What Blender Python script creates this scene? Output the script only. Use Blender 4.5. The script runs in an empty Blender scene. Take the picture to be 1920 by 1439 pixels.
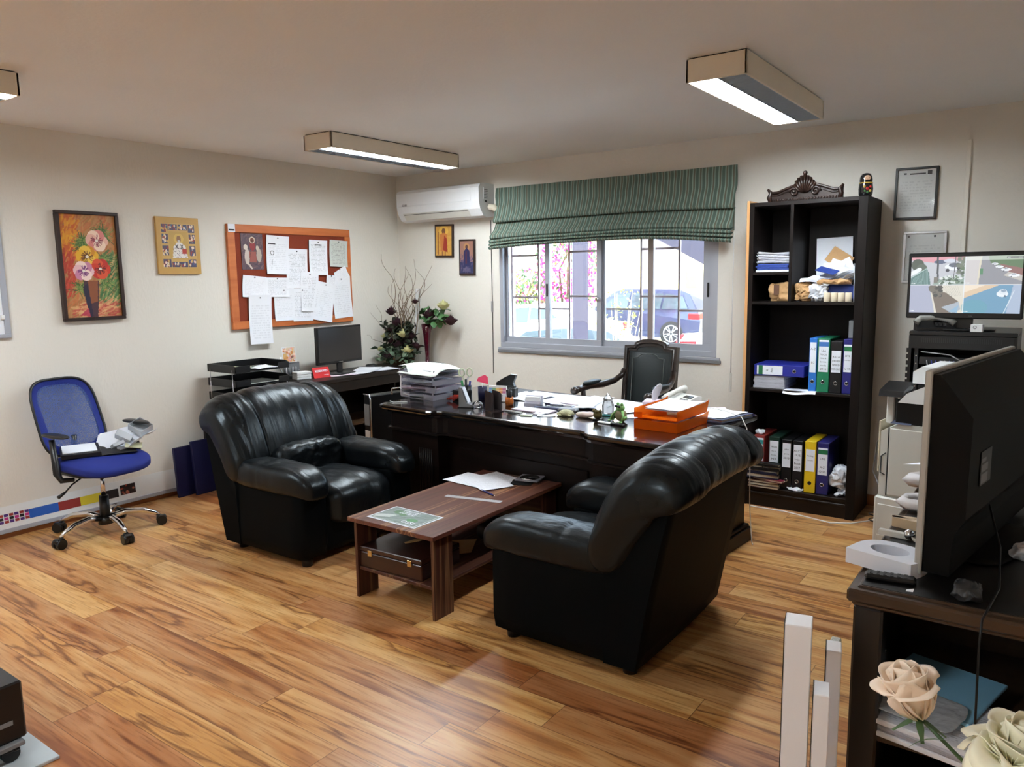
import bpy, bmesh, math, random
from mathutils import Vector, Matrix, Euler, noise
R = math.radians
random.seed(7)
sc = bpy.context.scene
COL = sc.collection

# ------------------------------------------------------------------ camera
cam = bpy.data.cameras.new('camera'); camo = bpy.data.objects.new('camera', cam); COL.objects.link(camo)
cam.sensor_width = 36; cam.lens = 36 * 1438.72 / 1920; cam.clip_start = 0.02; cam.clip_end = 200
YAW, PITCH, ROLL = 0.6239, -0.139, -0.0155
f = Vector((-math.sin(YAW) * math.cos(PITCH), math.cos(YAW) * math.cos(PITCH), math.sin(PITCH)))
r = f.cross(Vector((0, 0, 1))).normalized(); u = r.cross(f)
r2 = math.cos(ROLL) * r + math.sin(ROLL) * u; u2 = -math.sin(ROLL) * r + math.cos(ROLL) * u
m3 = Matrix((r2, u2, -f)).transposed()
camo.matrix_world = Matrix.Translation((5.3752, -5.5871, 1.6)) @ m3.to_4x4()
sc.camera = camo

# ------------------------------------------------------------------ world, sun, exposure
sc.view_settings.view_transform = 'Standard'; sc.view_settings.look = 'None'
sc.view_settings.gamma = 1.0; sc.view_settings.use_curve_mapping = False
sc.view_settings.exposure = 1.1
wd = bpy.data.worlds.new('world'); sc.world = wd; wd.use_nodes = True
bg = wd.node_tree.nodes['Background']; bg.inputs[0].default_value = (0.72, 0.86, 1.0, 1); bg.inputs[1].default_value = 5.5
sun = bpy.data.lights.new('sun', 'SUN'); sun.energy = 11.0; sun.angle = R(1.0); sun.color = (1.0, 0.95, 0.88)
so = bpy.data.objects.new('sun', sun); COL.objects.link(so); so.rotation_euler = Vector((-0.55, 0.14, -0.83)).to_track_quat('-Z', 'Y').to_euler()
po = bpy.data.lights.new('window_portal', 'AREA'); po.shape = 'RECTANGLE'; po.size = 2.0; po.size_y = 0.9
po.cycles.is_portal = True
pob = bpy.data.objects.new('window_portal', po); COL.objects.link(pob); pob.location = (2.25, 0.19, 1.4); pob.rotation_euler = (R(90), 0, 0)
sc.cycles.max_bounces = 10; sc.cycles.diffuse_bounces = 6; sc.cycles.glossy_bounces = 4; sc.cycles.transmission_bounces = 8; sc.cycles.transparent_max_bounces = 16
sc.cycles.sample_clamp_indirect = 6.0; sc.cycles.use_denoising = True
sc.cycles.caustics_reflective = False; sc.cycles.caustics_refractive = False

# ------------------------------------------------------------------ materials
MATS = {}
def sr(r_, g=None, b=None):
    if g is None: g = b = r_
    def l(c):
        c /= 255.0
        return c / 12.92 if c <= 0.04045 else ((c + 0.055) / 1.055) ** 2.4
    return (l(r_), l(g), l(b), 1.0)
def mat(name, col=(0.5, 0.5, 0.5, 1), rough=0.5, metal=0.0, spec=0.5, alpha=1.0, trans=0.0, emis=None, es=0.0, coat=0.0, ior=1.45, bump=None, vary=0.0, sheen=0.0):
    if name in MATS: return MATS[name]
    m = bpy.data.materials.new(name); m.use_nodes = True; nt = m.node_tree; b = nt.nodes['Principled BSDF']
    b.inputs['Base Color'].default_value = col; b.inputs['Roughness'].default_value = rough; b.inputs['Metallic'].default_value = metal
    b.inputs['Specular IOR Level'].default_value = spec; b.inputs['Alpha'].default_value = alpha; b.inputs['Transmission Weight'].default_value = trans
    b.inputs['IOR'].default_value = ior; b.inputs['Coat Weight'].default_value = coat; b.inputs['Sheen Weight'].default_value = sheen
    if emis: b.inputs['Emission Color'].default_value = emis; b.inputs['Emission Strength'].default_value = es
    tc = nt.nodes.new('ShaderNodeTexCoord')
    if vary:
        n = nt.nodes.new('ShaderNodeTexNoise'); n.inputs['Scale'].default_value = 9; n.inputs['Detail'].default_value = 4
        nt.links.new(tc.outputs['Object'], n.inputs['Vector'])
        mx = nt.nodes.new('ShaderNodeMix'); mx.data_type = 'RGBA'; nt.links.new(n.outputs['Fac'], mx.inputs[0])
        mx.inputs[6].default_value = tuple(c * (1 - vary) for c in col[:3]) + (1,); mx.inputs[7].default_value = tuple(min(1, c * (1 + vary)) for c in col[:3]) + (1,)
        nt.links.new(mx.outputs[2], b.inputs['Base Color'])
    if bump:
        scale, strength = bump[:2]; st = bump[2] if len(bump) > 2 else (1, 1, 1)
        mp = nt.nodes.new('ShaderNodeMapping'); mp.inputs['Scale'].default_value = st; nt.links.new(tc.outputs['Object'], mp.inputs[0])
        n = nt.nodes.new('ShaderNodeTexNoise'); n.inputs['Scale'].default_value = scale; n.inputs['Detail'].default_value = 5
        nt.links.new(mp.outputs[0], n.inputs['Vector'])
        bp = nt.nodes.new('ShaderNodeBump'); bp.inputs['Strength'].default_value = strength; bp.inputs['Distance'].default_value = 0.01
        nt.links.new(n.outputs['Fac'], bp.inputs['Height']); nt.links.new(bp.outputs[0], b.inputs['Normal'])
    MATS[name] = m
    return m
def nodes(name):
    m = bpy.data.materials.new(name); m.use_nodes = True; nt = m.node_tree
    MATS[name] = m
    return m, nt, nt.nodes['Principled BSDF']
def N(nt, t, **kw):
    n = nt.nodes.new(t)
    for k, v in kw.items():
        if k.startswith('i_'): n.inputs[int(k[2:])].default_value = v
        else: setattr(n, k, v)
    return n
def mth(nt, op, a, b=None, c=None):
    n = nt.nodes.new('ShaderNodeMath'); n.operation = op
    for i, x in enumerate((a, b, c)):
        if x is None: continue
        if isinstance(x, (int, float)): n.inputs[i].default_value = x
        else: nt.links.new(x, n.inputs[i])
    return n.outputs[0]
def ramp(nt, fac, stops):
    n = nt.nodes.new('ShaderNodeValToRGB'); e = n.color_ramp.elements
    while len(e) < len(stops): e.new(0.5)
    for q, (p, c) in zip(e, stops): q.position = p; q.color = c
    nt.links.new(fac, n.inputs[0]); return n.outputs[0]
def mixc(nt, fac, a, b, bt='MIX'):
    n = nt.nodes.new('ShaderNodeMix'); n.data_type = 'RGBA'; n.blend_type = bt
    if isinstance(fac, (int, float)): n.inputs[0].default_value = fac
    else: nt.links.new(fac, n.inputs[0])
    for i, x in ((6, a), (7, b)):
        if isinstance(x, tuple): n.inputs[i].default_value = x
        else: nt.links.new(x, n.inputs[i])
    return n.outputs[2]

def floor_mat():
    m, nt, b = nodes('laminate'); L = nt.links.new
    g = N(nt, 'ShaderNodeNewGeometry'); sx = N(nt, 'ShaderNodeSeparateXYZ'); L(g.outputs['Position'], sx.inputs[0])
    X, Y = sx.outputs[0], sx.outputs[1]
    W, LN = 0.165, 1.35
    ry = mth(nt, 'DIVIDE', Y, W); row = mth(nt, 'FLOOR', ry); fy = mth(nt, 'SUBTRACT', ry, row)
    wn = N(nt, 'ShaderNodeTexWhiteNoise', noise_dimensions='1D'); L(row, wn.inputs['W'])
    rx = mth(nt, 'ADD', mth(nt, 'DIVIDE', X, LN), mth(nt, 'MULTIPLY', wn.outputs['Value'], 7.0)); colx = mth(nt, 'FLOOR', rx); fx = mth(nt, 'SUBTRACT', rx, colx)
    cv = N(nt, 'ShaderNodeCombineXYZ'); L(row, cv.inputs[0]); L(colx, cv.inputs[1])
    w2 = N(nt, 'ShaderNodeTexWhiteNoise', noise_dimensions='3D'); L(cv.outputs[0], w2.inputs['Vector'])
    rnd = w2.outputs['Value']
    # grain space: stretched along the plank, shifted per plank
    gv = N(nt, 'ShaderNodeCombineXYZ'); L(mth(nt, 'MULTIPLY', X, 0.62), gv.inputs[0]); L(mth(nt, 'MULTIPLY', Y, 5.2), gv.inputs[1]); L(mth(nt, 'MULTIPLY', rnd, 37.0), gv.inputs[2])
    n1 = N(nt, 'ShaderNodeTexNoise'); n1.inputs['Scale'].default_value = 1.5; n1.inputs['Detail'].default_value = 3; n1.inputs['Distortion'].default_value = 0.35; L(gv.outputs[0], n1.inputs['Vector'])
    gv2 = N(nt, 'ShaderNodeCombineXYZ'); L(mth(nt, 'MULTIPLY', X, 3.0), gv2.inputs[0]); L(mth(nt, 'MULTIPLY', Y, 55.0), gv2.inputs[1]); L(mth(nt, 'MULTIPLY', rnd, 11.0), gv2.inputs[2])
    n2 = N(nt, 'ShaderNodeTexNoise'); n2.inputs['Scale'].default_value = 2.0; n2.inputs['Detail'].default_value = 5; L(gv2.outputs[0], n2.inputs['Vector'])
    base = ramp(nt, rnd, [(0.0, sr(184, 142, 106)), (0.35, sr(202, 160, 116)), (0.6, sr(214, 176, 126)), (0.8, sr(180, 132, 98)), (1.0, sr(216, 178, 130))])
    band = ramp(nt, n1.outputs['Fac'], [(0.30, sr(170, 132, 120)), (0.37, sr(232, 208, 190)), (0.46, sr(255, 255, 255)), (0.55, sr(232, 212, 196)), (0.585, sr(140, 104, 96)), (0.61, sr(240, 224, 208)), (0.72, sr(206, 168, 146))])
    c = mixc(nt, 0.85, base, band, 'MULTIPLY')
    fine = ramp(nt, n2.outputs['Fac'], [(0.3, sr(206, 188, 174)), (0.5, sr(255, 255, 255))])
    c = mixc(nt, 0.85, c, fine, 'MULTIPLY')
    e1 = mth(nt, 'LESS_THAN', mth(nt, 'MINIMUM', fy, mth(nt, 'SUBTRACT', 1.0, fy)), 0.008)
    e2 = mth(nt, 'LESS_THAN', mth(nt, 'MINIMUM', fx, mth(nt, 'SUBTRACT', 1.0, fx)), 0.0012)
    c = mixc(nt, mth(nt, 'MULTIPLY', mth(nt, 'MAXIMUM', e1, e2), 0.6), c, sr(70, 42, 28))
    hs = N(nt, 'ShaderNodeHueSaturation'); hs.inputs['Saturation'].default_value = 1.09; hs.inputs['Value'].default_value = 0.98; L(c, hs.inputs['Color'])
    L(hs.outputs[0], b.inputs['Base Color']); b.inputs['Roughness'].default_value = 0.3; b.inputs['Specular IOR Level'].default_value = 0.4
    bp = N(nt, 'ShaderNodeBump'); bp.inputs['Strength'].default_value = 0.12; bp.inputs['Distance'].default_value = 0.003; L(n2.outputs['Fac'], bp.inputs['Height']); L(bp.outputs[0], b.inputs['Normal'])
    return m
def plaster(name, col, st=0.3):
    m, nt, b = nodes(name); L = nt.links.new
    tc = N(nt, 'ShaderNodeNewGeometry'); mp = N(nt, 'ShaderNodeMapping'); mp.inputs['Scale'].default_value = (1, 1, 0.45); L(tc.outputs['Position'], mp.inputs[0])
    n = N(nt, 'ShaderNodeTexNoise'); n.inputs['Scale'].default_value = 60; n.inputs['Detail'].default_value = 4; L(mp.outputs[0], n.inputs['Vector'])
    n3 = N(nt, 'ShaderNodeTexNoise'); n3.inputs['Scale'].default_value = 1.1; n3.inputs['Detail'].default_value = 3; L(tc.outputs['Position'], n3.inputs['Vector'])
    c2 = tuple(x * 0.9 for x in col[:3]) + (1,)
    L(mixc(nt, n3.outputs['Fac'], c2, col), b.inputs['Base Color'])
    b.inputs['Roughness'].default_value = 0.85; b.inputs['Specular IOR Level'].default_value = 0.2
    bp = N(nt, 'ShaderNodeBump'); bp.inputs['Strength'].default_value = st; bp.inputs['Distance'].default_value = 0.008; L(n.outputs['Fac'], bp.inputs['Height']); L(bp.outputs[0], b.inputs['Normal'])
    return m
def wood(name, c1, c2, rough=0.35, axis=0, scale=1.0, coat=0.0, spec=0.5):
    m, nt, b = nodes(name); L = nt.links.new
    tc = N(nt, 'ShaderNodeTexCoord'); mp = N(nt, 'ShaderNodeMapping')
    s = [14 * scale] * 3; s[axis] = 1.2 * scale; mp.inputs['Scale'].default_value = s; L(tc.outputs['Object'], mp.inputs[0])
    n = N(nt, 'ShaderNodeTexNoise'); n.inputs['Scale'].default_value = 1.6; n.inputs['Detail'].default_value = 5; n.inputs['Distortion'].default_value = 0.4; L(mp.outputs[0], n.inputs['Vector'])
    L(ramp(nt, n.outputs['Fac'], [(0.3, c1), (0.7, c2)]), b.inputs['Base Color'])
    b.inputs['Roughness'].default_value = rough; b.inputs['Coat Weight'].default_value = coat; b.inputs['Coat Roughness'].default_value = 0.08; b.inputs['Specular IOR Level'].default_value = spec
    return m
def page(name, paper, ink, rows=34, dens=0.5, head=0.12):
    """printed sheet: rows of small grey words, from the sheet's own Generated coordinates"""
    m, nt, b = nodes(name); L = nt.links.new
    tc = N(nt, 'ShaderNodeTexCoord'); s = N(nt, 'ShaderNodeSeparateXYZ'); L(tc.outputs['Generated'], s.inputs[0]); U, V = s.outputs[0], s.outputs[1]
    rv = mth(nt, 'MULTIPLY', V, rows); rw = mth(nt, 'FLOOR', rv); fr = mth(nt, 'SUBTRACT', rv, rw)
    ln = mth(nt, 'MULTIPLY', mth(nt, 'GREATER_THAN', fr, 0.3), mth(nt, 'LESS_THAN', fr, 0.75))
    oi = N(nt, 'ShaderNodeObjectInfo')
    cv = N(nt, 'ShaderNodeCombineXYZ'); L(mth(nt, 'MULTIPLY', U, 22.0), cv.inputs[0]); L(mth(nt, 'MULTIPLY', rw, 3.7), cv.inputs[1]); L(mth(nt, 'MULTIPLY', oi.outputs['Random'], 50.0), cv.inputs[2])
    n = N(nt, 'ShaderNodeTexNoise'); n.inputs['Scale'].default_value = 1.0; n.inputs['Detail'].default_value = 0; L(cv.outputs[0], n.inputs['Vector'])
    wd_ = mth(nt, 'GREATER_THAN', n.outputs['Fac'], 0.47)
    mg = mth(nt, 'MULTIPLY', mth(nt, 'MULTIPLY', mth(nt, 'GREATER_THAN', U, 0.1), mth(nt, 'LESS_THAN', U, 0.9)), mth(nt, 'MULTIPLY', mth(nt, 'GREATER_THAN', V, 0.1), mth(nt, 'LESS_THAN', V, 1 - head)))
    k = mth(nt, 'MULTIPLY', mth(nt, 'MULTIPLY', ln, wd_), mth(nt, 'MULTIPLY', mg, dens))
    L(mixc(nt, k, paper, ink), b.inputs['Base Color']); b.inputs['Roughness'].default_value = 0.6; b.inputs['Specular IOR Level'].default_value = 0.25
    return m
def painted(name, rough=0.5, emis=0.0):
    if name in MATS: return MATS[name]
    m, nt, b = nodes(name); a = N(nt, 'ShaderNodeVertexColor'); a.layer_name = 'art'
    nt.links.new(a.outputs[0], b.inputs['Base Color']); b.inputs['Roughness'].default_value = rough
    if emis: nt.links.new(a.outputs[0], b.inputs['Emission Color']); b.inputs['Emission Strength'].default_value = emis
    return m
def leather(name='black_leather', crease=0.5):
    m, nt, b = nodes(name); L = nt.links.new
    tc = N(nt, 'ShaderNodeTexCoord')
    b.inputs['Base Color'].default_value = (0.0036, 0.0044, 0.0054, 1); b.inputs['Specular IOR Level'].default_value = 0.34; b.inputs['Specular Tint'].default_value = (0.80, 0.93, 1.0, 1)
    n = N(nt, 'ShaderNodeTexNoise'); n.inputs['Scale'].default_value = 6; n.inputs['Detail'].default_value = 6; n.inputs['Distortion'].default_value = 0.3; L(tc.outputs['Object'], n.inputs['Vector'])
    mp = N(nt, 'ShaderNodeMapping'); mp.inputs['Scale'].default_value = (4, 30, 4); L(tc.outputs['Object'], mp.inputs[0])
    n2 = N(nt, 'ShaderNodeTexNoise'); n2.inputs['Scale'].default_value = 1.3; n2.inputs['Detail'].default_value = 3; n2.inputs['Distortion'].default_value = 0.3; L(mp.outputs[0], n2.inputs['Vector'])
    v = N(nt, 'ShaderNodeTexVoronoi'); v.inputs['Scale'].default_value = 260; L(tc.outputs['Object'], v.inputs['Vector'])
    h = mth(nt, 'ADD', mth(nt, 'MULTIPLY', mth(nt, 'ADD', n.outputs['Fac'], mth(nt, 'MULTIPLY', n2.outputs['Fac'], 0.8)), crease), mth(nt, 'MULTIPLY', v.outputs['Distance'], 0.02))
    bp = N(nt, 'ShaderNodeBump'); bp.inputs['Strength'].default_value = 0.6; bp.inputs['Distance'].default_value = 0.014; L(h, bp.inputs['Height']); L(bp.outputs[0], b.inputs['Normal'])
    L(ramp(nt, n.outputs['Fac'], [(0.3, (0.26, 0.26, 0.26, 1)), (0.7, (0.40, 0.40, 0.40, 1))]), b.inputs['Roughness'])
    return m
def stripes():
    m, nt, b = nodes('striped_blind_fabric'); L = nt.links.new
    tc = N(nt, 'ShaderNodeNewGeometry'); s = N(nt, 'ShaderNodeSeparateXYZ'); L(tc.outputs['Position'], s.inputs[0])
    x = mth(nt, 'MULTIPLY', s.outputs[0], 20.0); fr = mth(nt, 'FRACT', x)
    c = ramp(nt, fr, [(0.0, sr(84, 100, 90)), (0.30, sr(84, 100, 90)), (0.34, sr(130, 150, 138)), (0.48, sr(130, 150, 138)), (0.5, sr(100, 97, 82)), (0.72, sr(102, 99, 86)), (0.76, sr(124, 142, 131)), (0.86, sr(124, 142, 131)), (0.9, sr(84, 100, 90))])
    L(c, b.inputs['Base Color']); b.inputs['Roughness'].default_value = 0.8; b.inputs['Specular IOR Level'].default_value = 0.2
    return m
def glassy(name, tint=(0.95, 0.98, 1, 1), rough=0.02, fac=0.12):
    m, nt, b = nodes(name); nt.nodes.remove(b); L = nt.links.new
    t = N(nt, 'ShaderNodeBsdfTransparent'); t.inputs[0].default_value = tint
    g = N(nt, 'ShaderNodeBsdfGlossy'); g.inputs['Roughness'].default_value = rough
    fr = N(nt, 'ShaderNodeFresnel'); fr.inputs[0].default_value = 1.45
    mx = N(nt, 'ShaderNodeMixShader'); L(mth(nt, 'ADD', fr.outputs[0], fac - 0.04), mx.inputs[0]); L(t.outputs[0], mx.inputs[1]); L(g.outputs[0], mx.inputs[2])
    L(mx.outputs[0], nt.nodes['Material Output'].inputs[0])
    return m
def plastic_clear(name, col, tr=0.6, rough=0.15):
    m, nt, b = nodes(name); L = nt.links.new
    b.inputs['Base Color'].default_value = col; b.inputs['Roughness'].default_value = rough
    t = N(nt, 'ShaderNodeBsdfTransparent'); t.inputs[0].default_value = tuple(min(1, c * 0.4 + 0.6 * c ** 0.3) for c in col[:3]) + (1,)
    mx = N(nt, 'ShaderNodeMixShader'); mx.inputs[0].default_value = tr; L(b.outputs[0], mx.inputs[1]); L(t.outputs[0], mx.inputs[2])
    L(mx.outputs[0], nt.nodes['Material Output'].inputs[0])
    return m
floor_mat(); leather(); leather('plain_leather', 0.05)
b = MATS['plain_leather'].node_tree.nodes['Principled BSDF']; b.inputs['Base Color'].default_value = (0.0010, 0.0015, 0.0019, 1); b.inputs['Specular IOR Level'].default_value = 0.08
for l_ in list(MATS['plain_leather'].node_tree.links):
    if l_.to_socket.name == 'Roughness': MATS['plain_leather'].node_tree.links.remove(l_)
b.inputs['Roughness'].default_value = 0.62; stripes()
plaster('wall_plaster', sr(228, 224, 215)); plaster('ceiling_plaster', sr(244, 246, 246), 0.15)
wood('dark_wood', (0.005, 0.003, 0.0023, 1), (0.011, 0.0062, 0.0048, 1), 0.4, 0, 1, 0.0, 0.3)
wood('dark_wood_v', (0.0035, 0.0022, 0.0018, 1), (0.008, 0.0045, 0.0036, 1), 0.5, 2, 1, 0.0, 0.2)
wood('desk_wood', (0.0035, 0.0022, 0.002, 1), (0.007, 0.004, 0.0034, 1), 0.14, 0, 1, 0.5)
wood('desk_body', (0.0035, 0.0020, 0.0017, 1), (0.009, 0.0045, 0.0036, 1), 0.4, 0, 1, 0.0, 0.22)
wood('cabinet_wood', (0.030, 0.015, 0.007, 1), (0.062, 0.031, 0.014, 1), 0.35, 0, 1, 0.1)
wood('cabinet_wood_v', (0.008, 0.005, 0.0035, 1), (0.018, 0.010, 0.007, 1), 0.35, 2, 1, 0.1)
def walnut(name, ax, dk=1.0):
    m, nt, b = nodes(name); L = nt.links.new
    tc = N(nt, 'ShaderNodeTexCoord'); mp = N(nt, 'ShaderNodeMapping'); s = [9.0] * 3; s[ax] = 0.25; mp.inputs['Scale'].default_value = s; L(tc.outputs['Object'], mp.inputs[0])
    n = N(nt, 'ShaderNodeTexNoise'); n.inputs['Scale'].default_value = 1.5; n.inputs['Detail'].default_value = 3; L(mp.outputs[0], n.inputs['Vector'])
    c = ramp(nt, n.outputs['Fac'], [(0.30, sr(96, 60, 46)), (0.45, sr(112, 68, 52)), (0.50, sr(106, 58, 50)), (0.56, sr(128, 84, 62)), (0.59, sr(172, 128, 92)), (0.62, sr(110, 66, 50)), (0.72, sr(88, 54, 42))])
    n2 = N(nt, 'ShaderNodeTexNoise'); n2.inputs['Scale'].default_value = 9; n2.inputs['Detail'].default_value = 4; L(mp.outputs[0], n2.inputs['Vector'])
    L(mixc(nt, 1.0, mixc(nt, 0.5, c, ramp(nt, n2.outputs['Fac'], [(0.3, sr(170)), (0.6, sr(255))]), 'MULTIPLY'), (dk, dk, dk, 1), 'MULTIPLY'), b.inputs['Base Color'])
    b.inputs['Roughness'].default_value = 0.42; b.inputs['Specular IOR Level'].default_value = 0.3
    return m
walnut('walnut_y', 1, 0.8); walnut('walnut_z', 2, 0.42); walnut('walnut_x', 0, 0.42); walnut('walnut_shelf', 1, 0.45)  # leg, end panel and shelf copies darkened: shade put into the wood colour
PW = sr(232, 234, 240)
page('page_text', PW, sr(130, 130, 140), 26, 0.38); page('page_light', PW, sr(160, 160, 170), 20, 0.22, 0.2); page('page_cream', sr(222, 220, 208), sr(120, 120, 118), 26, 0.5)
page('page_grey', sr(198, 202, 196), sr(110, 112, 110), 20, 0.5); page('page_cert', sr(236, 238, 236), sr(150, 152, 152), 17, 0.22, 0.25)
mat('paper_white', sr(228, 232, 240), 0.6, spec=0.2, vary=0.03); mat('paper_stack', sr(205, 205, 215), 0.7, spec=0.2, bump=(20, 1.0, (1, 1, 22)), vary=0.1)
mat('black_plastic', (0.006, 0.006, 0.0066, 1), 0.35, vary=0.1); mat('black_matte', (0.006, 0.006, 0.006, 1), 0.6, vary=0.1)
mat('dark_grey_plastic', (0.022, 0.023, 0.025, 1), 0.4, vary=0.1); mat('grey_plastic', sr(120, 122, 125), 0.45, vary=0.04)
mat('white_plastic', sr(226, 228, 228), 0.4, vary=0.02); mat('offwhite_plastic', sr(205, 205, 198), 0.45, vary=0.03)
mat('chrome', (0.75, 0.76, 0.78, 1), 0.12, 1.0, vary=0.05); mat('brass', (0.55, 0.40, 0.18, 1), 0.3, 1.0, vary=0.05); mat('steel', (0.5, 0.5, 0.52, 1), 0.35, 1.0, vary=0.05)
mat('aluminium', sr(176, 180, 190), 0.4, 0.3, vary=0.03); mat('white_paint', sr(226, 222, 212), 0.5, vary=0.03)
mat('lamp_housing', sr(226, 216, 198), 0.5, vary=0.03)
glassy('window_glass'); glassy('clear_acrylic', (0.93, 0.93, 0.98, 1), 0.05, 0.1); glassy('picture_glass', (0.97, 0.97, 0.97, 1), 0.05, 0.05)
# ------------------------------------------------------------------ mesh building
def outward(vs, fs):
    return fs
class MB:
    def __init__(s): s.v = []; s.f = []; s.mi = []; s.sm = []; s.mats = []; s.col = None
    def m(s, name):
        if name not in s.mats: s.mats.append(name)
        return s.mats.index(name)
    def add(s, vs, fs, m, T=None, smooth=False):
        o = len(s.v); k = s.m(m)
        s.v += [tuple(T @ Vector(p)) if T is not None else tuple(p) for p in vs]
        s.f += [tuple(o + i for i in q) for q in fs]; s.mi += [k] * len(fs); s.sm += [smooth] * len(fs)
        return s
    def box(s, x0, x1, y0, y1, z0, z1, m, b=0.0, T=None):
        if x0 > x1: x0, x1 = x1, x0
        if y0 > y1: y0, y1 = y1, y0
        if z0 > z1: z0, z1 = z1, z0
        b = min(b, (x1 - x0) * 0.45, (y1 - y0) * 0.45, (z1 - z0) * 0.45)
        if b <= 0:
            vs = [(x, y, z) for x in (x0, x1) for y in (y0, y1) for z in (z0, z1)]
            fs = [(0, 1, 3, 2), (4, 6, 7, 5), (0, 4, 5, 1), (2, 3, 7, 6), (0, 2, 6, 4), (1, 5, 7, 3)]
            return s.add(vs, fs, m, T)
        vs = []; ix = {}
        lo = (x0, y0, z0); hi = (x1, y1, z1)
        for c in [(i, j, k) for i in (0, 1) for j in (0, 1) for k in (0, 1)]:
            for a in range(3):
                p = []
                for d in range(3):
                    e = hi[d] if c[d] else lo[d]
                    if d != a: e += -b if c[d] else b
                    p.append(e)
                ix[(c, a)] = len(vs); vs.append(tuple(p))
        fs = []
        def C(**k): return k
        for a in range(3):
            o1, o2 = [d for d in range(3) if d != a]
            for sgn in (0, 1):
                q = []
                for (p1, p2) in ((0, 0), (1, 0), (1, 1), (0, 1)):
                    c = [0, 0, 0]; c[a] = sgn; c[o1] = p1; c[o2] = p2; q.append(ix[(tuple(c), a)])
                fs.append(tuple(q))
        for a in range(3):      # edges running along axis a
            o1, o2 = [d for d in range(3) if d != a]
            for p1 in (0, 1):
                for p2 in (0, 1):
                    c = [0, 0, 0]; c[o1] = p1; c[o2] = p2; c0 = tuple(c); c[a] = 1; c1 = tuple(c)
                    fs.append((ix[(c0, o1)], ix[(c1, o1)], ix[(c1, o2)], ix[(c0, o2)]))
        for c in [(i, j, k) for i in (0, 1) for j in (0, 1) for k in (0, 1)]: fs.append((ix[(c, 0)], ix[(c, 1)], ix[(c, 2)]))
        return s.add(vs, fs, m, T)
    def tube(s, pts, r_, m, n=10, T=None, closed=False, caps=True):
        pts = [Vector(p) for p in pts]; rs = r_ if isinstance(r_, (list, tuple)) else [r_] * len(pts)
        vs = []; fs = []; up = None; L = len(pts)
        for i, p in enumerate(pts):
            if closed: t = pts[(i + 1) % L] - pts[i - 1]
            else: t = pts[min(i + 1, L - 1)] - pts[max(i - 1, 0)]
            t = t.normalized() if t.length > 1e-9 else Vector((0, 0, 1))
            if up is None: up = Vector((0, 0, 1)) if abs(t.z) < 0.9 else Vector((1, 0, 0))
            a = t.cross(up)
            if a.length < 1e-6: a = t.orthogonal()
            a.normalize(); b = a.cross(t).normalized(); up = b
            for k in range(n):
                an = 2 * math.pi * k / n; vs.append(p + rs[i] * (math.cos(an) * a + math.sin(an) * b))
        for i in range(L if closed else L - 1):
            j = (i + 1) % L
            for k in range(n): fs.append((i * n + k, i * n + (k + 1) % n, j * n + (k + 1) % n, j * n + k))
        s.add(vs, fs, m, T, True)
        if caps and not closed:
            s.add(vs[:n], [tuple(range(n))], m, T); s.add(vs[-n:], [tuple(range(n))], m, T)
        return s
    def cyl(s, p0, p1, r0, m, r1=None, n=20, T=None): return s.tube([p0, p1], [r0, r0 if r1 is None else r1], m, n, T)
    def lathe(s, prof, c, m, n=24, T=None, smooth=True):
        vs = []; fs = []
        for (rr, z) in prof:
            for k in range(n):
                a = 2 * math.pi * k / n; vs.append((c[0] + rr * math.cos(a), c[1] + rr * math.sin(a), c[2] + z))
        for i in range(len(prof) - 1):
            for k in range(n): fs.append((i * n + k, i * n + (k + 1) % n, (i + 1) * n + (k + 1) % n, (i + 1) * n + k))
        return s.add(vs, fs, m, T, smooth)
    def prism(s, poly, axis, a, b, m, T=None, smooth=False):
        """extrude a 2D polygon along an axis between a and b"""
        def P(p, t): return {'x': (t, p[0], p[1]), 'y': (p[0], t, p[1]), 'z': (p[0], p[1], t)}[axis]
        n = len(poly); vs = [P(p, a) for p in poly] + [P(p, b) for p in poly]
        s.add(vs, [(i, (i + 1) % n, n + (i + 1) % n, n + i) for i in range(n)], m, T, smooth)
        s.add(vs[:n], [tuple(range(n))], m, T); s.add(vs[n:], [tuple(range(n))], m, T)
        return s
    def grid(s, fn, nu, nv, m, T=None, smooth=True, cu=False, cv=False):
        vs = [fn(i / (nu if cu else nu), j / nv) for i in range(nu + (0 if cu else 1)) for j in range(nv + (0 if cv else 1))]
        NU = nu if cu else nu + 1; NV = nv if cv else nv + 1
        fs = []
        for i in range(nu):
            for j in range(nv):
                i2 = (i + 1) % NU; j2 = (j + 1) % NV
                fs.append((i * NV + j, i2 * NV + j, i2 * NV + j2, i * NV + j2))
        return s.add(vs, fs, m, T, smooth)
    def sbox(s, c, h, m, k=5.0, n=10, T=None, disp=None):
        """superellipsoid block: half sizes h, squareness k"""
        for ax in range(3):
            for sg in (-1, 1):
                vs = []
                for i in range(n + 1):
                    for j in range(n + 1):
                        a = math.tan((i / n * 2 - 1) * math.pi / 4); b = math.tan((j / n * 2 - 1) * math.pi / 4)
                        p = [0, 0, 0]; p[ax] = sg; p[(ax + 1) % 3] = a; p[(ax + 2) % 3] = b
                        q = (abs(p[0]) ** k + abs(p[1]) ** k + abs(p[2]) ** k) ** (1 / k)
                        p = Vector((p[0] / q, p[1] / q, p[2] / q)); w = Vector((c[0] + p.x * h[0], c[1] + p.y * h[1], c[2] + p.z * h[2]))
                        if disp: w = disp(w, p)
                        vs.append(w)
                fs = [(i * (n + 1) + j, (i + 1) * (n + 1) + j, (i + 1) * (n + 1) + j + 1, i * (n + 1) + j + 1) for i in range(n) for j in range(n)]
                s.add(vs, fs, m, T, True)
        return s
    def ball(s, c, h, m, n=8, T=None):
        if isinstance(h, (int, float)): h = (h, h, h)
        return s.sbox(c, h, m, 2.0, n, T)
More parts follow.
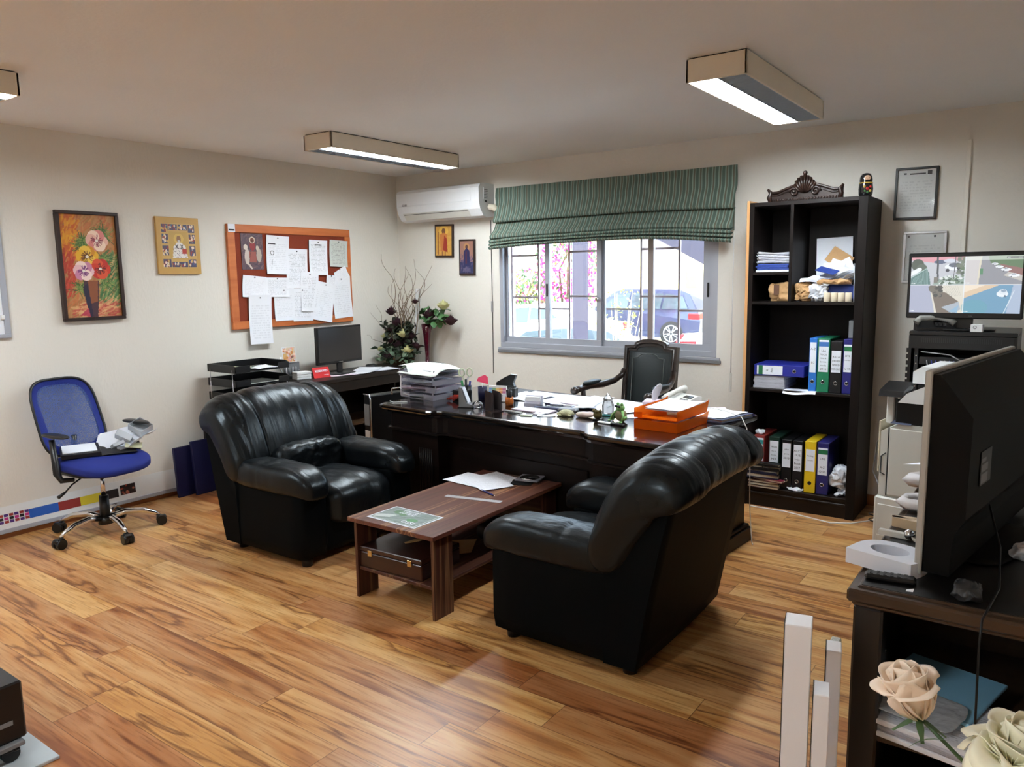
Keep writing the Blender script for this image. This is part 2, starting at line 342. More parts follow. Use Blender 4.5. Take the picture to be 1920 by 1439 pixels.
    def mesh(s, name, weld=True):
        me = bpy.data.meshes.new(name); me.from_pydata(s.v, [], s.f)
        for x in s.mats: me.materials.append(MATS[x])
        me.polygons.foreach_set('material_index', s.mi); me.polygons.foreach_set('use_smooth', s.sm)
        bm = bmesh.new(); bm.from_mesh(me)
        if weld: bmesh.ops.remove_doubles(bm, verts=bm.verts, dist=1e-5)
        bmesh.ops.recalc_face_normals(bm, faces=bm.faces); bm.to_mesh(me); bm.free(); me.update()
        return me
    def build(s, name, parent=None, loc=(0, 0, 0), rot=(0, 0, 0), label=None, cat=None, group=None, kind=None):
        o = bpy.data.objects.new(name, s.mesh(name)); COL.objects.link(o); o.location = loc; o.rotation_euler = rot
        if parent: o.parent = parent
        return props(o, label, cat, group, kind)
def frame4(mb, w_, h_, e, y0, y1, m, b=0.002, T=None):
    """mitre-free picture frame around the origin in XZ"""
    mb.box(-w_ / 2, w_ / 2, y0, y1, h_ / 2 - e, h_ / 2, m, b, T).box(-w_ / 2, w_ / 2, y0, y1, -h_ / 2, -h_ / 2 + e, m, b, T)
    return mb.box(-w_ / 2, -w_ / 2 + e, y0 + .0004, y1 - .0004, -h_ / 2 + e, h_ / 2 - e, m, 0, T).box(w_ / 2 - e, w_ / 2, y0 + .0004, y1 - .0004, -h_ / 2 + e, h_ / 2 - e, m, 0, T)
def props(o, label=None, cat=None, group=None, kind=None):
    if label: o['label'] = label
    if cat: o['category'] = cat
    if group: o['group'] = group
    if kind: o['kind'] = kind
    return o
def thing(name, label, cat, loc=(0, 0, 0), rz=0.0, group=None, kind=None, rot=None):
    o = bpy.data.objects.new(name, None); COL.objects.link(o); o.empty_display_size = 0.05
    o.location = loc; o.rotation_euler = rot if rot else (0, 0, rz)
    return props(o, label, cat, group, kind)
def struct(name, mb, parent=None, **k):
    return mb.build(name, parent, kind=None if parent else 'structure', **k)
def dup(root, loc, rz, label, group=None, name=None):
    q = root.copy(); COL.objects.link(q); q.location = loc; q.rotation_euler = (0, 0, rz); q['label'] = label
    if group: q['group'] = group
    for ch in list(root.children):
        c = ch.copy(); COL.objects.link(c); c.parent = q
        for g in ch.children:
            d = g.copy(); COL.objects.link(d); d.parent = c
    return q
def text_mb(mb, txt, size, m, T, depth=0.0006, align='CENTER', bold=0.0):
    cu = bpy.data.curves.new('t', 'FONT'); cu.body = txt; cu.size = size; cu.align_x = align; cu.align_y = 'CENTER'; cu.extrude = depth; cu.resolution_u = 2; cu.offset = bold
    o = bpy.data.objects.new('t', cu); COL.objects.link(o)
    dg = bpy.context.evaluated_depsgraph_get(); me = bpy.data.meshes.new_from_object(o.evaluated_get(dg))
    mb.add([v.co.copy() for v in me.vertices], [tuple(p.vertices) for p in me.polygons], m, T)
    bpy.data.objects.remove(o); bpy.data.curves.remove(cu); bpy.data.meshes.remove(me)
    return mb
def TR(loc=(0, 0, 0), rot=(0, 0, 0), sc_=(1, 1, 1)):
    return Matrix.Translation(loc) @ Euler(rot).to_matrix().to_4x4() @ Matrix.Diagonal((*sc_, 1))
FRONT = (R(90), 0, 0)               # text plane facing -y
LEFTW = (R(90), 0, R(90))           # plane facing +x (on the left wall)

# ------------------------------------------------------------------ small raster painter for pictures
import numpy as np
class Art:
    def __init__(s, w, h, bgc):
        s.w, s.h = w, h; s.a = np.zeros((h, w, 3)); s.a[:] = np.array(bgc) / 255.0
        s.Y, s.X = np.mgrid[0:h, 0:w]; s.X = (s.X + 0.5) / w; s.Y = (s.Y + 0.5) / h     # Y up
    def put(s, k, c, al=1.0): k = k.astype(float)[..., None] * al; s.a = s.a * (1 - k) + np.array(c) / 255.0 * k; return s
    def ell(s, cx, cy, rx, ry, c, al=1.0, rot=0.0):
        dx, dy = s.X - cx, (s.Y - cy); a = s.h / s.w; dy = dy * a; ry = ry * a
        u_ = dx * math.cos(rot) + dy * math.sin(rot); v_ = -dx * math.sin(rot) + dy * math.cos(rot)
        return s.put((u_ / rx) ** 2 + (v_ / ry) ** 2 < 1, c, al)
    def rect(s, x0, x1, y0, y1, c, al=1.0): return s.put((s.X > x0) & (s.X < x1) & (s.Y > y0) & (s.Y < y1), c, al)
    def poly(s, pts, c, al=1.0):
        k = np.zeros_like(s.X, bool); n = len(pts)
        for i in range(n):
            (x0, y0), (x1, y1) = pts[i], pts[(i + 1) % n]
            if y0 == y1: continue
            t = ((s.Y >= min(y0, y1)) & (s.Y < max(y0, y1))) & (s.X < x0 + (s.Y - y0) * (x1 - x0) / (y1 - y0)); k ^= t
        return s.put(k, c, al)
    def line(s, x0, y0, x1, y1, wd, c, al=1.0):
        a = s.h / s.w; dx, dy = x1 - x0, (y1 - y0) * a; L2 = dx * dx + dy * dy + 1e-9
        t = np.clip(((s.X - x0) * dx + (s.Y - y0) * a * dy) / L2, 0, 1)
        d = np.hypot(s.X - x0 - t * dx, (s.Y - y0) * a - t * dy); return s.put(d < wd, c, al)
    def strokes(s, n, box, cols, ln, wd, ang, jit, al=0.6, seed=1):
        rg = random.Random(seed)
        for _ in range(n):
            x = rg.uniform(box[0], box[1]); y = rg.uniform(box[2], box[3]); a = ang + rg.uniform(-jit, jit); l = ln * rg.uniform(0.5, 1.3)
            s.line(x, y, x + math.cos(a) * l, y + math.sin(a) * l * s.w / s.h, wd * rg.uniform(0.6, 1.4), rg.choice(cols), al)
        return s
    def mesh(s, name, W, H, material):
        """sheet in local XY, centred, W x H metres, colours stored on the mesh"""
        w, h = s.w, s.h; vs = [((i / w - 0.5) * W, (j / h - 0.5) * H, 0.0) for j in range(h + 1) for i in range(w + 1)]
        fs = [(j * (w + 1) + i, j * (w + 1) + i + 1, (j + 1) * (w + 1) + i + 1, (j + 1) * (w + 1) + i) for j in range(h) for i in range(w)]
        me = bpy.data.meshes.new(name); me.from_pydata(vs, [], fs); me.materials.append(material)
        ca = me.color_attributes.new('art', 'FLOAT_COLOR', 'CORNER'); c = np.clip(s.a, 0, 1)
        c = np.where(c <= 0.04045, c / 12.92, ((c + 0.055) / 1.055) ** 2.4).reshape(-1, 3)
        rgba = np.ones((w * h, 4)); rgba[:, :3] = c; ca.data.foreach_set('color', np.repeat(rgba, 4, axis=0).ravel())
        return me
def art_part(art, name, W, H, parent, loc, rot, material, **k):
    o = bpy.data.objects.new(name, art.mesh(name, W, H, material)); COL.objects.link(o); o.location = loc; o.rotation_euler = rot; o.parent = parent
    return props(o, **k)
# ================================================================== THE ROOM
H = 2.577; XR = 6.3; YN = -7.2
struct('floor', MB().box(-0.2, XR + 0.2, YN - 0.2, 0.2, -0.2, 0.0, 'laminate'))
struct('ceiling', MB().box(-0.2, XR + 0.2, YN - 0.2, 0.35, H, H + 0.25, 'ceiling_plaster'))
WX0, WX1, WZ0, WZ1 = 1.235, 3.26, 0.965, 2.2
w = MB(); w.box(-0.2, WX0, 0, 0.2, 0, H, 'wall_plaster'); w.box(WX1, XR + 0.2, 0, 0.2, 0, H, 'wall_plaster')
w.box(WX0, WX1, 0, 0.2, 0, WZ0, 'wall_plaster'); w.box(WX0, WX1, 0, 0.2, WZ1, H, 'wall_plaster')
struct('wall_back', w)
struct('wall_left', MB().box(-0.2, 0, YN - 0.2, 0, 0, H, 'wall_plaster'))
struct('wall_right', MB().box(XR, XR + 0.2, YN - 0.2, 0, 0, H, 'wall_plaster'))
struct('wall_front', MB().box(0, XR, YN - 0.2, YN, 0, H, 'wall_plaster'))
wood('baseboard_wood', sr(120, 74, 44), sr(160, 104, 62), 0.4, 1)
struct('baseboard_left', MB().box(0, 0.014, YN, -0.0, 0, 0.075, 'baseboard_wood', 0.003))
wood('baseboard_wood_x', sr(120, 74, 44), sr(160, 104, 62), 0.4, 0)
struct('baseboard_back', MB().box(0.014, XR, -0.014, 0, 0, 0.075, 'baseboard_wood_x', 0.003))

# ---- sliding window with its grille
win = thing('window_1', None, None, (0, 0, 0), kind='structure')
fr = MB(); A = 'aluminium'
fr.box(WX0, WX1, 0.0, 0.10, WZ0, WZ0 + 0.045, A, 0.004); fr.box(WX0, WX1, 0.0, 0.10, WZ1 - 0.04, WZ1, A, 0.004)
fr.box(WX0, WX0 + 0.035, 0.001, 0.099, WZ0 + 0.045, WZ1 - 0.04, A); fr.box(WX1 - 0.05, WX1, 0.001, 0.099, WZ0 + 0.045, WZ1 - 0.04, A)
fr.box(WX0 - 0.02, WX1 + 0.03, -0.015, 0.0, WZ0 - 0.02, WZ0, A, 0.003)
struct('frame', fr, win)
sash = [(WX0 + 0.03, 1.745, 0.055), (1.70, 2.255, 0.03), (2.23, 2.715, 0.055), (2.675, WX1 - 0.045, 0.03)]
mat('bronze_stile', sr(150, 138, 134), 0.4, 0.3, vary=0.03)
for i, (a, b, y) in enumerate(sash):
    q = MB(); z0 = WZ0 + 0.04; z1 = WZ1 - 0.035; W_ = 0.045; mm = A
    q.box(a, b, y, y + 0.022, z0, z0 + 0.055, mm, 0.003); q.box(a, b, y, y + 0.022, z1 - 0.05, z1, mm, 0.003)
    q.box(a, a + W_ * (0.6 if i == 0 else 1), y + 0.0005, y + 0.0215, z0 + 0.055, z1 - 0.05, 'bronze_stile' if i == 3 else mm); q.box(b - W_ * (1.8 if i == 3 else 1), b, y + 0.0005, y + 0.0215, z0 + 0.055, z1 - 0.05, mm)
    s_ = struct('sash', q, win)
    struct('pane', MB().box(a + 0.03, b - 0.03, y + 0.009, y + 0.013, z0 + 0.05, z1 - 0.045, 'window_glass'), s_)
    if i in (1, 3):
        x = a + 0.022 if i == 1 else b - 0.04
        struct('latch', MB().box(x - 0.008, x + 0.008, y - 0.006, y, 1.42, 1.53, 'black_plastic', 0.003), s_)
struct('pull_knob', MB().ball((2.235, 0.015, 1.40), (0.013, 0.016, 0.016), 'steel').box(2.205, 2.225, 0.012, 0.03, 1.385, 1.41, 'brass', 0.002), win)
gr = MB(); gm = 'grille_paint'; mat(gm, sr(178, 158, 158), 0.5, vary=0.04)
for x in (1.27, 1.56, 1.88, 2.22, 2.56, 2.89, 3.20): gr.box(x - 0.008, x + 0.008, 0.14, 0.156, WZ0, WZ1, gm)
for (a, b, z) in ((1.27, 1.56, 1.78), (1.27, 1.56, 1.41), (1.56, 1.88, 1.31), (1.88, 2.22, 1.80), (1.88, 2.22, 1.42), (2.22, 2.56, 1.315), (2.56, 2.89, 1.80), (2.56, 2.89, 1.42), (2.89, 3.2, 1.31), (1.56, 1.88, 1.95), (2.22, 2.56, 1.95)):
    gr.box(a, b, 0.141, 0.155, z - 0.008, z + 0.008, gm)
struct('grille', gr, win)
struct('trim_1', MB().box(WX0 - 0.025, WX1 + 0.04, -0.018, 0.0, WZ0 - 0.045, WZ0 - 0.02, 'grey_plastic', 0.004))

# thin conduits on the wall
mat('dark_wire', (0.05, 0.05, 0.045, 1), 0.5, vary=0.05)
t = thing('wall_conduit', 'thin grey cable with a small inline clip running down the wall left of the window', 'cable', (1.15, 0, 0))
MB().cyl((0, -0.004, 0.72), (0, -0.004, 2.1), 0.0035, 'dark_wire', n=6).build('cable', t)
MB().box(-0.009, 0.009, -0.014, -0.001, 1.28, 1.38, 'steel', 0.003).build('clip', t)
MB().box(-0.013, 0.013, -0.016, 0, 1.66, 2.386, 'white_paint', 0.003).build('cable_trunking', None, (4.835, 0, 0), label='white plastic cable trunking strip running down the wall above the security monitor', cat='trunking')
t = thing('blind_cord', 'white beaded blind cord hanging with a pull tab beside the bookcase', 'cord', (3.385, -0.03, 0))
MB().cyl((0, 0, 0.86), (0.0, 0, 1.9), 0.003, 'white_plastic', n=6).build('cord', t)
MB().box(-0.008, 0.008, -0.006, 0.006, 0.72, 0.86, 'offwhite_plastic', 0.003).build('pull_tab', t)

# ---- ceiling lights
mat('lamp_on', (1, 1, 1, 1), 0.5, emis=(0.88, 0.955, 1.0, 1), es=46.0)
mat('reflector', sr(160, 176, 190), 0.5, vary=0.05); mat('louver', sr(176, 192, 206), 0.5, vary=0.05)
def fixture(x0, x1, y0, y1, lit_high, label):
    t = thing('ceiling_light', label, 'ceiling light', ((x0 + x1) / 2, (y0 + y1) / 2, H), group='box ceiling lights')
    w_, l = (x1 - x0) / 2, (y1 - y0) / 2; h = 0.108; th = 0.012; g = 0.006
    q = MB(); q.box(-w_, -w_ + th, -l, l, -h, -g, 'lamp_housing', 0.002).box(w_ - th, w_, -l, l, -h, -g, 'lamp_housing', 0.002)
    q.box(-w_, w_, -l, -l + th, -h, -g, 'lamp_housing', 0.002).box(-w_, w_, l - th, l, -h, -g, 'lamp_housing', 0.002).box(-w_ + 0.01, w_ - 0.01, -l + 0.01, l - 0.01, -0.03, -0.0, 'black_matte')
    q.build('housing', t)
    sg = 1 if lit_high else -1
    a, b = sorted((sg * 0.0, sg * (w_ - th)))
    MB().box(a, b, -l + th, l - th, -h + 0.012, -h + 0.018, 'lamp_on').build('diffuser', t, label='lit white diffuser')
    a, b = sorted((0.0, -sg * (w_ - th)))
    q = MB(); q.box(a, b, -l + th, l - th, -h + 0.03, -h + 0.034, 'reflector')
    n = 26
    for i in range(n + 1):
        y = -l + th + (2 * l - 2 * th) * i / n; q.box(a, b, y - 0.0015, y + 0.0015, -h + 0.004, -h + 0.03, 'louver')
    q.box(a, a + 0.004, -l + th, l - th, -h + 0.002, -h + 0.03, 'louver').box(b - 0.004, b, -l + th, l - th, -h + 0.002, -h + 0.03, 'louver')
    q.build('louvre_panel', t, label='unlit grey louvre half')
    return t
fixture(1.07, 1.345, -2.0, -0.67, True, 'box ceiling light near the air conditioner with its thin lit strip')
fixture(3.885, 4.17, -2.11, -0.80, False, 'box ceiling light above the desk with a broad lit half and grey louvre')
fixture(3.885, 4.17, -7.0, -5.7, False, 'box ceiling light behind the viewer, out of view')
fixture(1.07, 1.345, -5.2, -3.88, True, 'box ceiling light cut off at the upper left edge of the view')

# ---- air conditioner
ac = thing('air_conditioner', 'white wall-mounted split air conditioner beside the green blind', 'air conditioner', (0.70, 0, 2.25))
prof = [(0, -0.12), (-0.10, -0.135), (-0.16, -0.12), (-0.205, -0.06), (-0.222, 0.0), (-0.222, 0.12), (-0.20, 0.15), (-0.16, 0.16), (0, 0.16)]
mat('ac_white', sr(222, 224, 226), 0.35, vary=0.015)
MB().prism(prof, 'x', -0.49, 0.49, 'ac_white').build('body', ac)
MB().box(-0.475, 0.40, -0.2265, -0.221, 0.01, 0.125, 'ac_white', 0.002).build('front_panel', ac)
vt = MB(); vt.add([(-0.42, -0.212, -0.058), (0.36, -0.212, -0.058), (0.36, -0.168, -0.118), (-0.42, -0.168, -0.118)], [(0, 1, 2, 3)], 'offwhite_plastic')
vt.add([(-0.41, -0.207, -0.069), (0.35, -0.207, -0.069), (0.35, -0.2055, -0.073), (-0.41, -0.2055, -0.073)], [(0, 1, 2, 3)], 'dark_grey_plastic'); vt.build('air_flap', ac)
q = MB(); q.box(0.4905, 0.4935, -0.16, -0.09, 0.02, 0.12, 'ac_white', 0.001)
for i in range(6): q.box(0.4935, 0.4945, -0.15, -0.10, 0.03 + i * 0.014, 0.036 + i * 0.014, 'grey_plastic')
q.box(0.491, 0.494, -0.14, -0.11, -0.005, 0.012, 'dark_grey_plastic'); q.build('side_label', ac)
text_mb(MB(), 'GREE', 0.026, 'dark_grey_plastic', TR((-0.385, -0.228, 0.015), FRONT)).build('lettering', ac)
mat('pipe_wrap', sr(216, 205, 186), 0.6, vary=0.04)
MB().tube([(0.49, -0.07, -0.04), (0.54, -0.07, -0.05), (0.545, -0.03, -0.08), (0.545, 0.0, -0.10)], 0.028, 'pipe_wrap').build('pipe', ac)

# ---- roman blind
bl = thing('roman_blind', 'green striped roman blind gathered up over the window', 'blind', (0, 0, 0))
def bprof(u_, v_):
    # v 0 top -> 1 bottom along the cloth; folds at the bottom
    x = 1.245 + u_ * 2.16
    pts = [(0, 2.368, -0.045), (0.30, 2.22, -0.055), (0.44, 2.13, -0.085), (0.50, 2.082, -0.110), (0.515, 2.062, -0.100), (0.53, 2.075, -0.050), (0.56, 2.06, -0.065), (0.68, 1.99, -0.105), (0.75, 1.945, -0.150), (0.77, 1.918, -0.145), (0.785, 1.935, -0.080), (0.80, 1.93, -0.10), (0.845, 1.905, -0.165), (0.86, 1.885, -0.160), (0.875, 1.90, -0.10), (0.89, 1.895, -0.115), (0.92, 1.875, -0.17), (0.935, 1.858, -0.165), (0.945, 1.872, -0.115), (0.96, 1.865, -0.125), (0.985, 1.845, -0.170), (1.0, 1.826, -0.150)]
    for i in range(len(pts) - 1):
        if v_ <= pts[i + 1][0]:
            t = (v_ - pts[i][0]) / (pts[i + 1][0] - pts[i][0]); z = pts[i][1] * (1 - t) + pts[i + 1][1] * t; y = pts[i][2] * (1 - t) + pts[i + 1][2] * t; break
    k = max(0, (v_ - 0.25)) / 0.75
    z += k * (0.046 * math.sin(u_ * 3.1416) + 0.006 * math.sin(u_ * 9 + 1)) - 0.02 * max(0, u_ - 0.5) * k
    y += 0.006 * math.sin(u_ * 130 * 0.5 + v_ * 4) * k + 0.012 * noise.noise((u_ * 9, v_ * 6, 0))
    x += 0.012 * math.sin(v_ * 8) * (u_ - 0.5)
    return (x, y, z)
q = MB(); q.grid(bprof, 120, 130, 'striped_blind_fabric'); q.grid(lambda a, b: (1.26 + a * 2.13, -0.036, 2.355 - b * 0.45), 2, 2, 'striped_blind_fabric'); q.build('cloth', bl)
MB().box(1.255, 3.39, -0.032, -0.001, 2.335, 2.362, 'white_paint', 0.002).build('head_rail', bl)
# ================================================================== ON THE LEFT WALL
WOODPIC = wood('dark_frame', (0.018, 0.008, 0.006, 1), (0.035, 0.015, 0.010, 1), 0.4, 2)
gold = mat('gold_board', sr(190, 150, 82), 0.45, vary=0.1)
cork_orange = wood('orange_frame', sr(176, 92, 44), sr(200, 116, 62), 0.45, 1)
ART = painted('painted_picture', 0.45); PRINT = painted('printed_picture', 0.4)
# flower painting
RZ = TR((0, 0, 0), (0, 0, R(90)))
fp = thing('flower_painting', 'tall oil painting of pink, yellow and red poppies in a vase, dark frame', 'painting', (0.0, -2.985, 1.71))
W_, H_ = 0.41, 0.725
RZ = TR((0, 0, 0), (0, 0, R(90)))
q = frame4(MB(), W_, H_, 0.022, -0.035, -0.002, 'dark_frame', 0.003, RZ); q.build('frame', fp)
a = Art(110, 205, (178, 128, 78))
a.strokes(420, (0, 1, 0, 1), [(190, 120, 60), (170, 90, 50), (200, 150, 90), (150, 110, 60), (196, 100, 60)], 0.16, 0.016, 1.1, 0.5, 0.5, 2)
a.strokes(160, (0, 0.28, 0.55, 1), [(220, 160, 40), (214, 140, 40), (190, 90, 40)], 0.14, 0.02, 1.2, 0.4, 0.7, 3)
a.strokes(90, (0.0, 0.2, 0.2, 0.6), [(170, 50, 36), (196, 70, 50)], 0.13, 0.014, 1.3, 0.3, 0.7, 4)
a.strokes(220, (0.6, 0.98, 0.1, 0.6), [(60, 110, 62), (90, 140, 76), (46, 92, 54), (196, 170, 120)], 0.14, 0.014, 0.9, 0.4, 0.6, 5)
a.strokes(150, (0.1, 0.9, 0.0, 0.14), [(206, 130, 96), (180, 70, 60), (214, 170, 120)], 0.14, 0.013, 0.3, 0.4, 0.7, 6)
for (cx, cy, n_, seed) in ((0.4, 0.72, 130, 7), (0.75, 0.82, 90, 8), (0.3, 0.3, 70, 9), (0.75, 0.35, 70, 10), (0.72, 0.55, 80, 12)):
    rg = random.Random(seed)
    for i in range(n_):
        an = rg.uniform(0, 6.28); l = rg.uniform(0.05, 0.22); x0 = cx + rg.uniform(-.06, .06); y0 = cy + rg.uniform(-.04, .04)
        a.line(x0, y0, x0 + math.cos(an) * l, y0 + math.sin(an) * l * 0.5, 0.006, rg.choice([(60, 104, 44), (96, 130, 60), (40, 80, 40), (140, 150, 80)]), 0.7)
a.poly([(0.36, 0.36), (0.62, 0.36), (0.60, 0.22), (0.55, 0.01), (0.42, 0.01), (0.37, 0.14), (0.33, 0.28)], (70, 44, 52)).poly([(0.42, 0.36), (0.60, 0.36), (0.57, 0.16), (0.45, 0.14)], (150, 84, 44), 0.8).poly([(0.33, 0.3), (0.42, 0.34), (0.47, 0.02), (0.42, 0.01)], (34, 30, 56), 0.8)
a.poly([(0.24, 0.03), (0.40, 0.10), (0.42, 0.02)], (170, 40, 70), 0.8)
def flower(cx, cy, rr, cols, cc, seed):
    rg = random.Random(seed)
    for i in range(6):
        an = i * 1.047 + rg.uniform(-.2, .2); a.ell(cx + math.cos(an) * rr * 0.55, cy + math.sin(an) * rr * 0.30, rr * 0.62, rr * 0.34, cols[i % len(cols)])
    for i in range(26):
        an = rg.uniform(0, 6.28); a.line(cx, cy, cx + math.cos(an) * rr * 0.6, cy + math.sin(an) * rr * 0.33, 0.006, cc, 0.7)
    a.ell(cx, cy, 0.028, 0.014, (230, 220, 210))
flower(0.64, 0.745, 0.17, [(226, 176, 160), (214, 130, 124), (238, 210, 190)], (120, 40, 60), 1); flower(0.45, 0.59, 0.17, [(222, 170, 40), (206, 140, 36), (232, 190, 70)], (80, 44, 20), 2)
flower(0.66, 0.475, 0.16, [(206, 60, 36), (190, 44, 34), (216, 84, 50)], (90, 24, 24), 3); flower(0.37, 0.455, 0.155, [(228, 186, 190), (200, 130, 160), (240, 214, 206)], (110, 50, 110), 4)
art_part(a, 'canvas', W_ - 0.03, H_ - 0.03, fp, (0.018, 0, 0), LEFTW, ART)

# icon with small scenes around a bishop
def icon_figures(a, cx, cy, sc_, robe, robe2, skin=(150, 104, 64)):
    a.ell(cx, cy + 0.24 * sc_, 0.13 * sc_, 0.10 * sc_, (214, 170, 70)); a.ell(cx, cy + 0.235 * sc_, 0.065 * sc_, 0.062 * sc_, skin)
    a.poly([(cx - 0.20 * sc_, cy - 0.3 * sc_), (cx + 0.2 * sc_, cy - 0.3 * sc_), (cx + 0.17 * sc_, cy + 0.10 * sc_), (cx + 0.06 * sc_, cy + 0.18 * sc_), (cx - 0.06 * sc_, cy + 0.18 * sc_), (cx - 0.17 * sc_, cy + 0.10 * sc_)], robe)
    a.poly([(cx - 0.05 * sc_, cy - 0.3 * sc_), (cx + 0.06 * sc_, cy - 0.3 * sc_), (cx + 0.04 * sc_, cy + 0.15 * sc_), (cx - 0.04 * sc_, cy + 0.15 * sc_)], robe2)
ic = thing('religious_icon', 'gold icon panel of a white-robed bishop ringed by small painted scenes', 'icon', (0.0, -2.337, 1.86))
MB().box(0.001, 0.022, -0.17, 0.17, -0.207, 0.207, 'gold_board', 0.003).build('panel', ic)
a = Art(84, 100, (196, 158, 92)); rg = random.Random(5)
for (x0, x1, y0, y1) in [(0.02, 0.20, 0.80, 0.98), (0.22, 0.48, 0.85, 0.98), (0.5, 0.76, 0.85, 0.98), (0.78, 0.98, 0.80, 0.98), (0.02, 0.2, 0.55, 0.76), (0.8, 0.98, 0.55, 0.76), (0.02, 0.2, 0.28, 0.50), (0.8, 0.98, 0.28, 0.50), (0.02, 0.25, 0.02, 0.20), (0.27, 0.73, 0.02, 0.14), (0.75, 0.98, 0.02, 0.20)]:
    a.rect(x0, x1, y0, y1, (70, 66, 92))
    for i in range(16):
        a.ell(rg.uniform(x0 + .02, x1 - .02), rg.uniform(y0 + .02, y1 - .02), 0.022, 0.03, rg.choice([(150, 50, 44), (200, 160, 90), (214, 196, 170), (60, 80, 120), (120, 60, 60), (226, 206, 190)]))
a.rect(0.23, 0.77, 0.2, 0.82, (188, 152, 78)); a.ell(0.5, 0.66, 0.14, 0.115, (206, 170, 88)); a.ell(0.5, 0.65, 0.065, 0.075, (136, 96, 66)); a.ell(0.5, 0.60, 0.04, 0.035, (200, 196, 190))
a.poly([(0.3, 0.22), (0.74, 0.22), (0.68, 0.50), (0.56, 0.57), (0.44, 0.57), (0.34, 0.48)], (224, 218, 214))
for i in range(60): a.rect(*(lambda x, y: (x, x + .02, y, y + .015))(rg.uniform(.31, .7), rg.uniform(.22, .44)), rg.choice([(110, 60, 60), (60, 56, 90), (200, 190, 190)]))
a.line(0.4, 0.44, 0.46, 0.52, 0.012, (40, 34, 40)).line(0.46, 0.44, 0.40, 0.52, 0.012, (40, 34, 40)).line(0.55, 0.44, 0.61, 0.52, 0.012, (40, 34, 40)).line(0.61, 0.44, 0.55, 0.52, 0.012, (40, 34, 40)); a.rect(0.58, 0.72, 0.32, 0.43, (170, 50, 36))
art_part(a, 'picture', 0.275, 0.325, ic, (0.0225, 0, 0.0), LEFTW, ART)

# whiteboard edge, far left
wb = thing('whiteboard', 'pale whiteboard with grey rim cut off at the left edge of the view', 'whiteboard', (0, -4.2, 1.75))
MB().box(0.001, 0.016, -0.66, 0.655, -0.46, 0.46, 'paper_white').build('panel', wb)
q = MB(); q.box(0.001, 0.022, -0.69, 0.69, 0.46, 0.485, 'aluminium', 0.003).box(0.001, 0.022, -0.69, 0.69, -0.485, -0.46, 'aluminium', 0.003).box(0.001, 0.022, 0.655, 0.69, -0.46, 0.46, 'aluminium', 0.003).box(0.001, 0.022, -0.69, -0.66, -0.46, 0.46, 'aluminium', 0.003); q.build('rim', wb)
MB().box(0.015, 0.03, 0.64, 0.66, -0.37, -0.34, 'white_plastic', 0.003).build('clip', wb)

# cork board and everything pinned on it. Local frame of a sheet: XY, turned to face +x
cb = thing('notice_board', 'orange-framed brown notice board full of pinned white papers', 'notice board', (0.0, -1.294, 1.6255))
mat('board_felt', sr(128, 52, 30), 0.9, bump=(200, 0.3), vary=0.12)
W_, H_ = 1.27, 0.83; e = 0.07
MB().box(0.002, 0.02, -W_ / 2 + 0.01, W_ / 2 - 0.01, -H_ / 2 + 0.01, H_ / 2 - 0.01, 'board_felt').build('felt', cb)
frame4(MB(), W_, H_, 0.064, -0.03, -0.002, 'orange_frame', 0.003, RZ).build('frame', cb)
mat('pin_head', (0.03, 0.03, 0.035, 1), 0.3, vary=0.05); mat('pin_brass', sr(210, 180, 130), 0.3, 0.5, vary=0.05)
def board_px(px, py):      # board picture coordinates (0..1, y down) -> y, z
    return (-1.294 - W_ / 2 + px * W_, 1.6255 + H_ / 2 - py * H_)
def sheet(name, w_, h_, m, loc, rot, label, cat='paper', group=None, curl=0.0, pins=None, thick=0.0008, marks=None):
    q = MB()
    def fn(a, b):
        x = (a - 0.5) * w_; y = (b - 0.5) * h_
        return (x, y, curl * ((0.5 - b) ** 2 * 2.0 + 0.6 * max(0, a - 0.7) ** 2 * 4) )
    q.grid(fn, 8, 8, m); q.grid(lambda a, b: tuple(Vector(fn(a, b)) - Vector((0, 0, thick))), 8, 8, m)
    o = q.build(name, None, loc, rot, label, cat, group)
    if pins:
        for (px, py) in pins: MB().cyl((px * w_ / 2, py * h_ / 2, 0.0), (px * w_ / 2, py * h_ / 2, 0.009), 0.0055, 'pin_head', n=8).build('pin', o)
    if marks: marks(o, w_, h_)
    return o
def pinned(px, py, w_, h_, m, tilt, label, lay, curl=0.012, pins=((0, 0.88),), **k):
    y, z = board_px(px, py)
    e_ = (Matrix.Rotation(R(90), 3, 'Z') @ Matrix.Rotation(R(90), 3, 'X') @ Matrix.Rotation(R(tilt), 3, 'Z')).to_euler()
    return sheet('pinned_paper', w_, h_, m, (0.0305 + lay * 0.0022, y, z), e_, label, 'paper', 'papers pinned to the notice board', curl, pins, **k)
# px,py centre on the board
def head_marks(o, w_, h_):
    q = MB(); mk = 'dark_grey_plastic'
    q.box(-w_ * .42, -w_ * .1, h_ * .27, h_ * .34, 0.0015, 0.0022, mk); q.build('printed_table', o)
    rc = MB().tube([(-w_ * .25 + 0.018 * math.cos(t * 1.0472), 0.018 * math.sin(t * 1.0472) + h_ * .05, 0.002) for t in range(6)], 0.0022, mk, n=4, closed=True)
    rc.box(-w_ * .25 - .001, -w_ * .25 + .001, -h_ * .26, -h_ * .12, 0.0012, 0.002, mk); rc.build('printed_symbols', o)
def logo_marks(o, w_, h_): text_mb(MB(), 'UNITORK', 0.017, 'dark_grey_plastic', TR((0, h_ * .36, 0.004)), 0.0003, bold=0.0006).build('heading', o)
pinned(0.365, 0.285, 0.225, 0.315, 'page_light', -2, 'white sheet with recycling symbol pinned beside the horseman print', 0, marks=head_marks)
pinned(0.515, 0.42, 0.22, 0.33, 'page_text', -1, 'long typed sheet half hidden behind the recycling sheet', 0)
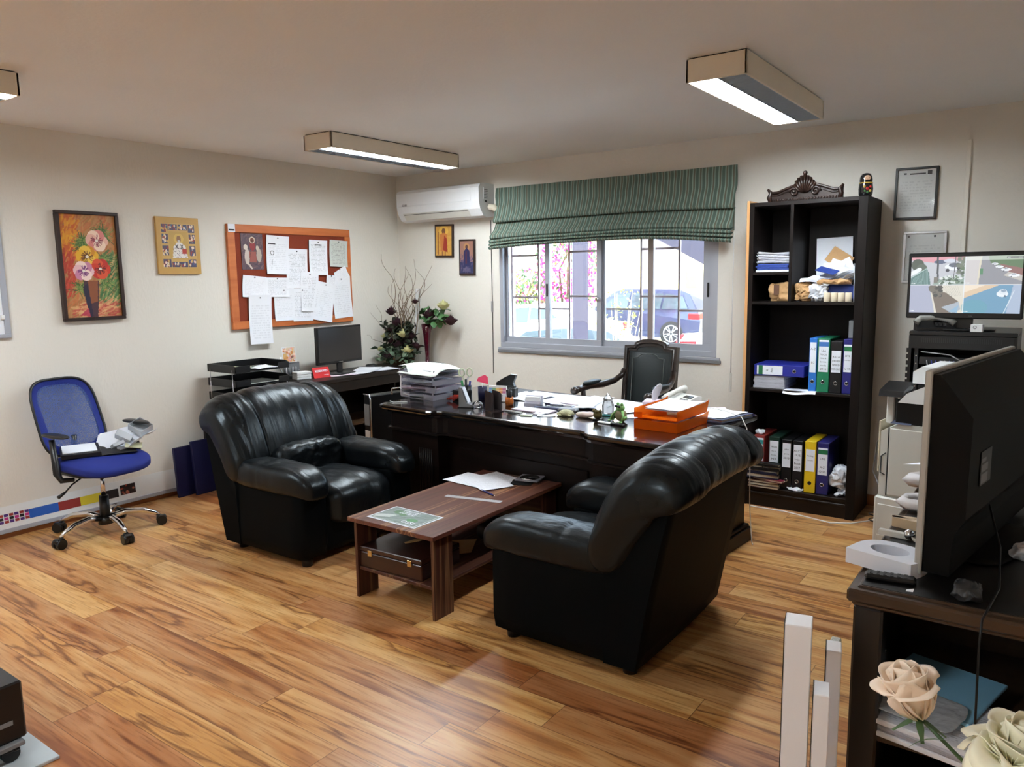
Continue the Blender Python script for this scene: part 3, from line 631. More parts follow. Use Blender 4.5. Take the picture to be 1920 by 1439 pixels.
pinned(0.70, 0.305, 0.20, 0.30, 'page_text', -1, 'typed notice with bold heading at upper middle of the board', 1, marks=logo_marks)
pinned(0.885, 0.26, 0.205, 0.235, 'page_grey', -2, 'greenish grey letter pinned at the upper right corner of the board', 0)
pinned(0.17, 0.595, 0.22, 0.175, 'page_light', -5, 'white card sheet pinned low on the board, its left end on the frame', 0)
pinned(0.345, 0.605, 0.23, 0.16, 'page_text', -1, 'short landscape note pinned between the white card and the middle papers', 1)
pinned(0.20, 0.915, 0.215, 0.40, 'page_light', -1, 'long white sheets hanging past the bottom frame of the board', 2, curl=0.02)
pinned(0.395, 0.78, 0.20, 0.27, 'page_light', 0, 'plain white sheet right beside the long hanging sheets', 0)
pinned(0.545, 0.79, 0.21, 0.28, 'page_text', -1, 'typed sheet reaching down to the bottom frame at centre of the board', 0)
pinned(0.61, 0.66, 0.19, 0.34, 'page_text', -2, 'typed form overlapping the centre of the board', 2)
pinned(0.725, 0.77, 0.22, 0.34, 'page_light', -11, 'tilted sheet whose lower corner crosses the bottom frame', 3, curl=0.02)
pinned(0.80, 0.56, 0.105, 0.115, 'page_text', -3, 'small square note pinned above the tilted sheet', 4)
pinned(0.90, 0.73, 0.215, 0.37, 'page_light', 3, 'long lined sheet hanging at the right side of the board', 1)
pinned(0.90, 0.485, 0.15, 0.11, 'page_light', 27, 'small note turned askew over the long lined sheet', 3)
o = MB().box(-0.032, 0.032, -0.032, 0.032, 0, 0.001, 'paper_white').build('price_sticker', None, (0.0305, -1.89, 2.008), LEFTW, 'small white barcode sticker on the upper left corner of the board frame', 'sticker')
MB().box(-0.026, 0.026, -0.02, -0.008, 0.001, 0.0014, 'black_matte').build('barcode', o)
hp = thing('horseman_print', 'purple-brown print of a haloed rider on a white horse', 'picture', (0.0215, -1.294 - W_ / 2 + 0.175 * W_, 1.6255 + H_ / 2 - 0.255 * H_))
a = Art(80, 110, (92, 72, 80)); a.strokes(160, (0, 1, 0, 1), [(70, 58, 72), (110, 84, 90), (130, 100, 96), (60, 50, 66)], 0.2, 0.02, 0.6, 0.9, 0.5, 3)
a.ell(0.26, 0.35, 0.12, 0.22, (196, 180, 172)).ell(0.2, 0.62, 0.09, 0.08, (206, 192, 180)).line(0.25, 0.2, 0.44, 0.03, 0.035, (200, 184, 172)).ell(0.8, 0.4, 0.12, 0.2, (176, 162, 150)).ell(0.74, 0.6, 0.07, 0.07, (190, 176, 160))
a.poly([(0.36, 0.2), (0.68, 0.2), (0.66, 0.5), (0.35, 0.5)], (150, 84, 74)).ell(0.52, 0.66, 0.13, 0.14, (140, 50, 54)).ell(0.52, 0.82, 0.13, 0.095, (206, 190, 170)).ell(0.52, 0.815, 0.09, 0.07, (120, 70, 56)).ell(0.52, 0.79, 0.05, 0.05, (90, 56, 46)).line(0.45, 0.6, 0.32, 0.1, 0.008, (60, 40, 40))
art_part(a, 'print', 0.205, 0.285, hp, (0.003, 0, 0), LEFTW, PRINT)
MB().box(-0.001, 0.0028, -0.1035, 0.1035, -0.1435, 0.1435, 'dark_frame').build('backing', hp)

# ================================================================== ON THE BACK WALL
def wall_icon(x, z, w_, h_, label, draw, tilt, name='small_icon'):
    t = thing(name, label, 'icon', (x, 0, z), group=None, rot=(0, R(tilt), 0))
    MB().box(-w_ / 2, w_ / 2, -0.022, -0.001, -h_ / 2, h_ / 2, 'dark_frame', 0.003).build('board', t)
    a = Art(60, int(60 * h_ / w_), (190, 140, 60)); draw(a); art_part(a, 'picture', w_ - 0.034, h_ - 0.034, t, (0, -0.0225, 0), FRONT, ART)
def d1(a):
    a.rect(0, 1, 0, 1, (206, 156, 72)); a.strokes(60, (0, 1, 0, 1), [(216, 170, 90), (196, 140, 60)], 0.3, 0.03, 0.3, 1, 0.4, 1); a.ell(0.5, 0.84, 0.3, 0.17, (224, 180, 80)).ell(0.5, 0.83, 0.12, 0.10, (120, 76, 46))
    a.poly([(0.3, 0.15), (0.72, 0.15), (0.74, 0.72), (0.5, 0.78), (0.26, 0.72)], (196, 120, 60)).poly([(0.45, 0.2), (0.75, 0.1), (0.72, 0.55), (0.55, 0.7)], (150, 44, 30)).line(0.42, 0.12, 0.42, 0.0, 0.04, (150, 96, 60)).line(0.6, 0.12, 0.6, 0.0, 0.04, (150, 96, 60)).line(0.16, 0.05, 0.16, 0.8, 0.02, (120, 60, 30))
def d2(a):
    a.rect(0, 1, 0, 1, (150, 110, 96)); a.rect(0, 1, 0, 0.35, (40, 44, 84)); a.strokes(60, (0, 1, 0, 0.5), [(40, 50, 100), (110, 90, 110), (30, 36, 70)], 0.2, 0.03, 0.6, 1, 0.5, 1)
    a.ell(0.5, 0.82, 0.24, 0.12, (176, 130, 84)).ell(0.5, 0.82, 0.10, 0.07, (90, 60, 50)).poly([(0.24, 0.22), (0.78, 0.22), (0.72, 0.7), (0.5, 0.8), (0.28, 0.68)], (34, 38, 82)).poly([(0.4, 0.3), (0.52, 0.3), (0.52, 0.7), (0.42, 0.66)], (80, 36, 50)).rect(0.2, 0.8, 0.05, 0.17, (110, 100, 120), 0.6)
wall_icon(0.606, 1.937, 0.225, 0.305, 'small gold icon of a standing red-cloaked angel under the air conditioner', d1, 1.5)
wall_icon(0.878, 1.779, 0.185, 0.325, 'small blue icon of a veiled woman between the angel icon and window', d2, 1.0)
def certificate(x, z, w_, h_, fm, label, tilt, heads):
    t = thing('framed_certificate', label, 'certificate', (x, 0, z), group=None, rot=(0, R(tilt), 0)); e = 0.014
    frame4(MB(), w_, h_, e, -0.02, -0.001, fm).build('frame', t)
    o = MB().grid(lambda a, b: ((a - .5) * (w_ - .02), (b - .5) * (h_ - .02), 0), 1, 1, 'page_cert').build('certificate_sheet', t, (0, -0.010, 0), FRONT)
    q = MB()
    for (hx, hz, hw, hh) in heads: q.box(hx, hx + hw, -0.0115, -0.0105, hz, hz + hh, 'dark_grey_plastic')
    q.build('printed_seals', t); MB().box(-w_ / 2 + e, w_ / 2 - e, -0.014, -0.013, -h_ / 2 + e, h_ / 2 - e, 'picture_glass').build('glass', t)
certificate(4.555, 2.083, 0.245, 0.325, 'black_plastic', 'black-framed certificate hanging upper right of the bookcase', 0.5, [(0.06, 0.115, 0.025, 0.025), (-0.04, 0.118, 0.09, 0.008), (-0.075, 0.12, 0.016, 0.010)])
certificate(4.622, 1.68, 0.245, 0.325, 'steel', 'silver-edged certificate partly hidden behind the security monitor', 0.0, [(-0.10, 0.125, 0.012, 0.012), (0.05, 0.125, 0.012, 0.012)])
# ================================================================== ARMCHAIRS (local: faces +x, back at x=0)
LE = 'black_leather'; LP = 'plain_leather'
def pleat(y, s_, amp, seed):
    """soft gathered folds running across the padding"""
    return amp * (0.5 * noise.noise((y * 9 + seed, s_ * 2.5, seed)) + 0.55 * noise.noise((y * 34 + s_ * 2, s_ * 4, seed * 2)) + 0.3 * noise.noise((y * 70, s_ * 5, seed)))
def make_armchair(label, loc, rz, seed):
    t = thing('armchair', label, 'armchair', loc, rz, 'black leather armchairs')
    HW = 0.44
    # base with plain front rail
    q = MB(); q.sbox((0.36, 0, 0.19), (0.345, 0.30, 0.14), LP, 14, 8); q.build('base', t)
    # outer back shell: side profile leaning backwards
    sp = [(0.0, 0.05), (-0.045, 0.30), (-0.10, 0.56), (-0.155, 0.80), (-0.10, 0.86), (-0.01, 0.80), (0.10, 0.56), (0.14, 0.40), (0.14, 0.05)]
    def shell(u_, v_):
        k = v_ * len(sp); i = int(k) % len(sp); f_ = k - int(k); a = sp[i]; b = sp[(i + 1) % len(sp)]
        x = a[0] * (1 - f_) + b[0] * f_; z = a[1] * (1 - f_) + b[1] * f_
        s_ = math.sin(min(1, max(0, (z - 0.5) / 0.4)) * 1.57)
        y = (u_ * 2 - 1) * (HW + 0.012 * math.sin(z * 3.4))
        bul = 0.012 * math.cos((u_ - 0.5) * 3.1)
        return (x - (bul if i < 3 else 0), y, z)
    q = MB(); q.grid(shell, 12, 36, LP, cv=True)
    for e_ in (0, 1): q.add([shell(e_, j / 36) for j in range(36)], [tuple(range(36))], LP)
    q.build('back_shell', t)
    # backrest: one long roll over the top, three panels
    pf = [(0.20, 0.42), (0.225, 0.50), (0.205, 0.62), (0.16, 0.74), (0.10, 0.84), (0.02, 0.91), (-0.06, 0.935), (-0.14, 0.925), (-0.20, 0.88), (-0.225, 0.82), (-0.205, 0.765), (-0.16, 0.745), (-0.10, 0.70), (-0.02, 0.58), (0.05, 0.45), (0.12, 0.40)]
    def prof_(v_):
        k = v_ * len(pf); i = int(k) % len(pf); f_ = k - int(k); n_ = len(pf)
        p0, p1, p2, p3 = pf[i - 1], pf[i], pf[(i + 1) % n_], pf[(i + 2) % n_]
        return tuple(0.5 * ((2 * p1[d]) + (-p0[d] + p2[d]) * f_ + (2 * p0[d] - 5 * p1[d] + 4 * p2[d] - p3[d]) * f_ ** 2 + (-p0[d] + 3 * p1[d] - 3 * p2[d] + p3[d]) * f_ ** 3) for d in (0, 1))
    def back_panel(y0, y1, sd, endl, endr):
        def fn(u_, v_):
            uu = u_; y = y0 + (y1 - y0) * uu
            x, z = prof_(v_)
            cx, cz = -0.02, 0.72
            if z < 0.6: cx, cz = 0.10, 0.56
            s_ = 1.0
            # seams pinch the padding, the outer ends round right over
            for (ee, at, wid, dp) in ((endl, 0, 0.10, 0.10), (endr, 1, 0.10, 0.10)):
                d = uu if at == 0 else 1 - uu
                if ee: d_ = min(1, d / 0.60); s_ *= 0.55 + 0.45 * math.sqrt(max(0, 1 - (1 - d_) ** 2.2))
                else: s_ *= 1 - 0.07 * math.exp(-(d / 0.07) ** 2)
            yy = abs(y) / 0.47
            drop = 0.045 * yy ** 2.5
            x2 = cx + (x - cx) * s_; z2 = cz + (z - cz) * s_ - drop * max(0, (z - 0.5) / 0.4)
            outer = min(1, max(0, (z - 0.42) / 0.1))
            w_ = pleat(y, v_ * 2, 0.011, sd) * (0.4 + 0.6 * outer)
            g = Vector((x - cx, 0, z - cz)); g = g.normalized() if g.length > 0 else g
            return (x2 + g.x * w_, y * (1 + 0.02 * math.sin(v_ * 6.28)), z2 + g.z * w_)
        q = MB(); q.grid(fn, 34, 72, LE, cv=True)
        for e_ in (0, 1): q.add([fn(e_, j / 72) for j in range(72)], [tuple(range(72))], LE, None, True)
        return q
    q = back_panel(-0.475, -0.245, seed, True, False); q.build('backrest_panel', t)
    q = back_panel(-0.245, 0.245, seed + 3, False, False); q.build('backrest_panel', t)
    q = back_panel(0.245, 0.475, seed + 5, False, True); q.build('backrest_panel', t)
    # lumbar roll
    def dl(w, p): w.x += pleat(w.y, p.z, 0.016, seed + 9) * max(0, p.x); w.z += pleat(w.y, p.x, 0.014, seed + 9) * max(0, p.z) - 0.02 * max(0, -abs(w.y) + 0.02); return w
    q = MB(); q.sbox((0.235, 0, 0.50), (0.085, 0.25, 0.11), LE, 4.0, 22, None, dl); q.build('lumbar_cushion', t)
    # seat
    def ds(w, p):
        n_ = noise.noise((w.x * 9 + seed, w.y * 7, 1)) + 0.5 * noise.noise((w.x * 22, w.y * 20 + seed, 4)); w.z += 0.010 * n_ * max(0, p.z) + 0.02 * max(0, p.z) * (1 - (w.y / 0.26) ** 2) - 0.025 * max(0, p.x) ** 4
        w.x += 0.012 * noise.noise((w.y * 15, w.z * 9, seed)) * max(0, p.x); return w
    q = MB(); q.sbox((0.465, 0, 0.32), (0.31, 0.255, 0.115), LE, 4.5, 26, None, ds); q.build('seat_cushion', t)
    # arms
    for sy in (-1, 1):
        a = MB(); a.sbox((0.365, sy * 0.345, 0.26), (0.345, 0.095, 0.215), LP, 16, 8)
        def da(w, p):
            fr_ = max(0, (w.x - 0.60) / 0.15)
            w.z -= 0.035 * fr_ ** 2 + 0.010 * max(0, (0.35 - w.x)); 
            n_ = pleat(w.x, p.y, 0.005, seed + sy * 4 + 20) + 0.007 * noise.noise((w.x * 6, w.y * 9, seed + sy))
            # stitched seam across the arm
            n_ -= 0.008 * math.exp(-((w.x - 0.34) / 0.010) ** 2)
            w.z += n_ * max(0, p.z); w.y += sy * 0.6 * n_ * abs(p.y)
            return w
        a.sbox((0.40, sy * 0.350, 0.485), (0.375, 0.118, 0.085), LE, 3.4, 30, None, da); a.build('arm', t)
    for (x, y) in ((0.06, -0.36), (0.06, 0.36), (0.64, -0.36), (0.64, 0.36)): MB().lathe([(0.0, 0), (0.03, 0), (0.035, 0.055), (0, 0.06)], (x, y, 0), 'black_plastic', 14).build('foot', t)
    return t
make_armchair('black leather armchair with its open front turned to the coffee table, beside the blue chair', (1.36, -2.54, 0), 0, 3.1)
make_armchair('black leather armchair seen from behind, standing in front of the desk corner', (4.10, -2.58, 0), math.pi, 8.4)

# ================================================================== COFFEE TABLE
ct = thing('coffee_table', 'low walnut coffee table with lower shelf between the two armchairs', 'coffee table', (2.815, -2.51, 0))
MB().box(-0.285, 0.285, -0.555, 0.555, 0.400, 0.422, 'walnut_y', 0.002).build('tabletop', ct)
for (x, y) in ((-0.255, -1), (0.255, -1), (-0.255, 1), (0.255, 1)):
    MB().box(x - 0.009, x + 0.009, y * 0.395, y * 0.53, 0, 0.400, 'walnut_z', 0.001).build('leg', ct)
MB().box(-0.246, 0.246, -0.52, 0.52, 0.145, 0.161, 'walnut_shelf', 0.001).build('shelf', ct)
MB().box(-0.246, 0.246, 0.46, 0.475, 0.161, 0.400, 'walnut_x').build('back_panel', ct)

# ================================================================== BOOKCASE
BX0, BX1, BY = 3.632, 4.36, -0.43
bk = thing('bookcase', 'tall dark wood open bookcase with binders and paper piles beside the window', 'bookcase', (BX0, 0, 0))
W = BX1 - BX0
dw = 'dark_wood_v'
MB().box(0, 0.03, BY, -0.016, 0, 2.055, dw, 0.002).build('side_panel', bk)
MB().box(W - 0.055, W, BY, -0.016, 0, 2.055, dw, 0.002).build('side_panel', bk)
MB().box(0.03, W - 0.055, BY + .003, -0.016, 2.03, 2.055, 'dark_wood', 0.001).build('top_panel', bk)
MB().box(0.03, W - 0.055, -0.028, -0.018, 0.05, 2.03, dw).build('back_panel', bk)
pale = wood('pale_edge', sr(196, 140, 86), sr(214, 160, 104), 0.5, 2)
MB().box(-0.022, -0.001, BY + 0.01, -0.016, 0, 2.07, 'pale_edge', 0.001).build('pale_side_strip', bk, label='unpainted pale wood side strip')
MB().box(0.265, 0.285, BY + .003, -0.03, 1.405, 2.03, dw).build('divider', bk)
for (a, b, z) in ((0.03, 0.265, 1.582), (0.03, W - 0.055, 1.387), (0.03, W - 0.055, 0.80), (0.03, W - 0.055, 0.115)):
    MB().box(a, b, BY + .004, -0.03, z, z + 0.019, 'dark_wood', 0.001).build('shelf', bk)
MB().box(0.03, W - 0.055, BY + .01, BY + .03, 0, 0.115, 'dark_wood').box(0.03, W - 0.055, BY + 0.001, BY + .012, 0.085, 0.098, 'dark_wood', 0.002).build('plinth', bk)

# ================================================================== EXECUTIVE DESK (local: sitter's side +y, visitors' side -y)
DZ = 0.77
desk = thing('executive_desk', 'wide dark glossy executive desk with stepped front, loaded with papers', 'desk', (2.81, -1.63, 0), R(-5))
def outline(o=0.0, back=0.62):
    hx = 1.10 + o; fs, fc = -0.47 - o, -0.415 - o; c_ = 0.05
    return [(-hx + c_, fs), (-0.62 + 0.0, fs), (-0.585, fs + 0.012), (-0.565, fc - 0.012), (-0.53, fc), (0.53, fc), (0.565, fc - 0.012), (0.585, fs + 0.012), (0.62, fs), (hx - c_, fs), (hx - 0.015, fs + 0.015), (hx, fs + c_), (hx, back + o - c_), (hx - 0.015, back + o - 0.015), (hx - c_, back + o), (-hx + c_, back + o), (-hx + 0.015, back + o - 0.015), (-hx, back + o - c_), (-hx, fs + c_), (-hx + 0.015, fs + 0.015)]
def lay(mb, layers, m):
    prev = None
    for (o, z) in layers:
        cur = [(p[0], p[1], z) for p in outline(o)]
        if prev:
            n = len(cur); mb.add(prev + cur, [(i, (i + 1) % n, n + (i + 1) % n, n + i) for i in range(n)], m)
        prev = cur
    mb.add([(p[0], p[1], layers[0][1]) for p in outline(layers[0][0])], [tuple(range(20))], m); mb.add(prev, [tuple(range(20))], m)
q = MB(); lay(q, [(-0.05, DZ - 0.055), (-0.03, DZ - 0.05), (-0.028, DZ - 0.036), (-0.006, DZ - 0.03), (0.0, DZ - 0.022), (0.0, DZ - 0.010), (-0.004, DZ - 0.003), (-0.012, DZ)], 'desk_wood'); q.build('desk_top', desk)
q = MB(); lay(q, [(-0.05, 0.60), (-0.035, 0.605), (-0.035, 0.615), (-0.05, 0.62), (-0.05, DZ - 0.055)], 'desk_body'); q.build('apron', desk)
wd2 = 'desk_body'
q = MB(); q.prism([(-1.04, -0.39), (-0.60, -0.39), (-0.60, 0.56), (-1.04, 0.56)], 'z', 0.0, 0.60, wd2)
for i in range(7): q.cyl((-0.66 - i * 0.018, -0.392, 0.16), (-0.66 - i * 0.018, -0.392, 0.50), 0.006, wd2, n=6)
q.build('pedestal', desk)
q = MB(); q.prism([(0.60, -0.39), (1.04, -0.39), (1.04, 0.56), (0.60, 0.56)], 'z', 0.0, 0.60, wd2)
for i in range(7): q.cyl((0.66 + i * 0.018, -0.392, 0.16), (0.66 + i * 0.018, -0.392, 0.50), 0.006, wd2, n=6)
q.build('pedestal', desk)
q = MB(); q.box(-0.60, 0.60, -0.285, -0.26, 0.0, 0.60, wd2).box(-0.50, 0.50, -0.297, -0.285, 0.12, 0.52, wd2, 0.006); q.build('front_panel', desk)
for (a, b) in ((-1.075, -0.575), (0.575, 1.075)):
    MB().box(a, b, -0.412, 0.595, 0, 0.085, wd2, 0.004).box(a + 0.012, b - 0.012, -0.402, 0.583, 0.085, 0.105, wd2, 0.006).build('plinth', desk)
MB().box(-0.575, 0.575, -0.315, -0.285, 0, 0.085, wd2, 0.004).build('plinth_rail', desk)
mat('desk_glass', (0.010, 0.011, 0.012, 1), 0.03, spec=0.8, coat=1.0, vary=0.02)

def dloc(x, y):   # world -> check helper for things standing on the desk (world coordinates are used throughout)
    return (x, y, DZ)

# ================================================================== EXECUTIVE CHAIR behind the desk (faces -y)
ex = thing('executive_chair', 'carved dark wood executive chair with black leather back behind the desk', 'chair', (2.935, -0.58, 0), R(-2))
mat('seat_leather', (0.012, 0.018, 0.019, 1), 0.42, vary=0.1); mat('trim_nail', (0.07, 0.075, 0.07, 1), 0.4, 0.3, vary=0.05)
exw = wood('chair_wood', (0.012, 0.007, 0.005, 1), (0.028, 0.016, 0.012, 1), 0.28, 2, 1, 0.3)
def arch(w_, z0, zs, zt, n=14):
    pts = [(-w_, z0), (-w_, zs), (-w_ * 0.66, zs + 0.004)]
    for i in range(n + 1):
        a = math.pi - math.pi * i / n; pts.append((w_ * 0.62 * math.cos(a), zs + 0.006 + (zt - zs) * math.sin(a) ** 0.8))
    return pts + [(w_ * 0.66, zs + 0.004), (w_, zs), (w_, z0)]
BT = TR((0, 0.0, 0), (R(-7), 0, 0))
o_ = arch(0.212, 0.50, 1.085, 1.128); i_ = arch(0.172, 0.54, 1.045, 1.078)
q = MB(); n = len(o_)
for (y0, y1) in ((-0.02, 0.025),):
    vs = [(p[0], y0, p[1]) for p in o_] + [(p[0], y0, p[1]) for p in i_] + [(p[0], y1, p[1]) for p in o_] + [(p[0], y1, p[1]) for p in i_]
    fs = []
    for i in range(n):
        j = (i + 1) % n; fs += [(i, j, n + j, n + i), (2 * n + i, 2 * n + j, 3 * n + j, 3 * n + i), (i, j, 2 * n + j, 2 * n + i), (n + i, n + j, 3 * n + j, 3 * n + i)]
    q.add(vs, fs, 'chair_wood', BT)
q.tube([(p[0], -0.024, p[1]) for p in arch(0.188, 0.52, 1.066, 1.105)], 0.010, 'chair_wood', 6, BT, closed=True)
q.build('back_frame', ex)
q = MB(); q.prism(i_, 'y', -0.012, 0.015, 'seat_leather', BT)
q.grid(lambda a, b: ((a - .5) * 0.30, -0.014 - 0.028 * (1 - (2 * a - 1) ** 4) * (1 - (2 * b - 1) ** 4), 0.56 + b * 0.475), 10, 14, 'seat_leather', BT); q.build('back_pad', ex)
q = MB(); q.tube([(p[0], -0.041, p[1]) for p in arch(0.125, 0.60, 0.995, 1.022, 8)], 0.0035, 'trim_nail', 5, BT, closed=True); q.build('trim_line', ex, label='thin pale stitched line on the leather back')
q = MB(); q.sbox((0, -0.27, 0.475), (0.235, 0.235, 0.055), 'seat_leather', 4, 10); q.build('seat', ex)
MB().box(-0.23, 0.23, -0.49, -0.04, 0.37, 0.43, 'chair_wood', 0.01).build('seat_rail', ex)
for sx in (-1, 1):
    q = MB(); q.tube([(sx * 0.20, 0.09, 0.90), (sx * 0.205, 0.06, 0.86), (sx * 0.225, -0.02, 0.825), (sx * 0.25, -0.14, 0.812), (sx * 0.275, -0.28, 0.815), (sx * 0.285, -0.40, 0.805), (sx * 0.285, -0.455, 0.80)], [0.022, 0.022, 0.022, 0.026, 0.024, 0.022, 0.026], 'chair_wood', 10)
    q.ball((sx * 0.285, -0.465, 0.802), 0.028, 'chair_wood', 5).tube([(sx * 0.28, -0.36, 0.80), (sx * 0.26, -0.37, 0.62), (sx * 0.225, -0.36, 0.42)], 0.018, 'chair_wood', 8)
    q.build('arm', ex)
    MB().sbox((sx * 0.272, -0.25, 0.838), (0.028, 0.11, 0.018), 'seat_leather', 3, 6).build('arm_pad', ex)
q = MB(); q.cyl((0, -0.26, 0.10), (0, -0.26, 0.37), 0.03, 'black_plastic')
for i in range(5):
    a = i * 1.2566 + 0.3; q.tube([(0, -0.26, 0.12), (0.15 * math.cos(a), -0.26 + 0.15 * math.sin(a), 0.11), (0.28 * math.cos(a), -0.26 + 0.28 * math.sin(a), 0.07)], [0.03, 0.024, 0.018], 'chair_wood', 8)
q.build('base', ex)
for i in range(5):
    a = i * 1.2566 + 0.3; MB().ball((0.29 * math.cos(a), -0.26 + 0.29 * math.sin(a), 0.03), (0.03, 0.03, 0.03), 'black_plastic', 5).build('caster', ex)

# ================================================================== BLUE MESH CHAIR (faces +x)
bc = thing('mesh_office_chair', 'blue mesh office chair on a chrome five-star base by the left wall', 'office chair', (0.45, -3.245, 0), R(6))
mat('blue_fabric', sr(14, 34, 120), 0.75, bump=(300, 0.2), vary=0.1)
m, nt, b = nodes('blue_mesh'); b.inputs['Base Color'].default_value = sr(44, 70, 130); b.inputs['Roughness'].default_value = 0.7
tc = N(nt, 'ShaderNodeTexCoord'); v = N(nt, 'ShaderNodeTexVoronoi'); v.inputs['Scale'].default_value = 170; nt.links.new(tc.outputs['Object'], v.inputs['Vector'])
tr = N(nt, 'ShaderNodeBsdfTransparent'); mx = N(nt, 'ShaderNodeMixShader'); k_ = mth(nt, 'ADD', mth(nt, 'MULTIPLY', mth(nt, 'LESS_THAN', v.outputs['Distance'], 0.38), 0.25), 0.16)
nt.links.new(k_, mx.inputs[0]); nt.links.new(b.outputs[0], mx.inputs[1]); nt.links.new(tr.outputs[0], mx.inputs[2]); nt.links.new(mx.outputs[0], nt.nodes['Material Output'].inputs[0])
# backrest: rounded frame band + mesh, leaning back
def brp(a, sx=1.0, inset=0.0, n_=4.0):
    c_, s_ = math.cos(a), math.sin(a); hw, hh = 0.215 - inset, 0.240 - inset
    y = hw * math.copysign(abs(c_) ** (2 / n_), c_); z = hh * math.copysign(abs(s_) ** (2 / n_), s_)
    y *= 1 - 0.10 * (z + hh) / (2 * hh) * 0.5
    x = -0.235 - 0.20 * (z + hh) / (2 * hh) * 0.9 + 0.05 * (y / hw) ** 2 * 0.6
    return (x, y, 0.742 + z)
q = MB(); q.grid(lambda a, b: brp(a * 6.2832, 1, b * 0.05), 48, 3, 'blue_fabric', cu=True)
q.grid(lambda a, b: tuple(Vector(brp(a * 6.2832, 1, b * 0.05)) - Vector((0.012, 0, 0))), 48, 3, 'blue_fabric', cu=True); q.build('backrest_rim', bc)
q = MB(); q.tube([brp(i / 48 * 6.2832) for i in range(48)], 0.009, 'black_plastic', 6, closed=True); q.build('backrest_frame', bc)
def mesh_f(a, b):
    p = brp(a * 6.2832, 1, 0.04); c_ = brp(0, 1, 0); k2 = 1 - b; cc = Vector((-0.325, 0, 0.742)); return tuple(cc + (Vector(p) - cc) * k2)
q = MB(); q.grid(mesh_f, 48, 6, 'blue_mesh', cu=True); q.build('mesh_panel', bc)
def dseat(w, p): w.z -= 0.035 * max(0, p.x) ** 2; w.z += 0.01 * (w.y / 0.25) ** 2 * (1 if p.z > 0 else 0); return w
q = MB(); q.sbox((0.02, 0, 0.475), (0.25, 0.245, 0.045), 'blue_fabric', 3.2, 12, None, dseat); q.build('seat', bc)
MB().sbox((0.0, 0, 0.43), (0.21, 0.21, 0.018), 'black_plastic', 4, 8).build('seat_shell', bc)
q = MB(); q.tube([(-0.12, 0, 0.40), (-0.25, 0, 0.40), (-0.285, 0, 0.47), (-0.265, 0, 0.62)], [0.02, 0.022, 0.022, 0.015], 'black_plastic', 8); q.build('back_bracket', bc)
for sy in (-1, 1):
    q = MB(); q.tube([(0.04, sy * 0.20, 0.405), (0.02, sy * 0.265, 0.41), (-0.01, sy * 0.272, 0.45), (-0.04, sy * 0.268, 0.66)], [0.014, 0.018, 0.023, 0.017], 'black_plastic', 8)
    q.sbox((0.0, sy * 0.265, 0.685), (0.125, 0.036, 0.013), 'black_plastic', 2.6, 8); q.build('armrest', bc)
q = MB(); q.cyl((0, 0, 0.24), (0, 0, 0.40), 0.014, 'chrome').cyl((0, 0, 0.07), (0, 0, 0.25), 0.033, 'black_plastic', 0.028).cyl((0, 0, 0.065), (0, 0, 0.11), 0.045, 'black_plastic', 0.04); q.build('gas_lift', bc)
q = MB(); q.tube([(0.0, -0.12, 0.40), (0.03, -0.21, 0.375), (0.02, -0.25, 0.335)], 0.005, 'black_plastic', 6).tube([(0.02, -0.25, 0.335), (0.015, -0.295, 0.31)], [0.008, 0.012], 'black_plastic', 8); q.build('tilt_lever', bc)
for a_ in (-84, -12, 60, 132, 204):
    a = R(a_); c_, s_ = math.cos(a), math.sin(a); Rz = TR((0, 0, 0), (0, 0, a))
    q = MB(); q.tube([(0.03, 0, 0.105), (0.12, 0, 0.125), (0.22, 0, 0.115), (0.29, 0, 0.085), (0.315, 0, 0.065)], [0.02, 0.019, 0.017, 0.014, 0.011], 'chrome', 10, Rz); lg = q.build('base_leg', bc)
    T2 = TR((0, 0, 0), (0, 0, a)); q = MB(); q.cyl((0.325, -0.030, 0.031), (0.325, -0.005, 0.031), 0.031, 'black_plastic', T=T2).cyl((0.325, 0.005, 0.031), (0.325, 0.030, 0.031), 0.031, 'black_plastic', T=T2).box(0.295, 0.355, -0.022, 0.022, 0.034, 0.064, 'black_plastic', 0.008, T=T2)
    q.build('caster', lg)

# ================================================================== SIDE DESK along the left wall
sd = thing('side_desk', 'dark wood side desk along the left wall carrying the computer monitor', 'desk', (0.016, -0.82, 0))
MB().box(0, 0.50, -0.78, 0.72, 0.745, 0.78, 'dark_wood', 0.004).build('desk_top', sd)
MB().box(0.02, 0.47, -0.76, -0.735, 0, 0.745, 'dark_wood_v').build('side_panel', sd); MB().box(0.02, 0.47, 0.68, 0.705, 0, 0.745, 'dark_wood_v').build('side_panel', sd)
MB().box(0.02, 0.035, -0.735, 0.68, 0.05, 0.745, 'dark_wood').build('back_panel', sd)
MB().box(0.455, 0.47, -0.735, 0.68, 0.66, 0.745, 'dark_wood', 0.002).build('drawer_front', sd)
MB().box(0.04, 0.47, 0.20, 0.215, 0.05, 0.66, 'dark_wood_v').box(0.04, 0.46, -0.735, 0.20, 0.35, 0.365, 'cabinet_wood').build('shelf', sd)
lo = thing('low_cabinet', 'low dark cabinet hidden behind the left armchair under the letter trays', 'cabinet', (0.28, -1.97, 0))
MB().box(-0.26, 0.2, -0.28, 0.34, 0, 0.51, 'dark_wood', 0.004).build('body', lo); MB().box(-0.26, 0.215, -0.29, 0.35, 0.51, 0.53, 'dark_wood', 0.003).build('cabinet_top', lo)
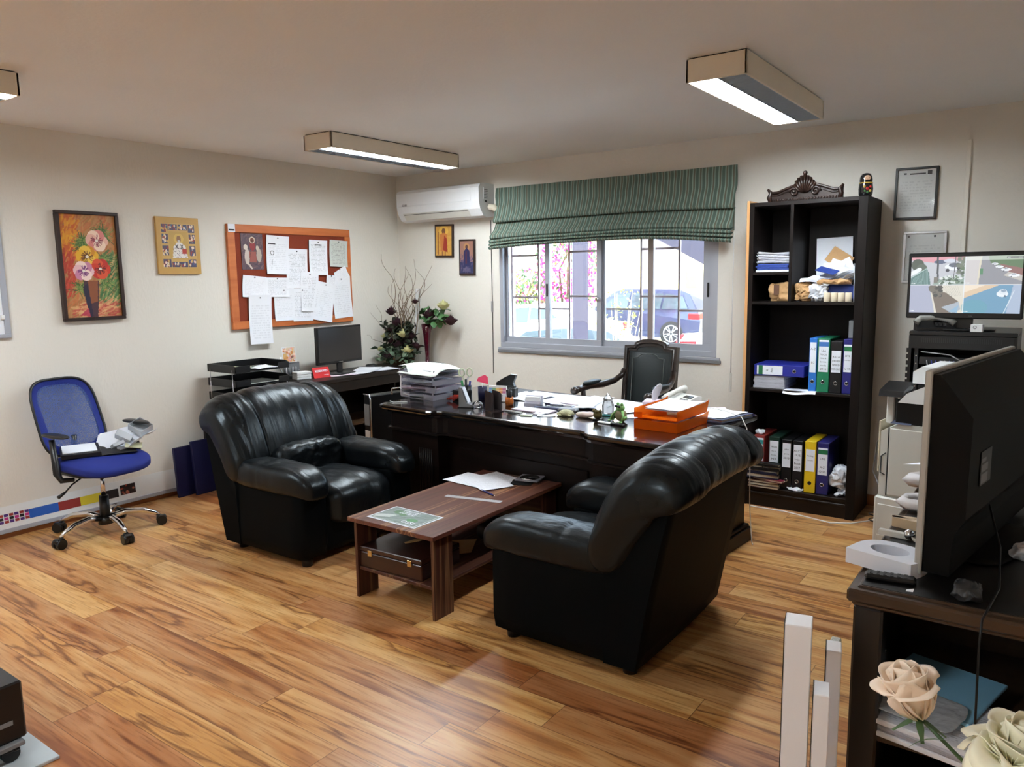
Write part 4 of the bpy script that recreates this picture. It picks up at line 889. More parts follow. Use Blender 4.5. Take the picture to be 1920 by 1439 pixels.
for s_ in (-0.28, 0.03):
    d_ = MB().box(0.2, 0.213, s_ + 0.005, s_ + 0.305, 0.03, 0.50, 'dark_wood_v', 0.003).build('cabinet_door', lo); MB().cyl((0.213, s_ + (0.27 if s_ < -0.1 else 0.04), 0.33), (0.228, s_ + (0.27 if s_ < -0.1 else 0.04), 0.33), 0.008, 'steel', n=10).build('handle', d_)
# ================================================================== IN THE BOOKCASE
def binder(x0, w_, h_, z, col, label, txt, group, y=BY + 0.035, lab=(0.36, 0.92), tagc=None, ringc='chrome', rot=0.0, rimcol=None, depth=0.285, lines=3):
    key = 'binder_%s' % '_'.join(str(int(c)) for c in col); mat(key, sr(*col), 0.45, bump=(150, 0.15), vary=0.05)
    t = thing('ring_binder', label, 'binder', (x0 + w_ / 2, y, z), group=group, rot=(0, R(rot), 0))
    MB().box(-w_ / 2, w_ / 2, 0, depth, 0, h_, key, 0.003).build('body', t)
    q = MB(); z0, z1 = h_ * lab[0], h_ * lab[1]; lw = w_ * 0.40
    q.box(-lw, lw, -0.0012, 0.0, z0, z1, 'paper_white')
    o = q.build('spine_label', t)
    q = MB()
    if tagc: q.box(-lw, lw, -0.0018, -0.001, z1 - h_ * 0.12, z1 - h_ * 0.035, tagc)
    o2 = None
    if tagc: o2 = q.build('label_band', t)
    if txt:
        q = MB(); k = len(txt); zt = z1 - h_ * (0.17 if tagc else 0.08); step = min(0.03, (zt - z0) / (k + 0.3))
        for i, s_ in enumerate(txt): text_mb(q, s_, min(0.020, 1.5 * 2 * lw / max(3, len(s_))), 'dark_grey_plastic', TR((0, -0.0022, zt - step * (i + 0.5)), FRONT), 0.0002)
        q.build('lettering', t)
    pts = [(0.011 * math.cos(a * 0.5236), -0.001, h_ * 0.19 + 0.011 * math.sin(a * 0.5236)) for a in range(12)]
    MB().tube(pts, 0.0022, ringc, 5, closed=True).cyl((0, -0.0012, h_ * 0.19), (0, 0.0, h_ * 0.19), 0.010, 'black_matte', n=12).build('finger_ring', t)
    return t
Zs, Zm, Z2, Z3 = 1.601, 1.406, 0.819, 0.134
mat('label_green', sr(36, 110, 66), 0.5, vary=0.04); mat('label_teal', sr(60, 150, 150), 0.5, vary=0.04); mat('label_blue', sr(60, 110, 180), 0.5, vary=0.04)
G1 = 'standing binders on the middle shelf'; G2 = 'standing binders on the bottom shelf'
binder(4.038, 0.048, 0.352, Z2, (40, 110, 190), 'light blue ring binder, first of the standing row on the middle shelf', ['A-Z', '', '', '1/2'], G1)
binder(4.090, 0.075, 0.352, Z2, (30, 120, 84), 'green ring binder with Uni label on the middle shelf', ['Uni', 'PRICES', 'Sales &', 'Service', 'stocks', '2016'], G1, tagc='label_blue', lab=(0.38, 0.97))
binder(4.170, 0.072, 0.335, Z2, (16, 16, 18), 'black ring binder with handwritten label on the middle shelf', ['R.O.A', 'DRIVER', 'SPEED', 'REPORT'], G1, lab=(0.40, 0.82))
binder(4.246, 0.056, 0.352, Z2, (34, 34, 110), 'dark blue ring binder at the end of the middle shelf', ['SITE', 'Work Box', '', 'Q-55'], G1, tagc='label_green', lab=(0.40, 0.90))
MB().box(-0.02, 0.02, -0.09, 0.09, 0, 0.115, 'grey_plastic', 0.004).build('small_carton', None, (4.28, -0.25, Z2 + 0.353), label='small grey carton standing on the dark blue binder against the side panel', cat='box')
t = binder(0, 0.075, 0.33, 0, (36, 44, 140), 'dark blue ring binder lying flat on the paper stack, middle shelf', ['K', 'File'], None, lab=(0.42, 0.94), tagc='label_green')
t.location = (3.675, BY + 0.03, Z2 + 0.126); t.rotation_euler = (0, R(-90), 0); t.location.x = 4.01
def slab_stack(x0, x1, y0, y1, z, specs, name, cat, group, labels, rz=0.0, bev=0.002):
    """specs: list of (thickness, material, inset, turn)"""
    out = []
    for i, (th, mm, ins, tw) in enumerate(specs):
        cx, cy = (x0 + x1) / 2, (y0 + y1) / 2
        o = MB().box(x0 - cx + ins, x1 - cx - ins * 0.3, y0 - cy, y1 - cy, 0, th - 0.0006, mm, min(bev, th * 0.3)).build(name, None, (cx + random.uniform(-.004, .004), cy, z), (0, 0, R(tw) + rz), labels[i], cat, group)
        z += th; out.append(o)
    return z, out
ST = 'paper_stack'; mat('blue_card', sr(44, 66, 140), 0.5, vary=0.05)
slab_stack(3.675, 3.885, BY + 0.04, BY + 0.33, Z2, [(0.020, ST, 0.0, 0), (0.019, ST, 0.006, 1), (0.022, ST, 0.0, -1), (0.020, ST, 0.008, 0), (0.022, ST, 0.004, 1), (0.021, ST, 0.006, 0)], 'paper_bundle', 'paper', 'paper bundles under the lying blue binder',
    ['bundle of white paper %s of the stack under the lying blue binder' % w for w in ('at the very bottom', 'second from the bottom', 'third from the bottom', 'third from the top', 'second from the top', 'on the very top')])
MB().grid(lambda a, b: (-0.105 + a * 0.21, -0.06 + b * 0.12, 0.0005 - (0.020 if b < 0.05 else 0) - 0.006 * math.sin(a * 5) * (b < 0.2)), 10, 10, 'paper_white').build('loose_sheet', None, (3.99, BY + 0.056, Z2 + 0.0008), label='white sheet sticking out over the edge of the middle shelf', cat='paper')
# upper small compartment
sp_ = [(0.013, 'paper_white', 0, 0), (0.014, 'blue_card', 0.004, 1), (0.014, 'blue_card', 0.0, -1), (0.012, 'blue_card', 0.006, 0)]
z, _ = slab_stack(3.675, 3.890, BY + 0.03, BY + 0.30, Zs, sp_, 'booklet', 'booklet', 'booklets at the foot of the upper left stack', ['pale booklet at the very bottom of the upper left stack', 'blue booklet second from the bottom of the upper left stack', 'blue booklet third from the bottom of the upper left stack', 'blue booklet right below the folded white papers'])
for i in range(4):
    def fn(a, b, i=i):
        x = -0.105 + a * 0.205; return (x, -0.13 + b * 0.26, 0.019 + 0.006 * math.sin(a * 3 + i) + 0.004 * (1 - a))
    def fn2(a, b, i=i):
        x = -0.105 + a * 0.205; return (x, -0.13 + b * 0.26, 0.001 + 0.003 * math.sin(a * 3 + i) + 0.004 * (1 - a))
    q = MB(); q.grid(fn, 10, 4, 'paper_white'); q.grid(fn2, 10, 4, 'paper_white')
    q.grid(lambda a, b, i=i: (-0.105 - 0.009 * math.sin(a * 3.1416), -0.13 + b * 0.26, fn2(0, 0)[2] + a * (fn(0, 0)[2] - fn2(0, 0)[2])), 6, 4, 'paper_white')
    for yy in (0, 1): q.grid(lambda a, b, yy=yy: tuple(Vector(fn(a, yy)) * (1 - b) + Vector(fn2(a, yy)) * b), 10, 1, 'paper_stack')
    q.grid(lambda a, b: tuple(Vector(fn(1, a)) * (1 - b) + Vector(fn2(1, a)) * b), 4, 1, 'paper_stack')
    q.build('folded_papers', None, (3.785 + (i % 2) * 0.003, BY + 0.17, z + i * 0.0195), label='folded white papers over the blue booklets, %s' % ('lowest of the pile', 'second lowest of the pile', 'second from the top', 'topmost of the pile')[i], cat='paper', group='folded papers on the blue booklets')
# kraft bag
mat('kraft', sr(190, 150, 104), 0.7, bump=(30, 0.5), vary=0.08); mat('brown_label', sr(96, 66, 50), 0.6, vary=0.05)
def crumple(c, h, m, k, amp, freq, seed, n=18, T=None, mb=None):
    def d(w, p): 
        nn = noise.noise_vector(Vector((w.x * freq + seed, w.y * freq, w.z * freq))) + 0.55 * noise.noise_vector(Vector((w.x * freq * 2.9, w.y * freq * 2.9 + seed, w.z * freq * 2.9))); w2 = w + nn * amp
        if w2.z < c[2] - h[2]: w2.z = c[2] - h[2]
        return w2
    q = (mb or MB()).sbox(c, h, m, k, n, T, d)
    if m in ('kraft', 'plastic_bag', 'paper_white', 'milky_plastic', 'dark_grey_plastic'): q.sm = [False] * len(q.sm)
    return q
kb = thing('paper_bag', 'crumpled kraft paper bag with a brown label on the upper left shelf', 'bag', (3.83, BY + 0.10, Zm))
q = crumple((0, 0, 0.062), (0.072, 0.05, 0.06), 'kraft', 6, 0.016, 14, 2); q.grid(lambda a, b: (0.035 + a * 0.03, -0.03 + b * 0.05, 0.11 + 0.02 * a + 0.012 * math.sin(b * 9)), 5, 5, 'kraft'); q.build('bag', kb)
MB().box(-0.036, -0.002, -0.064, -0.060, 0.045, 0.11, 'brown_label').build('label', kb)
# right upper compartment
MB().box(-0.115, 0.115, 0, 0.002, 0, 0.40, 'paper_white').build('white_card', None, (4.10, -0.075, Zm + 0.02), (R(-3), R(-2), 0), 'large white card leaning at the back of the upper right compartment', 'card')
MB().box(-0.075, 0.075, 0, 0.003, -0.055, 0.055, 'brown_label' if False else 'kraft').build('kraft_envelope', None, (4.135, -0.115, Zm + 0.275), (R(-12), R(33), 0), 'brown envelope tilted against the large white card', 'envelope')
MB().box(0, 0.0025, -0.15, 0.15, 0, 0.24, 'paper_white').build('tall_card', None, (4.298, -0.27, Zm + 0.001), (0, R(-1.0), 0), 'tall narrow white card on edge against the right side panel', 'card')
q = crumple((0, 0, 0.058), (0.055, 0.06, 0.056), 'kraft', 3, 0.022, 20, 5); q.build('paper_bag', None, (3.975, BY + 0.10, Zm), label='crumpled brown paper bag at the left of the upper right compartment', cat='bag')
mat('plastic_bag', sr(214, 218, 226), 0.25, spec=0.6, vary=0.04, bump=(25, 0.8))
q = crumple((0, 0, 0.055), (0.05, 0.06, 0.053), 'plastic_bag', 3, 0.02, 24, 9); q.build('plastic_bag', None, (4.065, BY + 0.09, Zm), label='white plastic bag between the brown bag and the paper rolls', cat='bag')
mat('cream_roll', sr(214, 200, 176), 0.6, vary=0.04)
rollp = MB().lathe([(0.0, 0), (0.019, 0), (0.0205, 0.003), (0.0205, 0.056), (0.019, 0.059), (0.006, 0.059), (0.006, 0.02), (0, 0.02)], (0, 0, 0), 'cream_roll', 18).build('till_roll', None, (4.132, BY + 0.045, Zm), label='cream paper roll on the upper right shelf, nearest the plastic bag', cat='roll', group='paper rolls on the upper right shelf')
for i in range(1, 4): dup(rollp, (4.132 + i * 0.0425, BY + 0.045 + (i % 2) * 0.006, Zm), 0, ('', 'cream paper roll on the upper right shelf, second from the plastic bag', 'cream paper roll on the upper right shelf, third from the plastic bag', 'cream paper roll on the upper right shelf, nearest the side panel')[i])
kb2 = crumple((0, 0, 0.055), (0.085, 0.055, 0.052), 'blue_card', 6, 0.004, 14, 4).build('pale_box', None, (4.195, BY + 0.16, Zm), label='blue box behind the paper rolls, buried under envelopes', cat='box')
q = crumple((0, 0, 0.012), (0.10, 0.07, 0.016), 'kraft', 3, 0.014, 18, 7); q.build('kraft_wrapper', None, (4.16, BY + 0.11, Zm + 0.115), label='flattened brown wrapper lying over the rolls and box', cat='paper')
rg = random.Random(11)
spots_ = [(4.02, 0.130, 10, 'paper_white'), (4.07, 0.138, -20, 'page_text'), (4.14, 0.152, 15, 'paper_white'), (4.11, 0.165, -35, 'page_light'), (4.20, 0.158, 30, 'paper_white'), (4.24, 0.15, -50, 'paper_white'), (4.16, 0.185, 50, 'paper_white')]
env_l = ['white envelope at the left end of the envelope pile', 'typed letter sliding left off the envelope pile', 'white envelope in the middle of the envelope pile', 'letter with faint print crossing the envelope pile', 'white envelope over the brown wrapper on the right', 'white envelope drooping down the right of the pile', 'white envelope turned steeply on the middle of the pile']
for i, (x, dz, a_, mm) in enumerate(spots_):
    c_ = 0.03 + 0.01 * i
    q = MB(); fn = lambda a, b, c_=c_, s=i: ((a - .5) * 0.15, (b - .5) * 0.095, 0.012 * math.sin(a * 3 + s) + c_ * (0.5 - a) * (1 if s < 2 else (-1 if s > 3 else 0.2)) * 0.6)
    q.grid(fn, 8, 6, mm); q.grid(lambda a, b: tuple(Vector(fn(a, b)) - Vector((0, 0, 0.0015))), 8, 6, mm)
    q.build('envelope', None, (x, BY + 0.10 + 0.008 * i, Zm + dz), (R(14), 0, R(a_)), env_l[i], 'envelope', 'envelopes piled in the upper right compartment')
for (x, zz, a_, lb) in ((4.13, 0.215, 20, 'upright white envelope standing just before the tilted brown one'), (4.19, 0.22, -28, 'upright white envelope leaning right above the pile'), (4.10, 0.20, -8, 'upright printed slip in the cluster above the pile')):
    MB().box(-0.045, 0.045, 0, 0.0015, -0.055, 0.055, 'page_light').build('envelope', None, (x, -0.17 - a_ * 0.0004, Zm + zz), (R(-14), R(a_), 0), lb, 'envelope', 'upright envelopes behind the pile')
o = MB().box(-0.065, 0.065, -0.035, 0.035, 0, 0.006, 'blue_card', 0.001).build('blue_leaflet', None, (4.12, BY + 0.07, Zm + 0.196), (R(20), R(14), R(-15)), 'small dark blue leaflet on the envelope pile', 'leaflet')

# bottom shelf
binder(3.685, 0.075, 0.352, Z3, (140, 50, 46), 'red ring binder with teal and white label at the left of the bottom shelf', ['5016', 'Acc.'], G2, lab=(0.50, 0.95), tagc='label_teal', y=BY + 0.05)
q = crumple((0, 0, 0.015), (0.03, 0.03, 0.016), 'plastic_bag', 2.5, 0.008, 30, 3); q.build('crumpled_tissue', None, (3.715, BY + 0.10, Z3 + 0.354), label='crumpled white tissue on top of the red binder', cat='tissue')
binder(3.790, 0.072, 0.352, Z3, (24, 50, 40), 'dark green ring binder with pale label on the bottom shelf', ['PRICES', 'Sales for', 'Service', 'MIX'], G2, lab=(0.5, 0.92), y=BY + 0.05)
binder(3.882, 0.066, 0.345, Z3, (14, 14, 16), 'black ring binder with narrow white label beside the dark green one', ['office', 'spares', '2018'], G2, lab=(0.45, 0.93))
binder(3.955, 0.066, 0.345, Z3, (15, 15, 20), 'black ring binder with marked label next to the yellow binder', ['ACCS', 'DUE', 'Ledger', 'Book', '2017'], G2, lab=(0.40, 0.92))
binder(4.034, 0.072, 0.352, Z3, (222, 186, 30), 'yellow ring binder on the bottom shelf', ['Pending', 'Invoices'], G2, lab=(0.42, 0.84), ringc='black_plastic')
binder(4.112, 0.074, 0.350, Z3, (34, 34, 96), 'dark blue ring binder right of the yellow one, bottom shelf', ['UNI', '', 'A-Z', 'Q-55'], G2, lab=(0.38, 0.90), tagc='label_green')
q = crumple((0, 0, 0.055), (0.052, 0.075, 0.075), 'plastic_bag', 3, 0.035, 14, 12); q.build('plastic_bag', None, (4.25, BY + 0.12, Z3 + 0.06), label='white plastic bag stuffed beside the dark blue binder, bottom shelf', cat='bag')
q = crumple((0, 0, 0.018), (0.035, 0.05, 0.018), 'plastic_bag', 3, 0.02, 24, 15); q.build('clear_wrapper', None, (4.265, BY + 0.09, Z3 + 0.001), label='thin clear wrapper under the stuffed plastic bag', cat='wrapper')
q = crumple((0, 0, 0.010), (0.05, 0.04, 0.010), 'paper_white', 3, 0.01, 24, 18); q.build('crumpled_paper', None, (3.975, BY + 0.055, Z3 + 0.001), label='crumpled pale blue paper at the edge of the bottom shelf', cat='paper')
mat('maroon_cover', sr(120, 30, 56), 0.5, vary=0.06); mat('navy_cover', sr(26, 28, 52), 0.5, vary=0.06); mat('black_cover', sr(16, 15, 16), 0.5, vary=0.06); mat('page_block', sr(206, 198, 180), 0.8, bump=(40, 0.4), vary=0.04); mat('brown_cover', sr(74, 46, 42), 0.5, vary=0.06)
bk_specs = [(0.016, 'brown_cover', 0, 'page_block', 'brown-covered ledger at the very bottom of the notebook pile'), (0.020, 'black_cover', 0.004, 'page_block', 'black ledger second from the bottom of the notebook pile'), (0.016, 'brown_cover', 0.0, 'page_block', 'brown ledger below the maroon notebook'), (0.016, 'maroon_cover', 0.03, 'page_block', 'maroon notebook sticking out of the pile'),
            (0.030, 'navy_cover', -0.004, 'page_block', 'open notebook with curled cream pages above the maroon one'), (0.028, 'navy_cover', -0.01, 'page_block', 'dark blue diary in the upper half of the notebook pile'), (0.030, 'black_cover', 0.004, 'page_block', 'thick black diary with papers tucked in, below the topmost'), (0.018, 'black_cover', -0.002, 'page_block', 'black zip folder topmost of the notebook pile')]
z = Z3
for i, (th, cm, dx, pm, lb) in enumerate(bk_specs):
    t = thing('notebook', lb, 'notebook', (3.775 + dx, BY - 0.012 + 0.06 * 0, z), R([0, 2, -1, -9, 3, 0, 2, -2][i]), 'pile of notebooks on the bottom shelf'); c_ = 0.0022
    MB().box(-0.105, 0.105, 0.0, 0.05, 0, c_, cm).box(-0.105, 0.105, 0, 0.05, th - c_ - .0005, th - .0005, cm).box(-0.105, -0.102, 0, 0.05, 0, th - .0005, cm).build('cover', t)
    if i >= 4: MB().box(-0.105, 0.105, -0.003, 0.0, 0.0, th * (0.62 if i != 4 else 0.3), cm).build('spine', t)
    MB().box(-0.102, 0.102, 0.003, 0.048, c_, th - c_ - .0005, pm).build('pages', t)
    z += th
MB().box(-0.006, 0.006, -0.003, 0.0, -0.02, 0.0, 'chrome', 0.001).build('clasp', t)
# on top of the bookcase
cr = thing('carved_crest', 'carved dark wood crest with a shell and scrolls on top of the bookcase', 'carving', (3.965, -0.36, 2.0705))
cw = wood('carving_wood', sr(30, 19, 14), sr(56, 35, 27), 0.35, 0)
cr.location.z = 2.0555
out = []
for i in range(41):
    t_ = i / 40 * 2 - 1; x = t_ * 0.232; at = abs(t_)
    z = float(np.interp(at, [0, .12, .2, .3, .5, .75, .9, 1], [.15, .148, .122, .104, .090, .068, .068, .086])); out.append((x, z))
q = MB(); q.prism([(-0.232, 0.0), (0.232, 0.0)] + out[::-1], 'y', -0.008, 0.012, 'carving_wood'); q.build('board', cr)
q = MB(); q.tube([(x, -0.012, z - 0.008) for (x, z) in out], 0.009, 'carving_wood', 8).tube([(x * .96, -0.012, z - 0.026) for (x, z) in out if abs(x) > 0.05], 0.004, 'carving_wood', 6); q.build('moulding', cr)
q = MB()
for i in range(9):
    a = R(-72 + i * 18); q.tube([(0.010 * math.sin(a), -0.016, 0.05), (0.045 * math.sin(a), -0.026, 0.055 + 0.050 * math.cos(a)), (0.066 * math.sin(a), -0.020, 0.075 + 0.082 * math.cos(a)), (0.072 * math.sin(a), -0.014, 0.07 + 0.078 * math.cos(a))], [0.004, 0.008, 0.011, 0.006], 'carving_wood', 7)
q.ball((0, -0.014, 0.172), 0.015, 'carving_wood', 5)
q.build('shell', cr)
for sx in (-1, 1):
    q = MB(); q.tube([(sx * (0.068 + 0.030 * (1 - i / 18) * math.cos(i * 0.6)), -0.018, 0.055 + 0.030 * (1 - i / 18) * math.sin(i * 0.6)) for i in range(17)], 0.0075, 'carving_wood', 6)
    q.tube([(sx * 0.215, -0.012, 0.0), (sx * 0.225, -0.018, 0.03), (sx * 0.215, -0.018, 0.06), (sx * 0.235, -0.014, 0.085)], [0.014, 0.016, 0.012, 0.008], 'carving_wood', 7); q.build('scroll', cr)
q = MB()
for i in range(22): q.ball((-0.19 + i * 0.0181, -0.012, 0.012), (0.007, 0.006, 0.010), 'carving_wood', 3)
q.build('bead_row', cr)
nd = thing('nesting_doll', 'black painted wooden nesting doll with floral front on the bookcase corner', 'doll', (4.315, -0.30, 2.0555))
mat('doll_black', (0.008, 0.008, 0.009, 1), 0.15, coat=0.6, vary=0.05); mat('doll_face', sr(220, 180, 150), 0.3, vary=0.03); mat('doll_red', sr(170, 40, 40), 0.3, vary=0.05); mat('doll_gold', sr(190, 160, 70), 0.3, vary=0.05); mat('doll_green', sr(60, 110, 60), 0.3, vary=0.05)
MB().lathe([(0, 0), (0.034, 0), (0.041, 0.02), (0.043, 0.05), (0.040, 0.075), (0.037, 0.09), (0.038, 0.105), (0.035, 0.125), (0.024, 0.142), (0, 0.149)], (0, 0, 0), 'doll_black', 24).build('body', nd)
MB().lathe([(0.0405, 0.083), (0.041, 0.086), (0.0395, 0.089)], (0, 0, 0), 'doll_gold', 24).build('waist_line', nd)
dr = TR((0, 0, 0), (0, 0, R(25)))
MB().sbox((0, -0.029, 0.113), (0.019, 0.010, 0.019), 'doll_face', 2.2, 6, dr).build('face', nd)
MB().ball((-0.007, -0.0395, 0.116), 0.0022, 'doll_black', 3, dr).ball((0.007, -0.0395, 0.116), 0.0022, 'doll_black', 3, dr).ball((0, -0.0395, 0.106), (0.004, 0.0015, 0.0015), 'doll_red', 3, dr).build('features', nd)
q = MB(); 
for (x, z_, rr, mm) in ((0, 0.05, 0.011, 'doll_red'), (-0.017, 0.062, 0.008, 'doll_gold'), (0.017, 0.06, 0.008, 'doll_red'), (-0.014, 0.036, 0.007, 'doll_green'), (0.015, 0.036, 0.008, 'doll_gold'), (0, 0.028, 0.007, 'doll_green')): q.ball((x, -math.sqrt(max(0.0001, 0.042 ** 2 - x * x)) + 0.001, z_), (rr, 0.004, rr), mm, 4, dr)
q.build('painted_flowers', nd)

# ================================================================== SIDE DESK AND LETTER TRAYS
SZ = 0.7805
mo = thing('computer_monitor', 'black flat computer monitor on the side desk below the notice board', 'monitor', (0.285, -1.06, SZ), R(2))
m, nt, b = nodes('screen_off'); b.inputs['Base Color'].default_value = (0.012, 0.011, 0.012, 1); b.inputs['Roughness'].default_value = 0.22; b.inputs['Specular IOR Level'].default_value = 0.6
MB().box(-0.035, 0.0, -0.262, 0.262, 0.095, 0.415, 'black_plastic', 0.006).build('housing', mo)
MB().box(0.0005, 0.0025, -0.248, 0.248, 0.118, 0.401, 'screen_off').build('screen', mo)
MB().box(-0.03, -0.01, -0.03, 0.03, 0.01, 0.2, 'black_plastic', 0.004).build('stand', mo); MB().sbox((-0.0, 0, 0.008), (0.085, 0.12, 0.008), 'black_plastic', 4, 6).build('base', mo)
text_mb(MB(), 'SAMSUNG', 0.011, 'chrome', TR((0.0012, 0, 0.106), LEFTW), 0.0002).build('lettering', mo)
lt = thing('letter_tray', 'black three-tier letter tray on thin wire legs at the end of the side desk', 'letter tray', (0.275, -1.975, 0.5305), R(0))
for k in range(4):
    q = MB(); z = 0.065 + k * 0.107; x0, x1, y0, y1 = -0.185, 0.165, -0.245, 0.24; hh = 0.058
    q.box(x0, x1, y0, y1, z, z + 0.004, 'black_plastic').box(x0, x0 + 0.005, y0, y1, z, z + hh, 'black_plastic', 0.001)
    q.prism([(x0, z), (x1 - 0.05, z), (x1, z + 0.0), (x1, z + hh * 0.9), (x1 - 0.03, z + hh), (x0, z + hh)], 'y', y0, y0 + 0.005, 'black_plastic').prism([(x0, z), (x1, z), (x1, z + hh * 0.8), (x1 - 0.04, z + hh), (x0, z + hh)], 'y', y1 - 0.005, y1, 'black_plastic')
    q.box(x1 - 0.005, x1, y0, y0 + 0.13, z, z + hh * 0.9, 'black_plastic').box(x1 - 0.005, x1, y1 - 0.10, y1, z, z + hh * 0.8, 'black_plastic')
    q.build('tray', lt)
for (x, y) in ((-0.15, -0.247), (0.13, -0.247), (-0.15, 0.242), (0.13, 0.242)): MB().cyl((x, y, 0.0), (x, y, 0.41), 0.003, 'steel', n=6).build('wire_leg', lt)
def loose(x, y, z, w_, h_, rz, mm, label, cat='paper', group=None, curl=0.006, seed=0, tilt=(0, 0), name='loose_sheet', th=0.0012):
    fn = lambda a, b: ((a - .5) * w_, (b - .5) * h_, th + curl * (abs(a - .5) * 2) ** 3 * (0.5 + 0.5 * noise.noise((a * 2 + seed, b * 2, 0))) + 0.5 * curl * max(0, noise.noise((a * 2.5, b * 2.5 + seed, 3))))
    q = MB(); q.grid(fn, 10, 10, mm); q.grid(lambda a, b: tuple(Vector(fn(a, b)) - Vector((0, 0, th))), 10, 10, mm)
    return q.build(name, None, (x, y, z), (R(tilt[0]), R(tilt[1]), R(rz)), label, cat, group)
mat('note_yellow', sr(206, 204, 170), 0.6, vary=0.04)
loose(0.24, -2.03, 0.5305 + 0.397, 0.22, 0.16, 20, 'note_yellow', 'pale yellow papers lying in the top letter tray', tilt=(4, -6), curl=0.02)
loose(0.36, -1.915, 0.5305 + 0.40, 0.15, 0.20, 8, 'paper_white', 'white papers hanging over the front edge of the top tray', tilt=(0, 3), curl=0.012, seed=3)
loose(0.30, -1.94, 0.5305 + 0.288, 0.24, 0.30, 3, 'page_grey', 'greyish sheets in the second letter tray', seed=5)
cc = thing('counting_device', 'small grey office device standing at the left end of the side desk', 'device', (0.13, -1.47, SZ), R(-10))
q = MB(); q.box(-0.05, 0.05, -0.06, 0.10, 0, 0.03, 'dark_grey_plastic', 0.004).box(-0.045, -0.02, -0.05, 0.09, 0.03, 0.13, 'grey_plastic', 0.004); q.build('body', cc)
q = MB(); rg = random.Random(3)
for i in range(7): q.cyl((-0.015 + (i % 3) * 0.018, -0.04 + i * 0.02, 0.03), (-0.015 + (i % 3) * 0.018, -0.04 + i * 0.02, 0.06 + rg.random() * 0.05), 0.009, 'grey_plastic', n=8)
q.build('knobs', cc)
MB().tube([(-0.03, -0.06, 0.03), (-0.03, -0.085, 0.09), (-0.02, -0.09, 0.15), (-0.02, -0.075, 0.18)], 0.006, 'white_plastic', 8).build('hose', cc)
pp = thing('picture_card', 'small colourful picture card propped on the grey device', 'card', (0.12, -1.47, SZ + 0.205), rot=(0, R(-10), R(-12)))
pp.location.z = SZ + 0.131
a = Art(40, 44, (206, 180, 150)); rg = random.Random(8)
for i in range(60): a.ell(rg.random(), rg.random(), 0.09, 0.08, rg.choice([(190, 120, 60), (230, 200, 180), (120, 70, 60), (214, 150, 140), (200, 190, 190), (220, 170, 80)]))
a.rect(0, 0.3, 0, 0.6, (196, 150, 70), 0.6)
MB().box(-0.003, 0.0, -0.06, 0.06, 0, 0.13, 'paper_white').build('card', pp); art_part(a, 'picture', 0.112, 0.122, pp, (0.0006, 0, 0.065), LEFTW, PRINT)
wb2 = thing('card_box', 'small stack of white card boxes beside the red RESERVED sign', 'box', (0.26, -1.47, SZ), R(-12))
for k in range(3): MB().box(-0.045 + k * .002, 0.045 + k * .002, -0.065, 0.062, k * 0.021, k * 0.021 + 0.020, 'white_plastic', 0.002).build('card_block', wb2)
ns = thing('reserved_sign', 'red RESERVED table sign on the side desk', 'sign', (0.335, -1.325, SZ), R(-12))
mat('sign_red', sr(196, 30, 36), 0.4, vary=0.03)
MB().prism([(0, -0.0), (0.02, 0), (-0.018, 0.085), (-0.022, 0.085)], 'y', -0.075, 0.075, 'sign_red').build('panel', ns)
Tm = TR((0.0025, 0, 0.052), (R(90 - 24), 0, R(90)));
text_mb(MB(), 'RESERVED', 0.026, 'paper_white', TR((-0.0008, 0.0, 0.055), (R(66), 0, R(90))), 0.0004, bold=0.0003).build('lettering', ns); text_mb(MB(), 'UNITORK', 0.010, 'paper_white', TR((0.0130, 0.04, 0.022), (R(66), 0, R(90))), 0.0004).build('small_lettering', ns)
mat('pink_print', sr(222, 206, 220), 0.6, vary=0.1)
loose(0.36, -1.12, SZ, 0.17, 0.25, -15, 'pink_print', 'pinkish printed sheet lying in front of the monitor on the side desk', seed=1)
loose(0.38, -0.90, SZ + 0.004, 0.20, 0.28, 14, 'page_light', 'white printed sheet at the front edge of the side desk', seed=2)
loose(0.30, -0.76, SZ + 0.009, 0.21, 0.29, 35, 'paper_white', 'topmost white sheet on the side desk, turned toward the corner', seed=4)
loose(0.39, -0.66, SZ + 0.002, 0.21, 0.28, -8, 'paper_white', 'white sheet at the far end of the side desk papers', seed=6)
ms = thing('computer_mouse', 'black computer mouse behind the papers on the side desk', 'mouse', (0.20, -0.62, SZ), R(30))
MB().sbox((0, 0, 0.018), (0.055, 0.032, 0.02), 'black_plastic', 2.4, 8).build('shell', ms); MB().box(0.012, 0.03, -0.004, 0.004, 0.030, 0.040, 'dark_grey_plastic', 0.002).build('scroll_wheel', ms)

# ---- dried flower arrangement in the corner
fa = thing('dried_flower_arrangement', 'bushy arrangement of twisted branches, dark roses and pale blooms in the room corner', 'flower arrangement', (0.285, -0.30, SZ))
mat('branch', sr(110, 92, 72), 0.7, vary=0.15); mat('dark_rose', sr(52, 22, 32), 0.7, vary=0.3); mat('pale_bloom', sr(206, 204, 150), 0.6, vary=0.08); mat('dusty_leaf', sr(86, 106, 84), 0.6, vary=0.2); mat('dark_leaf', sr(40, 48, 32), 0.6, vary=0.2); mat('basket', sr(90, 66, 44), 0.7, bump=(60, 0.6), vary=0.1); mat('cellophane', sr(214, 216, 216), 0.15, vary=0.03, alpha=0.5)
MB().lathe([(0, 0), (0.09, 0), (0.12, 0.05), (0.13, 0.10), (0.12, 0.10), (0, 0.09)], (0, 0, 0), 'basket', 20).build('basket', fa)
rg = random.Random(21)
